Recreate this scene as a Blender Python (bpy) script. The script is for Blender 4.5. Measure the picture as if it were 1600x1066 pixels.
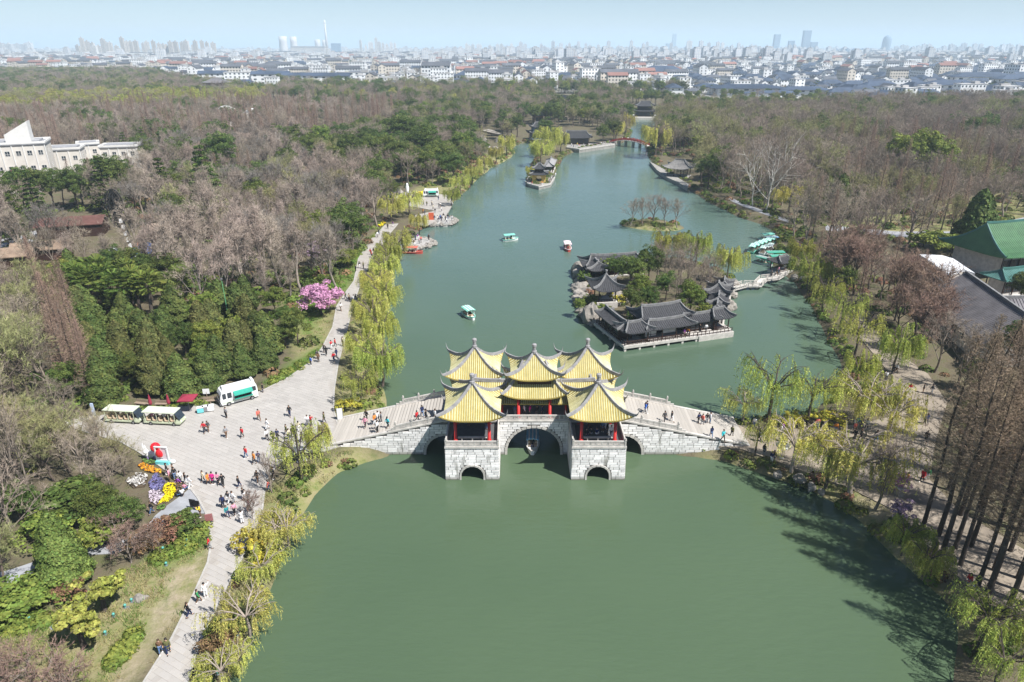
import bpy, bmesh, math, random
import numpy as np
from mathutils import Vector, Matrix
for o in list(bpy.data.objects):
 bpy.data.objects.remove(o)
SC = bpy.context.scene
COL = SC.collection
R = math.radians
# camera, sky, sun, exposure
cam_d = bpy.data.cameras.new('camera')
cam_d.lens = 24.0
cam_d.sensor_width = 36.0
cam_d.clip_start = 1.0
cam_d.clip_end = 60000.0
cam = bpy.data.objects.new('camera', cam_d)
cam.location = (0, 0, 50)
cam.rotation_euler = (R(90 - 23.4), 0, 0)
COL.objects.link(cam)
SC.camera = cam
SUN_EL = 54.0
SUN_DIR = Vector((0.83, -0.56, 0)).normalized()          # horizontal direction towards the sun
world = bpy.data.worlds.new('World')
SC.world = world
world.use_nodes = True
wn, wl = world.node_tree.nodes, world.node_tree.links
wn.clear()
sky = wn.new('ShaderNodeTexSky')
sky.sky_type = 'NISHITA'
sky.sun_disc = False
sky.sun_elevation = R(SUN_EL)
sky.sun_rotation = math.atan2(SUN_DIR.x, SUN_DIR.y)
sky.altitude = 30
sky.air_density = 0.75
sky.dust_density = 0.3
sky.ozone_density = 1.7
bg = wn.new('ShaderNodeBackground')
bg.inputs['Strength'].default_value = 0.07
wo = wn.new('ShaderNodeOutputWorld')
wl.new(sky.outputs[0], bg.inputs[0])
wl.new(bg.outputs[0], wo.inputs[0])
sun_d = bpy.data.lights.new('sun', 'SUN')
sun_d.energy = 5.0
sun_d.angle = R(0.5)
sun_d.color = (1.0, 0.98, 0.95)
sun = bpy.data.objects.new('sun', sun_d)
to_sun = Vector((SUN_DIR.x * math.cos(R(SUN_EL)), SUN_DIR.y * math.cos(R(SUN_EL)), math.sin(R(SUN_EL))))
sun.rotation_euler = to_sun.to_track_quat('Z', 'Y').to_euler()
sun.location = (80, -60, 300)
COL.objects.link(sun)
SC.view_settings.view_transform = 'Standard'
SC.view_settings.look = 'None'
SC.view_settings.exposure = 0.66
SC.view_settings.gamma = 1.0
SC.view_settings.use_curve_mapping = False
cy = SC.cycles
cy.max_bounces = 6
cy.diffuse_bounces = 2
cy.glossy_bounces = 2
cy.transmission_bounces = 3
cy.volume_bounces = 2
cy.transparent_max_bounces = 4
cy.use_denoising = True
cy.denoiser = 'OPENIMAGEDENOISE'
cy.denoising_input_passes = 'RGB_ALBEDO_NORMAL'
cy.caustics_reflective = False
cy.caustics_refractive = False
cy.sample_clamp_indirect = 6.0
# helpers
F_PX, PITCH, CAM_H = 1067.0, R(23.4), 50.0
CT, ST = math.cos(PITCH), math.sin(PITCH)
GZ = 1.2            # level of the park ground above the lake
def G(px, py, z=GZ):
 a, b = px - 800.0, 533.0 - py
 dy = F_PX * CT + b * ST
 dz = -F_PX * ST + b * CT
 k = (z - CAM_H) / dz
 return (a * k, dy * k)
def poly_w(pts, z):
 return [G(x, y, z) for x, y in pts]
def inside(poly, x, y):
 c = False
 n = len(poly)
 j = n - 1
 for i in range(n):
  xi, yi = poly[i]
  xj, yj = poly[j]
  if (yi > y) != (yj > y) and x < (xj - xi) * (y - yi) / (yj - yi) + xi:
   c = not c
  j = i
 return c
def inside_np(poly, X, Y):
 c = np.zeros(X.shape, bool)
 n = len(poly)
 j = n - 1
 for i in range(n):
  xi, yi = poly[i]
  xj, yj = poly[j]
  m = ((yi > Y) != (yj > Y)) & (X < (xj - xi) * (Y - yi) / (yj - yi + 1e-12) + xi)
  c ^= m
  j = i
 return c
def dist_np(poly, X, Y, closed=True):
 d = np.full(X.shape, 1e9)
 n = len(poly)
 for i in range(n if closed else n - 1):
  ax, ay = poly[i]
  bx, by = poly[(i + 1) % n]
  vx, vy = bx - ax, by - ay
  L2 = vx * vx + vy * vy + 1e-9
  t = np.clip(((X - ax) * vx + (Y - ay) * vy) / L2, 0, 1)
  d = np.minimum(d, np.hypot(X - ax - t * vx, Y - ay - t * vy))
 return d
def tag(o, label=None, cat=None, group=None, kind=None):
 if label:
  o['label'] = label
 if cat:
  o['category'] = cat
 if group:
  o['group'] = group
 if kind:
  o['kind'] = kind
 return o
def empty(name, loc=(0, 0, 0), rz=0.0, label=None, cat=None, group=None, sc=1.0):
 o = bpy.data.objects.new(name, None)
 o.empty_display_size = 0.3
 o.location = loc
 o.rotation_euler = (0, 0, rz)
 o.scale = (sc, sc, sc)
 COL.objects.link(o)
 return tag(o, label, cat, group)
KIDS = {}
def link_child(o, parent):
 if parent is not None:
  o.parent = parent
  KIDS.setdefault(parent.name, []).append(o)
 COL.objects.link(o)
 return o
def dup(root, loc, rz=0.0, sc=1.0, label=None, group=None, mats=None, rx=0.0):
 r = root.copy()
 COL.objects.link(r)
 r.location = loc
 r.rotation_euler = (rx, 0, rz)
 r.scale = sc if isinstance(sc, tuple) else (sc, sc, sc)
 if label:
  r['label'] = label
 if group:
  r['group'] = group
 for ch in list(KIDS.get(root.name, ())):
  c = ch.copy()
  link_child(c, r)
  for g in list(KIDS.get(ch.name, ())):
   d = g.copy()
   link_child(d, c)
 return r
class MB:
 def __init__(s):
  s.v, s.f, s.m = [], [], []
  s.mi = 0
 def add(s, vs, fs):
  o = len(s.v)
  s.v.extend([tuple(p) for p in vs])
  for f in fs:
   s.f.append(tuple(i + o for i in f))
   s.m.append(s.mi)
 def box(s, c, d, rz=0.0, top=1.0, topy=None):
  ca, sa = math.cos(rz), math.sin(rz)
  ty = top if topy is None else topy
  vs = []
  for z in (-1, 1):
   kx, ky = (1, 1) if z < 0 else (top, ty)
   for x, y in ((-1, -1), (1, -1), (1, 1), (-1, 1)):
    X, Y = x * d[0] / 2 * kx, y * d[1] / 2 * ky
    vs.append((c[0] + X * ca - Y * sa, c[1] + X * sa + Y * ca, c[2] + z * d[2] / 2))
  s.add(vs, [(3, 2, 1, 0), (4, 5, 6, 7), (0, 1, 5, 4), (1, 2, 6, 5), (2, 3, 7, 6), (3, 0, 4, 7)])
 def beam(s, p0, p1, w, h=None):
  h = w if h is None else h
  p0, p1 = Vector(p0), Vector(p1)
  d = (p1 - p0)
  if d.length < 1e-6:
   return
  d.normalize()
  up = Vector((0, 0, 1)) if abs(d.z) < 0.95 else Vector((0, 1, 0))
  x = d.cross(up).normalized()
  y = x.cross(d).normalized()
  vs = []
  for p in (p0, p1):
   for a, b in ((-1, -1), (1, -1), (1, 1), (-1, 1)):
    vs.append(p + x * (a * w / 2) + y * (b * h / 2))
  s.add(vs, [(0, 1, 2, 3), (7, 6, 5, 4), (0, 4, 5, 1), (1, 5, 6, 2), (2, 6, 7, 3), (3, 7, 4, 0)])
 def tube(s, pts, rad, n=6, cap=True):
  pts = [Vector(p) for p in pts]
  if not hasattr(rad, '__len__'):
   rad = [rad] * len(pts)
  vs, fs = [], []
  for i, p in enumerate(pts):
   d = (pts[min(i + 1, len(pts) - 1)] - pts[max(i - 1, 0)])
   d = d.normalized() if d.length > 1e-9 else Vector((0, 0, 1))
   up = Vector((0, 0, 1)) if abs(d.z) < 0.95 else Vector((0, 1, 0))
   x = d.cross(up).normalized()
   y = x.cross(d).normalized()
   for k in range(n):
    a = 2 * math.pi * k / n
    vs.append(p + x * (math.cos(a) * rad[i]) + y * (math.sin(a) * rad[i]))
  for i in range(len(pts) - 1):
   for k in range(n):
    a, b = i * n + k, i * n + (k + 1) % n
    fs.append((a, a + n, b + n, b))
  if cap:
   fs.append(tuple(range(n)))
   fs.append(tuple(range((len(pts) - 1) * n + n - 1, (len(pts) - 1) * n - 1, -1)))
  s.add(vs, fs)
 def lathe(s, prof, c=(0, 0, 0), n=10):
  vs, fs = [], []
  for r, z in prof:
   for k in range(n):
    a = 2 * math.pi * k / n
    vs.append((c[0] + r * math.cos(a), c[1] + r * math.sin(a), c[2] + z))
  for i in range(len(prof) - 1):
   for k in range(n):
    a, b = i * n + k, i * n + (k + 1) % n
    fs.append((a, b, b + n, a + n))
  fs.append(tuple(range(n - 1, -1, -1)))
  fs.append(tuple(range((len(prof) - 1) * n, len(prof) * n)))
  s.add(vs, fs)
 def prism(s, poly, z0, z1):
  n = len(poly)
  ar = sum(poly[i][0] * poly[(i + 1) % n][1] - poly[(i + 1) % n][0] * poly[i][1] for i in range(n))
  if ar < 0:
   poly = poly[::-1]
  vs = [(x, y, z0) for x, y in poly] + [(x, y, z1) for x, y in poly]
  fs = [tuple(range(n - 1, -1, -1)), tuple(range(n, 2 * n))]
  fs += [(i, (i + 1) % n, (i + 1) % n + n, i + n) for i in range(n)]
  s.add(vs, fs)
 def grid(s, rows):
  n = len(rows[0])
  vs = [p for r in rows for p in r]
  fs = []
  for i in range(len(rows) - 1):
   for k in range(n - 1):
    a = i * n + k
    fs.append((a, a + 1, a + n + 1, a + n))
  s.add(vs, fs)
 def ball(s, c, r, n=8, m=5, sq=(1, 1, 1)):
  vs, fs = [], []
  for i in range(m + 1):
   t = math.pi * i / m
   for k in range(n):
    a = 2 * math.pi * k / n
    vs.append((c[0] + r * sq[0] * math.sin(t) * math.cos(a), c[1] + r * sq[1] * math.sin(t) * math.sin(a),
                           c[2] - r * sq[2] * math.cos(t)))
  for i in range(m):
   for k in range(n):
    a, b = i * n + k, i * n + (k + 1) % n
    fs.append((a, b, b + n, a + n))
  s.add(vs, fs)
 def mesh(s, name, mats, smooth=False):
  me = bpy.data.meshes.new(name)
  me.from_pydata(s.v, [], s.f)
  mats = mats if isinstance(mats, (list, tuple)) else [mats]
  for m in mats:
   me.materials.append(m)
  if len(mats) > 1:
   me.polygons.foreach_set('material_index', s.m)
  if smooth:
   me.polygons.foreach_set('use_smooth', [True] * len(me.polygons))
  me.validate()
  me.update()
  return me
 def build(s, name, mats, parent=None, loc=(0, 0, 0), rz=0.0, smooth=False):
  o = bpy.data.objects.new(name, s.mesh(name, mats, smooth))
  o.location = loc
  o.rotation_euler = (0, 0, rz)
  return link_child(o, parent)
def inst(name, me, parent, loc=(0, 0, 0), rz=0.0, sc=(1, 1, 1)):
 o = bpy.data.objects.new(name, me)
 o.location = loc
 o.rotation_euler = (0, 0, rz)
 o.scale = sc
 return link_child(o, parent)
# materials
MATS = {}
def mat(name, col, rough=0.8, var=0.25, scale=1.0, bump=0.0, rand=0.0, spec=0.3, metal=0.0, hue=0.0, col2=None, trans=0.0,
  detail=4.0, dist=0.05, isle=0.0):
 if name in MATS:
  return MATS[name]
 m = bpy.data.materials.new(name)
 m.use_nodes = True
 nt = m.node_tree
 n, l = nt.nodes, nt.links
 b = n['Principled BSDF']
 b.inputs['Roughness'].default_value = rough
 b.inputs['Metallic'].default_value = metal
 b.inputs['Specular IOR Level'].default_value = spec
 tc = n.new('ShaderNodeTexCoord')
 nz = n.new('ShaderNodeTexNoise')
 nz.inputs['Scale'].default_value = scale
 nz.inputs['Detail'].default_value = detail
 nz.inputs['Roughness'].default_value = 0.6
 l.new(tc.outputs['Object'], nz.inputs['Vector'])
 mx = n.new('ShaderNodeMix')
 mx.data_type = 'RGBA'
 c2 = col2 if col2 else tuple(min(1, c * (1 + var)) for c in col)
 c1 = col if col2 else tuple(c * (1 - var) for c in col)
 mx.inputs['A'].default_value = (*c1, 1)
 mx.inputs['B'].default_value = (*c2, 1)
 rmp = n.new('ShaderNodeMapRange')
 rmp.inputs['From Min'].default_value = 0.3
 rmp.inputs['From Max'].default_value = 0.7
 l.new(nz.outputs['Fac'], rmp.inputs['Value'])
 l.new(rmp.outputs['Result'], mx.inputs['Factor'])
 out = mx.outputs['Result']
 if rand or hue:
  oi = n.new('ShaderNodeObjectInfo')
  hs = n.new('ShaderNodeHueSaturation')
  mr = n.new('ShaderNodeMapRange')
  mr.inputs['To Min'].default_value = 1 - rand
  mr.inputs['To Max'].default_value = 1 + rand
  l.new(oi.outputs['Random'], mr.inputs['Value'])
  l.new(mr.outputs['Result'], hs.inputs['Value'])
  if hue:
   ml = n.new('ShaderNodeMath')
   ml.operation = 'MULTIPLY'
   ml.inputs[1].default_value = 7.31
   fr = n.new('ShaderNodeMath')
   fr.operation = 'FRACT'
   l.new(oi.outputs['Random'], ml.inputs[0])
   l.new(ml.outputs[0], fr.inputs[0])
   m2 = n.new('ShaderNodeMapRange')
   m2.inputs['To Min'].default_value = 0.5 - hue
   m2.inputs['To Max'].default_value = 0.5 + hue
   l.new(fr.outputs[0], m2.inputs['Value'])
   l.new(m2.outputs['Result'], hs.inputs['Hue'])
  l.new(out, hs.inputs['Color'])
  out = hs.outputs['Color']
 if isle:
  ge = n.new('ShaderNodeNewGeometry')
  h2 = n.new('ShaderNodeHueSaturation')
  for sock, lo, hi, k in (('Value', 1 - isle, 1 + isle, 1.0), ('Hue', .5 - isle * .05, .5 + isle * .05, 5.7)):
   mk = n.new('ShaderNodeMath')
   mk.operation = 'MULTIPLY'
   mk.inputs[1].default_value = k
   fk = n.new('ShaderNodeMath')
   fk.operation = 'FRACT'
   rk = n.new('ShaderNodeMapRange')
   rk.inputs['To Min'].default_value = lo
   rk.inputs['To Max'].default_value = hi
   l.new(ge.outputs['Random Per Island'], mk.inputs[0])
   l.new(mk.outputs[0], fk.inputs[0])
   l.new(fk.outputs[0], rk.inputs['Value'])
   l.new(rk.outputs[0], h2.inputs[sock])
  l.new(out, h2.inputs['Color'])
  out = h2.outputs['Color']
 l.new(out, b.inputs['Base Color'])
 if bump:
  bp = n.new('ShaderNodeBump')
  bp.inputs['Strength'].default_value = bump
  bp.inputs['Distance'].default_value = dist
  l.new(nz.outputs['Fac'], bp.inputs['Height'])
  l.new(bp.outputs['Normal'], b.inputs['Normal'])
 if trans:
  tr = n.new('ShaderNodeBsdfTranslucent')
  l.new(out, tr.inputs['Color'])
  ms = n.new('ShaderNodeMixShader')
  ms.inputs[0].default_value = trans
  l.new(b.outputs[0], ms.inputs[1])
  l.new(tr.outputs[0], ms.inputs[2])
  l.new(ms.outputs[0], n['Material Output'].inputs['Surface'])
 MATS[name] = m
 return m
M_STONE = mat('pale_stone', (0.50, 0.47, 0.43), 0.85, 0.22, 1.3, 0.25)
M_BLOCK = mat('stone_blocks', (0.80, 0.77, 0.745), 0.85, 0.14, 0.9, 0.3, rand=0.14)
M_JOINT = mat('dark_joint', (0.16, 0.15, 0.14), 0.9, 0.3, 2.0)
M_STEP = mat('worn_steps', (0.42, 0.385, 0.34), 0.9, 0.22, 0.8, 0.2, rand=0.1)
M_RED = mat('red_lacquer', (0.52, 0.025, 0.02), 0.4, 0.12, 3.0, spec=0.5)
M_YTILE = mat('yellow_glazed_tile', (0.47, 0.445, 0.215), 0.5, 0.16, 0.7, spec=0.4, col2=(0.67, 0.645, 0.40), isle=0.1)
M_YGAP = mat('shaded_pan_tile', (0.34, 0.26, 0.07), 0.6, 0.2, 2.0)  # pan tiles coloured darker than the ribs, shade in the gaps painted in
M_RIDGE = mat('grey_ridge', (0.29, 0.28, 0.28), 0.8, 0.25, 2.0)
M_DTILE = mat('dark_tile', (0.05, 0.05, 0.054), 0.75, 0.3, 2.0, rand=0.1)
M_DRIDGE = mat('dark_roof_ridge', (0.20, 0.197, 0.195), 0.8, 0.3, 2.0)
M_DWOOD = mat('dark_wood', (0.045, 0.022, 0.016), 0.6, 0.3, 4.0)
M_PLASTER = mat('white_plaster', (0.72, 0.70, 0.66), 0.9, 0.08, 0.6, rand=0.05)
M_GLASS = mat('dark_glass', (0.03, 0.04, 0.05), 0.12, 0.2, 1.0, spec=0.6)
M_ROCK = mat('garden_rock', (0.27, 0.245, 0.215), 0.9, 0.35, 1.2, 0.6, rand=0.15, dist=0.2)
M_SOFFIT = mat('dark_soffit', (0.06, 0.045, 0.035), 0.8, 0.3, 3.0)
M_WHITE = mat('white_paint', (0.80, 0.80, 0.78), 0.35, 0.03, 1.0, spec=0.5)
M_BLACK = mat('black_rubber', (0.02, 0.02, 0.02), 0.8, 0.2, 3.0)
M_METAL = mat('grey_metal', (0.35, 0.35, 0.36), 0.45, 0.15, 3.0, metal=0.6)
M_TERR = mat('weathered_terrace', (0.30, 0.285, 0.26), 0.9, 0.3, 0.7, 0.3)
nt = M_BLOCK.node_tree
n, l = nt.nodes, nt.links
B = n['Principled BSDF']
src = B.inputs['Base Color'].links[0].from_socket
ge = n.new('ShaderNodeNewGeometry')
sz = n.new('ShaderNodeSeparateXYZ')
l.new(ge.outputs['Position'], sz.inputs[0])
nz = n.new('ShaderNodeTexNoise')
nz.inputs['Scale'].default_value = 1.1
nz.inputs['Detail'].default_value = 6
mp = n.new('ShaderNodeMapping')
mp.inputs['Scale'].default_value = (1.6, 1.6, 0.35)
l.new(ge.outputs['Position'], mp.inputs['Vector'])
l.new(mp.outputs[0], nz.inputs['Vector'])
wm = n.new('ShaderNodeMapRange')
wm.inputs['From Min'].default_value = 0.55
wm.inputs['From Max'].default_value = 0.05
l.new(sz.outputs[2], wm.inputs['Value'])
st = n.new('ShaderNodeMapRange')
st.inputs['From Min'].default_value = 0.56
st.inputs['From Max'].default_value = 0.72
st.inputs['To Max'].default_value = 0.75
l.new(nz.outputs['Fac'], st.inputs['Value'])
mxx = n.new('ShaderNodeMath')
mxx.operation = 'MAXIMUM'
l.new(wm.outputs[0], mxx.inputs[0])
l.new(st.outputs[0], mxx.inputs[1])
mm = n.new('ShaderNodeMix')
mm.data_type = 'RGBA'
l.new(mxx.outputs[0], mm.inputs['Factor'])
l.new(src, mm.inputs['A'])
mm.inputs['B'].default_value = (0.20, 0.19, 0.155, 1)
l.new(mm.outputs['Result'], B.inputs['Base Color'])
# lake outline, islands, land
LAKE_PX = [(280, 1250), (330, 1150), (365, 1066), (385, 1010), (408, 960), (425, 905), (440, 860), (462, 810), (490, 772), (530, 737),
           (570, 722), (613, 713), (612, 690), (607, 658), (600, 640), (592, 600), (597, 560), (600, 520), (604, 480), (607, 440),
           (612, 405), (628, 392), (652, 384), (648, 366), (664, 354), (690, 345), (703, 322), (735, 291), (768, 263), (797, 247),
           (805, 240), (800, 230), (815, 224), (836, 223), (841, 232), (838, 244), (828, 262), (822, 278), (824, 289), (842, 293),
           (860, 289), (868, 268), (880, 246), (895, 238), (930, 232), (960, 226), (982, 221), (987, 205), (985, 192), (984, 183), (1030, 183),
           (1022, 199), (1012, 213), (1008, 228), (1015, 247), (1026, 264), (1042, 277), (1060, 284), (1080, 298), (1110, 318),
           (1150, 338), (1190, 351), (1208, 362), (1205, 378), (1206, 395), (1204, 412), (1214, 424), (1232, 432), (1246, 442), (1262, 470),
           (1275, 500), (1300, 540), (1318, 575), (1310, 618), (1270, 642), (1200, 657), (1140, 659), (1090, 665), (1075, 690),
           (1050, 712), (1090, 714), (1130, 722), (1165, 735), (1210, 750), (1260, 765), (1300, 785), (1340, 810), (1370, 840),
           (1400, 870), (1440, 905), (1480, 940), (1505, 975), (1510, 1010), (1500, 1066), (1480, 1150), (1440, 1250)]
LAKE = poly_w(LAKE_PX, 0)
ISLE = poly_w([(900, 470), (905, 448), (905, 418), (915, 404), (960, 402), (1010, 404), (1070, 408), (1120, 424), (1150, 438), (1146, 458),
               (1138, 480), (1134, 496), (1122, 512), (1050, 526), (985, 535), (950, 519), (938, 508), (918, 500), (904, 484)], 0)
ISLET = poly_w([(969, 350), (985, 346), (1015, 345), (1045, 349), (1064, 354), (1066, 358), (1050, 361), (1020, 360), (990, 357), (972, 353)], 0)
LAWN = [poly_w(p, GZ) for p in (
 [(250, 870), (330, 815), (328, 850), (300, 930), (250, 1020), (210, 1066), (60, 1100), (0, 1066), (0, 960), (60, 960), (130, 930), (200, 890)],
 [(150, 655), (200, 640), (330, 626), (430, 602), (500, 545), (485, 575), (440, 600), (330, 632)],
 [(415, 770), (470, 730), (540, 705), (600, 705), (520, 740), (470, 800), (430, 870), (370, 1000), (320, 1090), (280, 1090), (360, 940), (400, 830)],
 [(530, 540), (560, 470), (600, 380), (625, 360), (615, 430), (605, 560), (605, 660), (535, 668)],
 [(1100, 700), (1200, 715), (1300, 745), (1420, 800), (1440, 830), (1500, 960), (1440, 900), (1340, 810), (1200, 748)],
 [(1290, 330), (1600, 300), (1600, 345), (1440, 375), (1300, 355)],
 [(440, 470), (520, 450), (560, 395), (600, 345), (610, 352), (560, 410), (528, 480), (505, 545), (470, 560)],
 [(969, 350), (1015, 345), (1064, 354), (1050, 361), (990, 357)],
 [(640, 300), (760, 240), (800, 235), (800, 250), (730, 292), (690, 312)])]
SANDY = [poly_w(p, GZ) for p in (
 [(330, 850), (300, 925), (245, 1010), (215, 1080), (175, 1080), (230, 960), (290, 880)],
 [(1340, 780), (1440, 790), (1600, 850), (1600, 960), (1530, 940), (1400, 830)])]
GREEN = [poly_w(p, GZ) for p in (
 [(480, 520), (520, 470), (548, 440), (575, 380), (560, 385), (530, 430), (480, 450), (455, 480)],
 [(230, 870), (328, 818), (322, 850), (250, 885)], [(410, 600), (500, 545), (490, 570), (440, 600)], [(200, 640), (330, 626), (330, 634), (200, 648)],
 [(0, 965), (60, 960), (80, 975), (0, 1000)], [(195, 1000), (225, 975), (215, 1010), (165, 1050)],
 [(560, 395), (600, 352), (590, 372), (565, 410)])]
def land_sd(X, Y):
 d = dist_np(LAKE, X, Y)
 s = np.where(inside_np(LAKE, X, Y), -d, d)
 for p in (ISLE, ISLET):
  di = dist_np(p, X, Y)
  s = np.maximum(s, np.where(inside_np(p, X, Y), di, -di))
 return s
_rng = np.random.default_rng(5)
_nz = [(_rng.uniform(-1, 1, 2) * k, _rng.uniform(0, 6.28), k) for k in (0.12, 0.25, 0.5, 0.9, 1.4) for _ in range(4)]
def wob(X, Y):
 r = 0
 for (kx, ky), ph, k in _nz:
  r = r + np.sin(X * kx + Y * ky + ph) * (0.35 / (0.4 + k))
 return r / 4
def ground_z(x, y):
 X, Y = np.array([x], float), np.array([y], float)
 d = land_sd(X, Y)[0]
 return float(np.interp(d, [-3, 0, 2.2], [-1.6, 0.0, GZ]))
# ground: one sheet from below the picture to the horizon, dipping under the lake
yrows = list(-150 + np.geomspace(90, 900, 440)) + list(-150 + np.geomspace(930, 22000, 60))
ts = np.linspace(-1.0, 1.0, 400)
YY, TT = np.meshgrid(np.array(yrows), ts, indexing='ij')
XX = TT * (YY + 150)
SD = np.full(XX.shape, 50.0)
near = (YY < 760) & (np.abs(XX) < 420)
SD[near] = land_sd(XX[near], YY[near])
W = wob(XX, YY)
SDW = SD + W * 0.8 * (np.abs(SD) < 3)
ZZ = np.interp(SDW, [-3, 0, 2.2], [-1.6, 0.0, GZ])
ZZ = np.where(SD > 4, GZ + 0.0 * W, ZZ)
nr, nc = XX.shape
verts = np.stack([XX, YY, ZZ], -1).reshape(-1, 3)
ii = np.arange(nr * nc).reshape(nr, nc)
faces = np.stack([ii[:-1, :-1], ii[:-1, 1:], ii[1:, 1:], ii[1:, :-1]], -1).reshape(-1, 4)
me = bpy.data.meshes.new('ground')
me.from_pydata(verts.tolist(), [], faces.tolist())
me.polygons.foreach_set('use_smooth', [True] * len(me.polygons))
def soft(polys, fade):
 r = np.zeros(XX.shape)
 m = (YY < 420) & (np.abs(XX) < 330)
 for p in polys:
  x, y = XX[m], YY[m]
  d = dist_np(p, x, y)
  s = np.where(inside_np(p, x, y), d, -d)
  v = np.clip(0.5 + s / fade + W[m] * 0.6, 0, 1)
  r[m] = np.maximum(r[m], v)
 return r
lawn, sandy, green = soft(LAWN, 3.0), soft(SANDY, 2.5), soft(GREEN, 2.5)
urban = np.clip((YY - np.interp(XX / YY * 1150 + 800, [0, 220, 320, 450, 640, 1030, 1080, 1700], [1370, 1360, 970, 900, 830, 800, 580, 580])) / 40 + 0.25 * W, 0, 1)
ca = me.color_attributes.new('cover', 'FLOAT_COLOR', 'POINT')
ca.data.foreach_set('color', np.stack([lawn, sandy, green, urban], -1).reshape(-1).astype(np.float32))
m = bpy.data.materials.new('park_ground')
m.use_nodes = True
nt = m.node_tree
n, l = nt.nodes, nt.links
B = n['Principled BSDF']
B.inputs['Roughness'].default_value = 0.95
B.inputs['Specular IOR Level'].default_value = 0.1
tc = n.new('ShaderNodeTexCoord')
def noise(scale, detail=6, rough=0.6):
 q = n.new('ShaderNodeTexNoise')
 q.inputs['Scale'].default_value = scale
 q.inputs['Detail'].default_value = detail
 q.inputs['Roughness'].default_value = rough
 l.new(tc.outputs['Object'], q.inputs['Vector'])
 return q.outputs['Fac']
def ramp(fac, stops):
 q = n.new('ShaderNodeValToRGB')
 e = q.color_ramp.elements
 e[0].position, e[0].color = stops[0][0], (*stops[0][1], 1)
 e[1].position, e[1].color = stops[-1][0], (*stops[-1][1], 1)
 for p, c in stops[1:-1]:
  k = e.new(p)
  k.color = (*c, 1)
 l.new(fac, q.inputs[0])
 return q.outputs[0]
def mixc(f, a, b):
 q = n.new('ShaderNodeMix')
 q.data_type = 'RGBA'
 l.new(f, q.inputs['Factor'])
 l.new(a, q.inputs['A'])
 l.new(b, q.inputs['B'])
 return q.outputs['Result']
litter = ramp(noise(0.35, 9, 0.7), [(0.3, (0.07, 0.062, 0.04)), (0.5, (0.145, 0.12, 0.08)), (0.7, (0.10, 0.115, 0.045))])
grass = ramp(noise(0.45, 9, 0.72), [(0.34, (0.10, 0.15, 0.035)), (0.46, (0.22, 0.22, 0.09)), (0.6, (0.29, 0.25, 0.14)), (0.75, (0.17, 0.19, 0.06))])
sand = ramp(noise(0.9, 8, 0.7), [(0.3, (0.30, 0.24, 0.165)), (0.7, (0.44, 0.37, 0.27))])
lush = ramp(noise(1.2, 8, 0.7), [(0.3, (0.06, 0.12, 0.02)), (0.7, (0.14, 0.24, 0.035))])
town = ramp(noise(0.02, 6), [(0.35, (0.16, 0.17, 0.10)), (0.5, (0.25, 0.245, 0.23)), (0.65, (0.33, 0.32, 0.30))])
va = n.new('ShaderNodeVertexColor')
va.layer_name = 'cover'
sp = n.new('ShaderNodeSeparateColor')
l.new(va.outputs['Color'], sp.inputs[0])
c = mixc(sp.outputs[0], litter, grass)
pq = n.new('ShaderNodeMapRange')
pq.inputs['From Min'].default_value = 0.38
pq.inputs['From Max'].default_value = 0.58
l.new(noise(0.5, 9, 0.75), pq.inputs['Value'])
pm = n.new('ShaderNodeMath')
pm.operation = 'MULTIPLY'
l.new(pq.outputs[0], pm.inputs[0])
l.new(sp.outputs[1], pm.inputs[1])
c = mixc(pm.outputs[0], c, sand)
c = mixc(sp.outputs[2], c, lush)
c = mixc(va.outputs['Alpha'], c, town)
l.new(c, B.inputs['Base Color'])
bp = n.new('ShaderNodeBump')
bp.inputs['Strength'].default_value = 0.7
bp.inputs['Distance'].default_value = 0.25
l.new(noise(2.5, 8, 0.7), bp.inputs['Height'])
l.new(bp.outputs['Normal'], B.inputs['Normal'])
me.materials.append(m)
ground = bpy.data.objects.new('ground', me)
COL.objects.link(ground)
tag(ground, 'brown leaf-littered park ground with patchy dry and green lawns', kind='structure')
# water
m = bpy.data.materials.new('lake_water')
m.use_nodes = True
nt = m.node_tree
n, l = nt.nodes, nt.links
B = n['Principled BSDF']
B.inputs['Roughness'].default_value = 0.09
B.inputs['IOR'].default_value = 1.333
B.inputs['Specular IOR Level'].default_value = 0.5
tc = n.new('ShaderNodeTexCoord')
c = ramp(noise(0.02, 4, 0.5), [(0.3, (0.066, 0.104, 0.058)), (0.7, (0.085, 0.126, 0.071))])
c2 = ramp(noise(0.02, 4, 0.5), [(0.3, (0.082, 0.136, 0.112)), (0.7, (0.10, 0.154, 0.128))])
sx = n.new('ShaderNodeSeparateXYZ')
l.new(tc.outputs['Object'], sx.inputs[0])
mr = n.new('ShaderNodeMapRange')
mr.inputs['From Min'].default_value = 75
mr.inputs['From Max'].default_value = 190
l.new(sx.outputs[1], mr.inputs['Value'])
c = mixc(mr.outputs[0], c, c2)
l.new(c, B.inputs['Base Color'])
mp = n.new('ShaderNodeMapping')
mp.inputs['Scale'].default_value = (0.55, 1.5, 1)
mp.inputs['Rotation'].default_value = (0, 0, 0.25)
l.new(tc.outputs['Object'], mp.inputs['Vector'])
q1 = n.new('ShaderNodeTexNoise')
q1.inputs['Scale'].default_value = 0.9
q1.inputs['Detail'].default_value = 5
l.new(mp.outputs[0], q1.inputs['Vector'])
q2 = n.new('ShaderNodeTexNoise')
q2.inputs['Scale'].default_value = 0.06
q2.inputs['Detail'].default_value = 3
l.new(tc.outputs['Object'], q2.inputs['Vector'])
ml = n.new('ShaderNodeMath')
ml.operation = 'MULTIPLY'
l.new(q1.outputs['Fac'], ml.inputs[0])
l.new(q2.outputs['Fac'], ml.inputs[1])
bp = n.new('ShaderNodeBump')
bp.inputs['Strength'].default_value = 0.6
bp.inputs['Distance'].default_value = 0.22
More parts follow.
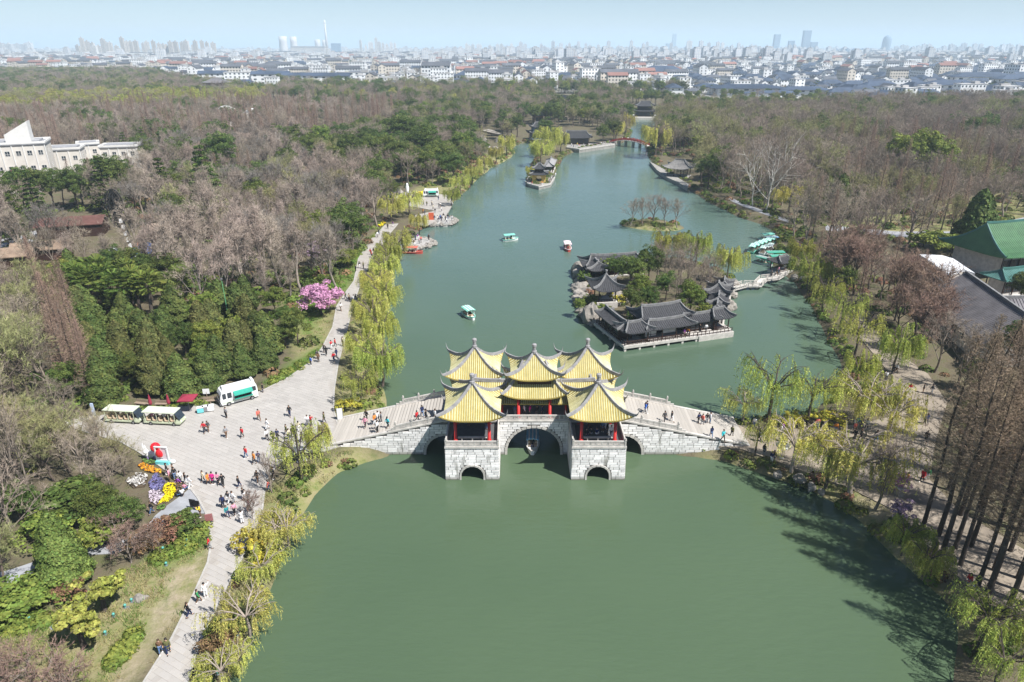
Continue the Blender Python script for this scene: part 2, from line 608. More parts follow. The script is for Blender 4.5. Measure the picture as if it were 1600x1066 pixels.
l.new(ml.outputs[0], bp.inputs['Height'])
l.new(bp.outputs['Normal'], B.inputs['Normal'])
wb = MB()
wb.grid([[(x, y, 0) for x in (-75, 0, 75, 150)] for y in (10, 200, 400, 575)])
tag(wb.build('lake_water', m), 'murky green lake water with faint ripples', kind='structure')
# paving
m = bpy.data.materials.new('plaza_paving')
m.use_nodes = True
nt = m.node_tree
n, l = nt.nodes, nt.links
B = n['Principled BSDF']
B.inputs['Roughness'].default_value = 0.85
tc = n.new('ShaderNodeTexCoord')
mp = n.new('ShaderNodeMapping')
mp.inputs['Rotation'].default_value = (0, 0, 0.5)
l.new(tc.outputs['Object'], mp.inputs['Vector'])
br = n.new('ShaderNodeTexBrick')
br.inputs['Scale'].default_value = 1.0
br.inputs['Brick Width'].default_value = 1.2
br.inputs['Row Height'].default_value = 0.6
br.inputs['Mortar Size'].default_value = 0.018
br.inputs['Color1'].default_value = (0.365, 0.34, 0.31, 1)
br.inputs['Color2'].default_value = (0.425, 0.40, 0.365, 1)
br.inputs['Mortar'].default_value = (0.30, 0.275, 0.25, 1)
l.new(mp.outputs[0], br.inputs['Vector'])
st = ramp(noise(0.16, 10, 0.75), [(0.3, (0.66, 0.63, 0.60)), (0.45, (0.92, 0.9, 0.88)), (0.65, (1.0, 1.0, 1.0))])
mu = n.new('ShaderNodeMix')
mu.data_type = 'RGBA'
mu.blend_type = 'MULTIPLY'
mu.inputs['Factor'].default_value = 1.0
l.new(br.outputs['Color'], mu.inputs['A'])
l.new(st, mu.inputs['B'])
l.new(mu.outputs['Result'], B.inputs['Base Color'])
M_PAVE = m
M_GPAVE = mat('grey_slate_paving', (0.31, 0.315, 0.33), 0.85, 0.2, 0.6, 0.2)
M_TPAVE = mat('tan_trodden_paving', (0.27, 0.225, 0.175), 0.9, 0.3, 0.35, 0.2)
M_KERB = mat('kerb_stone', (0.40, 0.38, 0.35), 0.85, 0.2, 1.5)
PAVED = []
def pave(name, px, mt, label, top=0.1, z=GZ):
 pw = poly_w(px, z)
 PAVED.append(pw)
 b = MB()
 b.prism(pw, z - 0.3, z + top)
 return tag(b.build(name, mt), label, kind='structure')
PLAZA_PX = [(130, 1250), (185, 1140), (226, 1066), (268, 1000), (303, 930), (325, 880), (331, 845), (322, 803), (310, 780), (296, 762), (280, 748), (258, 735), (240, 722),
   (218, 708), (190, 692), (150, 680), (108, 668), (100, 655), (135, 652), (165, 650), (200, 645), (240, 640), (330, 632), (350, 637), (415, 609), (452, 590),
   (480, 570), (503, 545), (520, 512), (526, 480), (540, 458), (553, 440), (560, 405), (577, 378), (602, 352), (622, 350), (610, 364), (594, 388), (578, 412),
   (564, 442), (553, 472), (541, 520), (528, 570), (522, 610), (521, 640), (527, 662), (536, 696), (505, 706), (470, 708), (445, 716), (425, 737),
   (414, 760), (410, 795), (385, 860), (350, 925), (318, 990), (292, 1066), (262, 1140), (210, 1250)]
plaza = pave('plaza', PLAZA_PX, M_PAVE, 'pale stone plaza and promenade along the left lake shore')
pave('stone_path', [(322, 803), (310, 779), (296, 764), (286, 773), (262, 790), (243, 806), (228, 825), (240, 830), (262, 815), (290, 803)], M_GPAVE,
     'slate grey path beside the flower bed', 0.07)
pave('stone_path', [(228, 825), (215, 838), (170, 850), (130, 858), (130, 868), (175, 866), (225, 852), (240, 830)], M_GPAVE, 'slate grey path between the shrubs', 0.06)
pave('stone_path', [(-40, 905), (20, 890), (70, 873), (92, 880), (60, 902), (0, 935), (-40, 950)], M_GPAVE, 'grey path in the left corner under trees', 0.07)
pave('stone_path', [(72, 975), (100, 955), (130, 945), (140, 953), (110, 968), (80, 985)], M_GPAVE, 'short grey stepping path on the lawn', 0.05)
pave('upper_plaza', [(612, 309), (640, 300), (700, 305), (708, 318), (700, 332), (690, 345), (664, 352), (640, 350), (650, 336), (680, 330), (640, 322), (616, 318)], M_PAVE,
     'stone plaza by the far white van')
pave('east_plaza', [(1086, 667), (1140, 664), (1250, 672), (1340, 664), (1400, 650), (1415, 620), (1395, 590), (1370, 560), (1345, 530), (1330, 500), (1345, 490), (1370, 520),
     (1400, 550), (1450, 585), (1480, 630), (1462, 690), (1452, 750), (1500, 800), (1600, 860), (1680, 900), (1680, 1010), (1600, 968), (1530, 930), (1470, 880),
     (1430, 830), (1400, 800), (1330, 765), (1230, 728), (1160, 703), (1090, 694)], M_TPAVE, 'tan trodden paving on the right bank')
pave('shore_path', [(1140, 308), (1160, 317), (1195, 330), (1232, 344), (1232, 348), (1194, 335), (1157, 321), (1136, 311)], M_GPAVE, 'pale path along the far right shore', 0.05)
pave('woodland_path', [(1290, 352), (1400, 362), (1500, 362), (1600, 340), (1600, 347), (1500, 371), (1400, 371), (1290, 360)], M_GPAVE, 'pale path through the redwoods', 0.06)
pave('park_road', [(-60, 395), (0, 375), (50, 362), (110, 350), (112, 358), (60, 374), (0, 395), (-60, 420)], M_GPAVE, 'pale road between the left woods', 0.06)
M_SLABP = mat('paving_slabs', (0.40, 0.375, 0.345), 0.85, 0.08, 0.5, 0.15, rand=0.05, isle=0.05)
sb = MB()
sb.box((0, 0, 0), (1, 1, 1), 0, 0.99)
SLABM = sb.mesh('paving_slab', M_SLABP)
PW_ = poly_w(PLAZA_PX, GZ)
c5, s5 = math.cos(-.5), math.sin(-.5)
sl = []
for j in range(-90, 240):
 for i in range(-120, 120):
  u, v = (i + (.5 if j % 2 else 0) + .5) * 1.2, (j + .5) * .6
  x, y = u * c5 - v * s5, u * s5 + v * c5
  if 36 < y < 118 and -70 < x < -10:
   sl.append((x, y))
sx_, sy_ = np.array([p[0] for p in sl]), np.array([p[1] for p in sl])
kk = inside_np(PW_, sx_, sy_) & (dist_np(PW_, sx_, sy_) > .68)
sl = sorted((y, x) for x, y in zip(sx_[kk], sy_[kk]) if abs(x) < y * .72 + 16)
sj = MB()
rs = random.Random(2)
for i, (y, x) in enumerate(sl):
 z = GZ + .088 + rs.uniform(-.003, .003)
 if i < 296:
  inst('paving_slab', SLABM, plaza, (x, y, z), -.5, (1.18, .58, .05))
 else:
  sj.box((x, y, z), (1.18, .58, .05), -.5)
tag(sj.build('paving_slabs_beyond', M_SLABP, plaza), kind='stuff')
kb = MB()
pw = poly_w(PLAZA_PX, GZ)
for a, b_ in zip(pw, pw[1:]):
 kb.beam((a[0], a[1], GZ + 0.06), (b_[0], b_[1], GZ + 0.06), 0.22, 0.18)
tag(kb.build('plaza_kerb', M_KERB), 'stone kerb edging the plaza', kind='structure')
# trees
def leafmat(name, c1, c2, rand=0.22, hue=0.02, trans=0.25, scale=0.5):
 return mat(name, c1, 0.7, scale=scale, col2=c2, rand=rand, hue=hue, spec=0.2, trans=trans, detail=3.0, isle=0.45)
M_BARK = mat('brown_bark', (0.13, 0.10, 0.08), 0.9, 0.3, 2.0, rand=0.2)
M_DBARK = mat('dark_bark', (0.075, 0.06, 0.05), 0.9, 0.3, 2.0, rand=0.2)
M_WBARK = mat('white_plane_bark', (0.52, 0.48, 0.42), 0.85, 0.3, 0.8, rand=0.08)
M_PBARK = mat('pale_bark', (0.30, 0.25, 0.21), 0.9, 0.3, 1.5, rand=0.15)
M_TWIG = mat('grey_twigs', (0.24, 0.192, 0.148), 0.9, scale=0.4, col2=(0.33, 0.27, 0.212), rand=0.28, hue=0.02, spec=0.1, isle=0.22)
M_TWIGP = mat('pinkish_twigs', (0.315, 0.25, 0.20), 0.9, scale=0.4, col2=(0.42, 0.345, 0.285), rand=0.2, hue=0.012, spec=0.1, isle=0.22)
M_TWIGO = mat('budding_twigs', (0.23, 0.225, 0.10), 0.9, scale=0.4, col2=(0.34, 0.325, 0.15), rand=0.18, hue=0.02, spec=0.1, isle=0.22)
M_TWIGR = mat('redwood_twigs', (0.26, 0.175, 0.13), 0.9, scale=0.4, col2=(0.34, 0.24, 0.18), rand=0.18, hue=0.012, spec=0.1, isle=0.22)
M_TWIGD = mat('dull_redwood_twigs', (0.23, 0.172, 0.118), 0.9, scale=0.3, col2=(0.32, 0.245, 0.17), rand=0.18, hue=0.015, spec=0.1, isle=0.22)
M_LEAFD = leafmat('dark_evergreen_leaves', (0.055, 0.095, 0.022), (0.145, 0.18, 0.042))
M_LEAFB = leafmat('bright_evergreen_leaves', (0.10, 0.16, 0.03), (0.24, 0.27, 0.055))
M_LEAFY = leafmat('yellow_green_leaves', (0.24, 0.27, 0.05), (0.38, 0.37, 0.09))
M_JUN = leafmat('juniper_foliage', (0.05, 0.085, 0.02), (0.13, 0.155, 0.04), 0.25, 0.012, 0.1)
M_JUNB = leafmat('bronze_juniper_foliage', (0.065, 0.082, 0.024), (0.15, 0.145, 0.045), 0.2, 0.02, 0.1)
M_WIL = leafmat('willow_leaves', (0.50, 0.50, 0.10), (0.68, 0.65, 0.20), 0.16, 0.02, 0.3)
M_WILG = leafmat('green_willow_leaves', (0.36, 0.42, 0.075), (0.52, 0.54, 0.14), 0.16, 0.02, 0.3)
M_PALM = leafmat('palm_fronds', (0.07, 0.13, 0.02), (0.18, 0.21, 0.045))
M_PINK = leafmat('pink_blossom', (0.56, 0.25, 0.44), (0.70, 0.40, 0.58), 0.08, 0.01, 0.2)
M_PURP = leafmat('purple_blossom', (0.36, 0.24, 0.36), (0.50, 0.36, 0.46), 0.1, 0.01, 0.2)
M_WHBL = leafmat('white_blossom', (0.60, 0.58, 0.54), (0.75, 0.73, 0.70), 0.06, 0.0, 0.2)
M_FORS = leafmat('yellow_blossom', (0.40, 0.35, 0.04), (0.54, 0.48, 0.08), 0.12, 0.01, 0.2)
M_REDSH = leafmat('russet_shrub', (0.16, 0.09, 0.05), (0.26, 0.16, 0.085), 0.15, 0.02, 0.15)
class TB:
 def __init__(s, seed):
  s.r = np.random.default_rng(seed)
  s.wood = MB()
  s.tv, s.tf, s.n = [], [], 0
  s.seg = []
 def limb(s, pts, r0, r1, n=5):
  k = len(pts)
  s.wood.tube(pts, [r0 + (r1 - r0) * i / (k - 1) for i in range(k)], n, cap=False)
 def twigs(s, P0, P1, w):
  P0, P1 = np.asarray(P0, float), np.asarray(P1, float)
  if not len(P0):
   return
  d = P1 - P0
  rv = s.r.normal(size=d.shape)
  x = np.cross(d, rv)
  x /= np.linalg.norm(x, axis=1, keepdims=True) + 1e-9
  w = np.broadcast_to(np.asarray(w, float).reshape(-1, 1) if np.ndim(w) else w, (len(d), 1))
  V = np.stack([P0 - x * w / 2, P0 + x * w / 2, P1], 1).reshape(-1, 3)
  i = np.arange(len(d) * 3).reshape(-1, 3) + s.n
  s.tv.append(V)
  s.tf += i.tolist()
  s.n += len(V)
 def leaves(s, C, N, size, asp=1.0):
  C, N = np.asarray(C, float), np.asarray(N, float)
  N = N / (np.linalg.norm(N, axis=1, keepdims=True) + 1e-9)
  rv = s.r.normal(size=N.shape)
  x = np.cross(N, rv)
  x /= np.linalg.norm(x, axis=1, keepdims=True) + 1e-9
  y = np.cross(N, x)
  sz = (np.asarray(size) * np.ones(len(C))).reshape(-1, 1) / 2
  V = np.stack([C - x * sz - y * sz * asp, C + x * sz - y * sz * asp * 0.3, C + x * sz * 0.7 + y * sz * asp, C - x * sz * 0.8 + y * sz * asp * 0.7], 1).reshape(-1, 3)
  i = np.arange(len(C) * 4).reshape(-1, 4) + s.n
  s.tv.append(V)
  s.tf += i.tolist()
  s.n += len(V)
 def crown_mesh(s, name, m):
  me = bpy.data.meshes.new(name)
  V = np.concatenate(s.tv) if s.tv else np.zeros((0, 3))
  me.from_pydata(V.tolist(), [], s.tf)
  me.materials.append(m)
  return me
 def joined(s, name, mw, ml):
  me = bpy.data.meshes.new(name)
  V = np.concatenate(s.tv) if s.tv else np.zeros((0, 3))
  k = len(s.wood.v)
  me.from_pydata(list(s.wood.v) + V.tolist(), [], list(s.wood.f) + [tuple(i + k for i in f) for f in s.tf])
  me.materials.append(mw)
  me.materials.append(ml)
  me.polygons.foreach_set('material_index', [0] * len(s.wood.f) + [1] * len(s.tf))
  return me
def unit(v):
 return v / (np.linalg.norm(v) + 1e-9)
def branch(t, p, d, length, r0, level, maxl, kids, tw, bend=0.25, up=0.15, tips=(10, 0.8)):
 rg = t.r
 segs = 3 if level < maxl else 2
 pts = [p]
 q, dd = np.array(p, float), np.array(d, float)
 for i in range(segs):
  dd = unit(dd + rg.normal(size=3) * bend * 0.5 + np.array([0, 0, up]))
  q = q + dd * length / segs
  pts.append(q.copy())
 r1 = r0 * 0.45
 if level <= maxl - 1:
  t.limb([Vector(a) for a in pts], r0, r1, 5 if level < 2 else 3)
 else:
  t.twigs(pts[:-1], pts[1:], [r0 * 1.6, r0])
 P = np.array(pts)
 def along(u):
  f = u * (len(P) - 1)
  i = min(int(f), len(P) - 2)
  return P[i] + (P[i + 1] - P[i]) * (f - i)
 if level == maxl:
  k, ln = tips
  u = rg.uniform(0.05, 1, k)
  S = np.array([along(a) for a in u])
  D = rg.normal(size=(k, 3)) * 0.75 + unit(dd) + np.array([0, 0, 0.2])
  D /= np.linalg.norm(D, axis=1, keepdims=True)
  t.twigs(S, S + D * rg.uniform(0.5, 1.2, (k, 1)) * ln, tw)
  return
 for i in range(kids[level]):
  u = rg.uniform(0.3, 1.0) if i else 1.0
  s0 = along(u)
  az = rg.uniform(0, 6.283)
  perp = unit(np.cross(dd, [math.cos(az), math.sin(az), 0.3]))
  nd = unit(dd * rg.uniform(0.55, 1.0) + perp * rg.uniform(0.45, 0.95))
  branch(t, s0, nd, length * rg.uniform(0.45, 0.7) * (1.15 - 0.3 * u), max(r0 * 0.5, 0.02), level + 1, maxl, kids, tw, bend, up, tips)
def bare_tree(seed, h=13.0, spread=0.55, upright=0.5, nl=8, tw=0.05, tips=(11, 0.8), fork=0.3, kids=(0, 6, 6), r=0.24):
 t = TB(seed)
 rg = t.r
 pts, q = [], np.zeros(3)
 for i in range(6):
  pts.append(Vector(q))
  q = q + np.array([rg.normal() * 0.025 * h, rg.normal() * 0.025 * h, h * 0.15])
 t.limb(pts, r, r * 0.35, 7)
 P = np.array(pts)
 for i in range(nl):
  u = fork + (0.97 - fork) * i / (nl - 1)
  f = u * 5
  k = min(int(f), 4)
  p = P[k] + (P[k + 1] - P[k]) * (f - k)
  az = i * 2.4 + rg.uniform(-0.5, 0.5)
  el = R(18 + 55 * upright + 35 * (u - fork)) + rg.normal() * 0.12
  d = np.array([math.cos(az) * math.cos(el), math.sin(az) * math.cos(el), math.sin(el)])
  ln = h * spread * (1.05 - 0.55 * (u - fork) / (1 - fork)) * rg.uniform(0.8, 1.15)
  branch(t, p, d, ln, r * 0.42, 1, 3, kids, tw, 0.3, 0.12, tips)
 return t
def redwood(seed, h=22.0, rad=2.8, base=0.18, nb=120, tw=0.045, droop=0.0):
 t = TB(seed)
 rg = t.r
 t.limb([Vector((rg.normal() * 0.05 * i, rg.normal() * 0.05 * i, h * i / 5.0)) for i in range(6)], 0.25 * h / 22, 0.03, 7)
 for i in range(nb):
  u = base + (1 - base) * (i / nb) ** 0.9
  z = h * u
  az = i * 2.399 + rg.uniform(-0.3, 0.3)
  prof = (1 - (u - base) / (1 - base)) ** 0.75
  ln = (rad * prof + 0.35) * rg.uniform(0.65, 1.15)
  el = R(12 + 30 * u) - droop
  d = np.array([math.cos(az) * math.cos(el), math.sin(az) * math.cos(el), math.sin(el)])
  p0 = np.array([0, 0, z])
  p1 = p0 + d * ln
  t.twigs([p0], [p1], [0.085])
  k = max(4, int(9 * ln / rad))
  uu = rg.uniform(0.15, 1.0, k)
  S = p0 + (p1 - p0) * uu[:, None]
  D = rg.normal(size=(k, 3)) * 0.6 + d
  D /= np.linalg.norm(D, axis=1, keepdims=True)
  E2 = S + D * rg.uniform(0.4, 1.0, (k, 1)) * (0.35 + 0.3 * ln / rad) * 1.3
  t.twigs(S, E2, tw)
  S2 = np.repeat(S + (E2 - S) * 0.5, 3, 0)
  D2 = rg.normal(size=S2.shape)
  D2 /= np.linalg.norm(D2, axis=1, keepdims=True)
  t.twigs(S2, S2 + D2 * rg.uniform(0.25, 0.55, (len(S2), 1)), tw * 0.8)
 return t
def evergreen(seed, h=10.0, rad=3.6, nc=46, per=70, leaf=0.3, low=0.22, flat=0.8, trunk=True, gap=0.55):
 t = TB(seed)
 rg = t.r
 cz = h * (low + (1 - low) * 0.5)
 hz = h * (1 - low) * 0.5
 if trunk:
  t.limb([Vector((0, 0, 0)), Vector((rg.normal() * 0.2, rg.normal() * 0.2, h * 0.35)), Vector((rg.normal() * 0.4, rg.normal() * 0.4, h * 0.75))], 0.26, 0.08, 6)
 for i in range(nc):
  v = unit(rg.normal(size=3))
  if v[2] < -0.5:
   v[2] *= -0.6
  k = rg.uniform(gap, 1.02) if i % 4 else rg.uniform(0.2, 0.7)
  c = np.array([v[0] * rad * k, v[1] * rad * k, cz + v[2] * hz * k])
  cr = rad * rg.uniform(0.15, 0.30)
  if trunk and i % 3 == 0:
   t.limb([Vector((0, 0, h * 0.35)), Vector(c * np.array([0.5, 0.5, 1]) * 0.5 + np.array([0, 0, h * 0.2])), Vector(c)], 0.09, 0.03, 3)
  m = int(per * rg.uniform(0.7, 1.3))
  D = rg.normal(size=(m, 3))
  D /= np.linalg.norm(D, axis=1, keepdims=True)
  D[:, 2] = np.where(D[:, 2] < -0.35, -D[:, 2], D[:, 2])
  C = c + D * cr * np.array([1, 1, flat]) * rg.uniform(0.72, 1.05, (m, 1))
  t.leaves(C, D + rg.normal(size=D.shape) * 0.35, rg.uniform(0.6, 1.25, m) * leaf)
 return t
def juniper(seed, h=10.0, rad=3.9, n=10500, lumps=70, leaf=0.28, pw=0.6):
 t = TB(seed)
 rg = t.r
 t.limb([Vector((0, 0, 0)), Vector((0, 0, h * 0.9))], 0.22, 0.03, 6)
 la = rg.uniform(0, 6.283, lumps)
 lz = rg.uniform(0.02, 0.95, lumps)
 a = rg.uniform(0, 6.283, n)
 z = 1 - np.sqrt(rg.uniform(0, 1, n))
 z = np.clip(z * 1.02, 0, 1)
 rr = rad * np.minimum(1, (z + 0.06) * 6) * (1 - z) ** pw
 bump = np.zeros(n)
 for i in range(lumps):
  da = np.abs((a - la[i] + math.pi) % (2 * math.pi) - math.pi)
  bump = np.maximum(bump, np.exp(-(da / 0.42) ** 2 - ((z - lz[i]) / 0.09) ** 2))
 k = (0.72 + 0.36 * bump) * rg.uniform(0.86, 1.04, n)
 C = np.stack([np.cos(a) * rr * k, np.sin(a) * rr * k, z * h + 0.25 * bump], 1)
 N = np.stack([np.cos(a), np.sin(a), np.full(n, 0.45)], 1) + rg.normal(size=(n, 3)) * 0.45
 t.leaves(C, N, rg.uniform(0.6, 1.3, n) * leaf, 1.5)
 return t
def cedar(seed, h=14.0, rad=4.0, layers=11, leaf=0.36):
 t = TB(seed)
 rg = t.r
 t.limb([Vector((0, 0, 0)), Vector((0, 0, h))], 0.3, 0.04, 6)
 for i in range(layers):
  u = 0.15 + 0.85 * i / layers
  for k in range(7 if u < 0.7 else 5):
   az = k * 6.283 / (7 if u < 0.7 else 5) + i * 0.9 + rg.uniform(-0.3, 0.3)
   ln = rad * (1 - u) ** 0.8 * rg.uniform(0.75, 1.15) + 0.4
   m = int(26 + 30 * ln / rad)
   s = rg.uniform(0.15, 1, m) ** 0.7
   wd = rg.normal(size=m) * 0.22 * ln * (1.2 - s)
   x = math.cos(az) * s * ln - math.sin(az) * wd
   y = math.sin(az) * s * ln + math.cos(az) * wd
   zz = h * u + 0.12 * ln * s - 0.35 * s * s * ln * 0.5 + rg.normal(size=m) * 0.12
   C = np.stack([x, y, zz], 1)
   t.leaves(C, np.array([0, 0, 1]) + rg.normal(size=C.shape) * 0.45, rg.uniform(0.7, 1.3, m) * leaf, 1.2)
 return t
def willow(seed, h=9.0, rad=3.8, ns=680, leafy=24, lean=(0, 0)):
 t = TB(seed)
 rg = t.r
 top = np.array([lean[0], lean[1], h * 0.5])
 t.limb([Vector((0, 0, 0)), Vector(top * 0.5 + rg.normal(size=3) * 0.15), Vector(top)], 0.26, 0.17, 7)
 nl = 9
 arcs = []
 for i in range(nl):
  az = i * 2.399 + rg.uniform(-0.4, 0.4)
  ro = rad * rg.uniform(0.5, 1.0)
  hz = h * rg.uniform(0.36, 0.55)
  pts = []
  for k in range(5):
   u = k / 4
   pts.append(top + np.array([math.cos(az) * ro * u, math.sin(az) * ro * u, hz * (1.5 * u - 0.62 * u * u)]) + rg.normal(size=3) * 0.12 * u)
  t.limb([Vector(p) for p in pts], 0.12, 0.03, 4)
  arcs.append(np.array(pts))
  for b in range(5):
   u = rg.uniform(0.3, 0.95)
   k = min(int(u * 4), 3)
   p = pts[k] + (pts[k + 1] - pts[k]) * (u * 4 - k)
   a2 = az + rg.uniform(-1.3, 1.3)
   l2 = rad * rg.uniform(0.25, 0.5)
   q = [p + np.array([math.cos(a2) * l2 * w, math.sin(a2) * l2 * w, l2 * (0.9 * w - 0.5 * w * w)]) for w in (0, 0.5, 1.0)]
   t.limb([Vector(p) for p in q], 0.045, 0.015, 3)
   arcs.append(np.array(q))
 P0, P1, L0, L1 = [], [], [], []
 for i in range(ns):
  A = arcs[rg.integers(len(arcs))]
  u = rg.uniform(0.25, 1) ** 0.7 * (len(A) - 1)
  k = min(int(u), len(A) - 2)
  p = A[k] + (A[k + 1] - A[k]) * (u - k)
  ln = min(h * rg.uniform(0.2, 0.55), p[2] - 0.5)
  out = np.array([p[0] - lean[0], p[1] - lean[1], 0])
  out = out / (np.linalg.norm(out) + 0.5) * rg.uniform(0.15, 0.5)
  q = p
  for s in range(4):
   e = q + np.array([out[0] * (1 - s * 0.28) * ln * 0.25, out[1] * (1 - s * 0.28) * ln * 0.25, -ln * 0.25 * (0.75 + 0.1 * s)]) + rg.normal(size=3) * 0.05
   P0.append(q)
   P1.append(e)
   for b in range(leafy // 4):
    w = rg.uniform(0, 1)
    c = q + (e - q) * w
    L0.append(c)
    L1.append(c + rg.normal(size=3) * np.array([0.16, 0.16, 0.08]) - np.array([0, 0, rg.uniform(0.12, 0.3)]))
   q = e
 t.twigs(P0, P1, 0.035)
 t.twigs(L0, L1, 0.085)
 return t
def palm(seed, h=5.0):
 t = TB(seed)
 rg = t.r
 t.limb([Vector((0, 0, 0)), Vector((0.1, 0, h * 0.5)), Vector((0.15, 0.1, h))], 0.2, 0.16, 6)
 for i in range(22):
  az, el = i * 2.399, R(70 - 5.2 * i)
  ln = rg.uniform(0.8, 1.2)
  b = np.array([0.15, 0.1, h])
  d = np.array([math.cos(az) * math.cos(el), math.sin(az) * math.cos(el), math.sin(el)])
  c = b + d * ln
  t.twigs([b], [c], [0.07])
  side = unit(np.cross(d, [0, 0, 1]))
  up = np.cross(side, d)
  P, Q = [], []
  for k in range(13):
   f = -1.5 + 3.0 * k / 12
   dd = unit(d * math.cos(f) + side * math.sin(f) + up * 0.12 - np.array([0, 0, 0.25]))
   P.append(c)
   Q.append(c + dd * 0.85)
  V = np.array(Q)
  t.twigs(V, np.array(P), 0.2)
 return t
# one prototype (trunk and crown meshes) per kind and variant
PROTO = {}       # kind -> list of (trunk mesh, crown mesh, joined mesh)
def proto(kind, builders, mw, ml):
 out = PROTO.setdefault(kind, [])
 for t in builders:
  tm = t.wood.mesh(kind + '_trunk', mw, smooth=True)
  cm = t.crown_mesh(kind + '_crown', ml)
  out.append((tm, cm, t, mw, ml))
proto('bare', [bare_tree(10 + i, 13, 0.5, 0.4 + 0.15 * (i % 3), tw=.045, tips=(8 + i % 2, .8), r=.3) for i in range(6)], mat('beige_bark', (0.25, 0.205, 0.165), 0.9, 0.3, 1.5, rand=0.2), M_TWIG)
proto('bare_pale', [bare_tree(20 + i, 14, 0.34, 0.9, 10, .045, (8, 0.9), r=.27) for i in range(4)], M_PBARK, M_TWIGP)
proto('bare_bud', [bare_tree(30 + i, 12, 0.52, 0.5, 8, 0.055) for i in range(3)], M_BARK, M_TWIGO)
proto('bare_dome', [bare_tree(46 + i, 12, 0.56, 0.35, 10, .04, (13, .75), .2, r=.3) for i in range(2)], M_BARK, mat('fine_grey_twigs', (0.20, 0.18, 0.16), 0.9, scale=0.4, col2=(0.28, 0.25, 0.215), rand=0.15, spec=0.1, isle=0.2))
proto('plane', [bare_tree(40 + i, 17, 0.6, 0.5, 9, 0.045, (12, 0.9), 0.28, r=0.26) for i in range(2)], M_WBARK, M_TWIG)
proto('redwood', [redwood(50 + i, 22, 3.3, 0.18, 175, 0.058) for i in range(3)], M_DBARK, M_TWIGR)
proto('rust_bare', [bare_tree(56 + i, 11, 0.5, 0.6, 9, 0.05, (13, 0.85)) for i in range(3)], M_DBARK, M_TWIGR)
proto('tall_redwood', [redwood(60 + i, 25, 4.0, 0.3, 205, 0.05) for i in range(3)], M_DBARK, M_TWIGD)
proto('ever_dark', [evergreen(70 + i, 11, 4.2, 100, 95, .23) for i in range(3)], M_BARK, M_LEAFD)
proto('ever_bright', [evergreen(80 + i, 10, 4.0, 95, 95, .23) for i in range(3)], M_BARK, M_LEAFB)
proto('ever_yellow', [evergreen(90 + i, 10, 4.0, 75, 90, .23, gap=0.45) for i in range(2)], M_BARK, M_LEAFY)
proto('juniper', [juniper(100 + i) for i in range(3)], M_DBARK, M_JUN)
proto('juniper_bronze', [juniper(110 + i, 9.5, 3.5) for i in range(2)], M_DBARK, M_JUNB)
proto('conifer', [juniper(116, 10, 3.4, 17000, 90, 0.2)], M_DBARK, leafmat('bright_conifer_foliage', (0.09, 0.14, 0.03), (0.18, 0.24, 0.06), 0.05, 0.01, 0.15))
proto('cedar', [cedar(120 + i) for i in range(2)], M_DBARK, M_LEAFD)
proto('willow', [willow(130 + i) for i in range(4)], M_BARK, M_WIL)
proto('willow_green', [willow(140 + i) for i in range(2)], M_BARK, M_WILG)
proto('willow_thin', [willow(150 + i, 9, 4.2, 280, 16) for i in range(3)], M_DBARK, M_WILG)
proto('willow_wisp', [willow(155 + i, 7, 4.3, 380, 18) for i in range(3)], M_PBARK, M_WIL)
proto('palm', [palm(160 + i) for i in range(2)], M_DBARK, M_PALM)
proto('pink', [evergreen(170, 6, 3.5, 80, 120, 0.2, 0.06)], M_DBARK, M_PINK)
proto('purple', [evergreen(172, 4.5, 1.8, 30, 45, 0.2, 0.2, gap=0.3)], M_DBARK, M_PURP)
proto('shrub', [evergreen(180 + i, 2.4, 1.5, 60, 50, 0.16, 0.0, trunk=False) for i in range(2)], M_BARK, M_LEAFD)
proto('shrub_bright', [evergreen(184 + i, 2.2, 1.5, 60, 50, 0.15, 0.0, trunk=False) for i in range(2)], M_BARK, M_LEAFB)
proto('shrub_russet', [evergreen(188, 2.0, 1.4, 50, 45, 0.12, 0.0, trunk=False)], M_BARK, M_REDSH)
proto('shrub_yellow', [evergreen(190, 1.8, 1.3, 24, 50, 0.16, 0.0, trunk=False)], M_BARK, M_FORS)
proto('shrub_white', [evergreen(192, 2.2, 1.4, 40, 16, 0.13, 0.0, trunk=False)], M_BARK, M_WHBL)
proto('pine', [evergreen(194 + i, 5, 2.2, 20, 70, 0.26, 0.3, 0.35, gap=0.5) for i in range(2)], M_DBARK, M_LEAFY)
proto('shrub_bare', [bare_tree(200 + i, 3.2, 0.6, 0.4, 9, 0.03, (8, 0.4), 0.06, (0, 5, 4), 0.06) for i in range(2)], M_PBARK, mat('russet_stems', (0.20, 0.135, 0.105), 0.9, scale=0.4, col2=(0.29, 0.20, 0.16), rand=0.15, spec=0.1, isle=0.3))
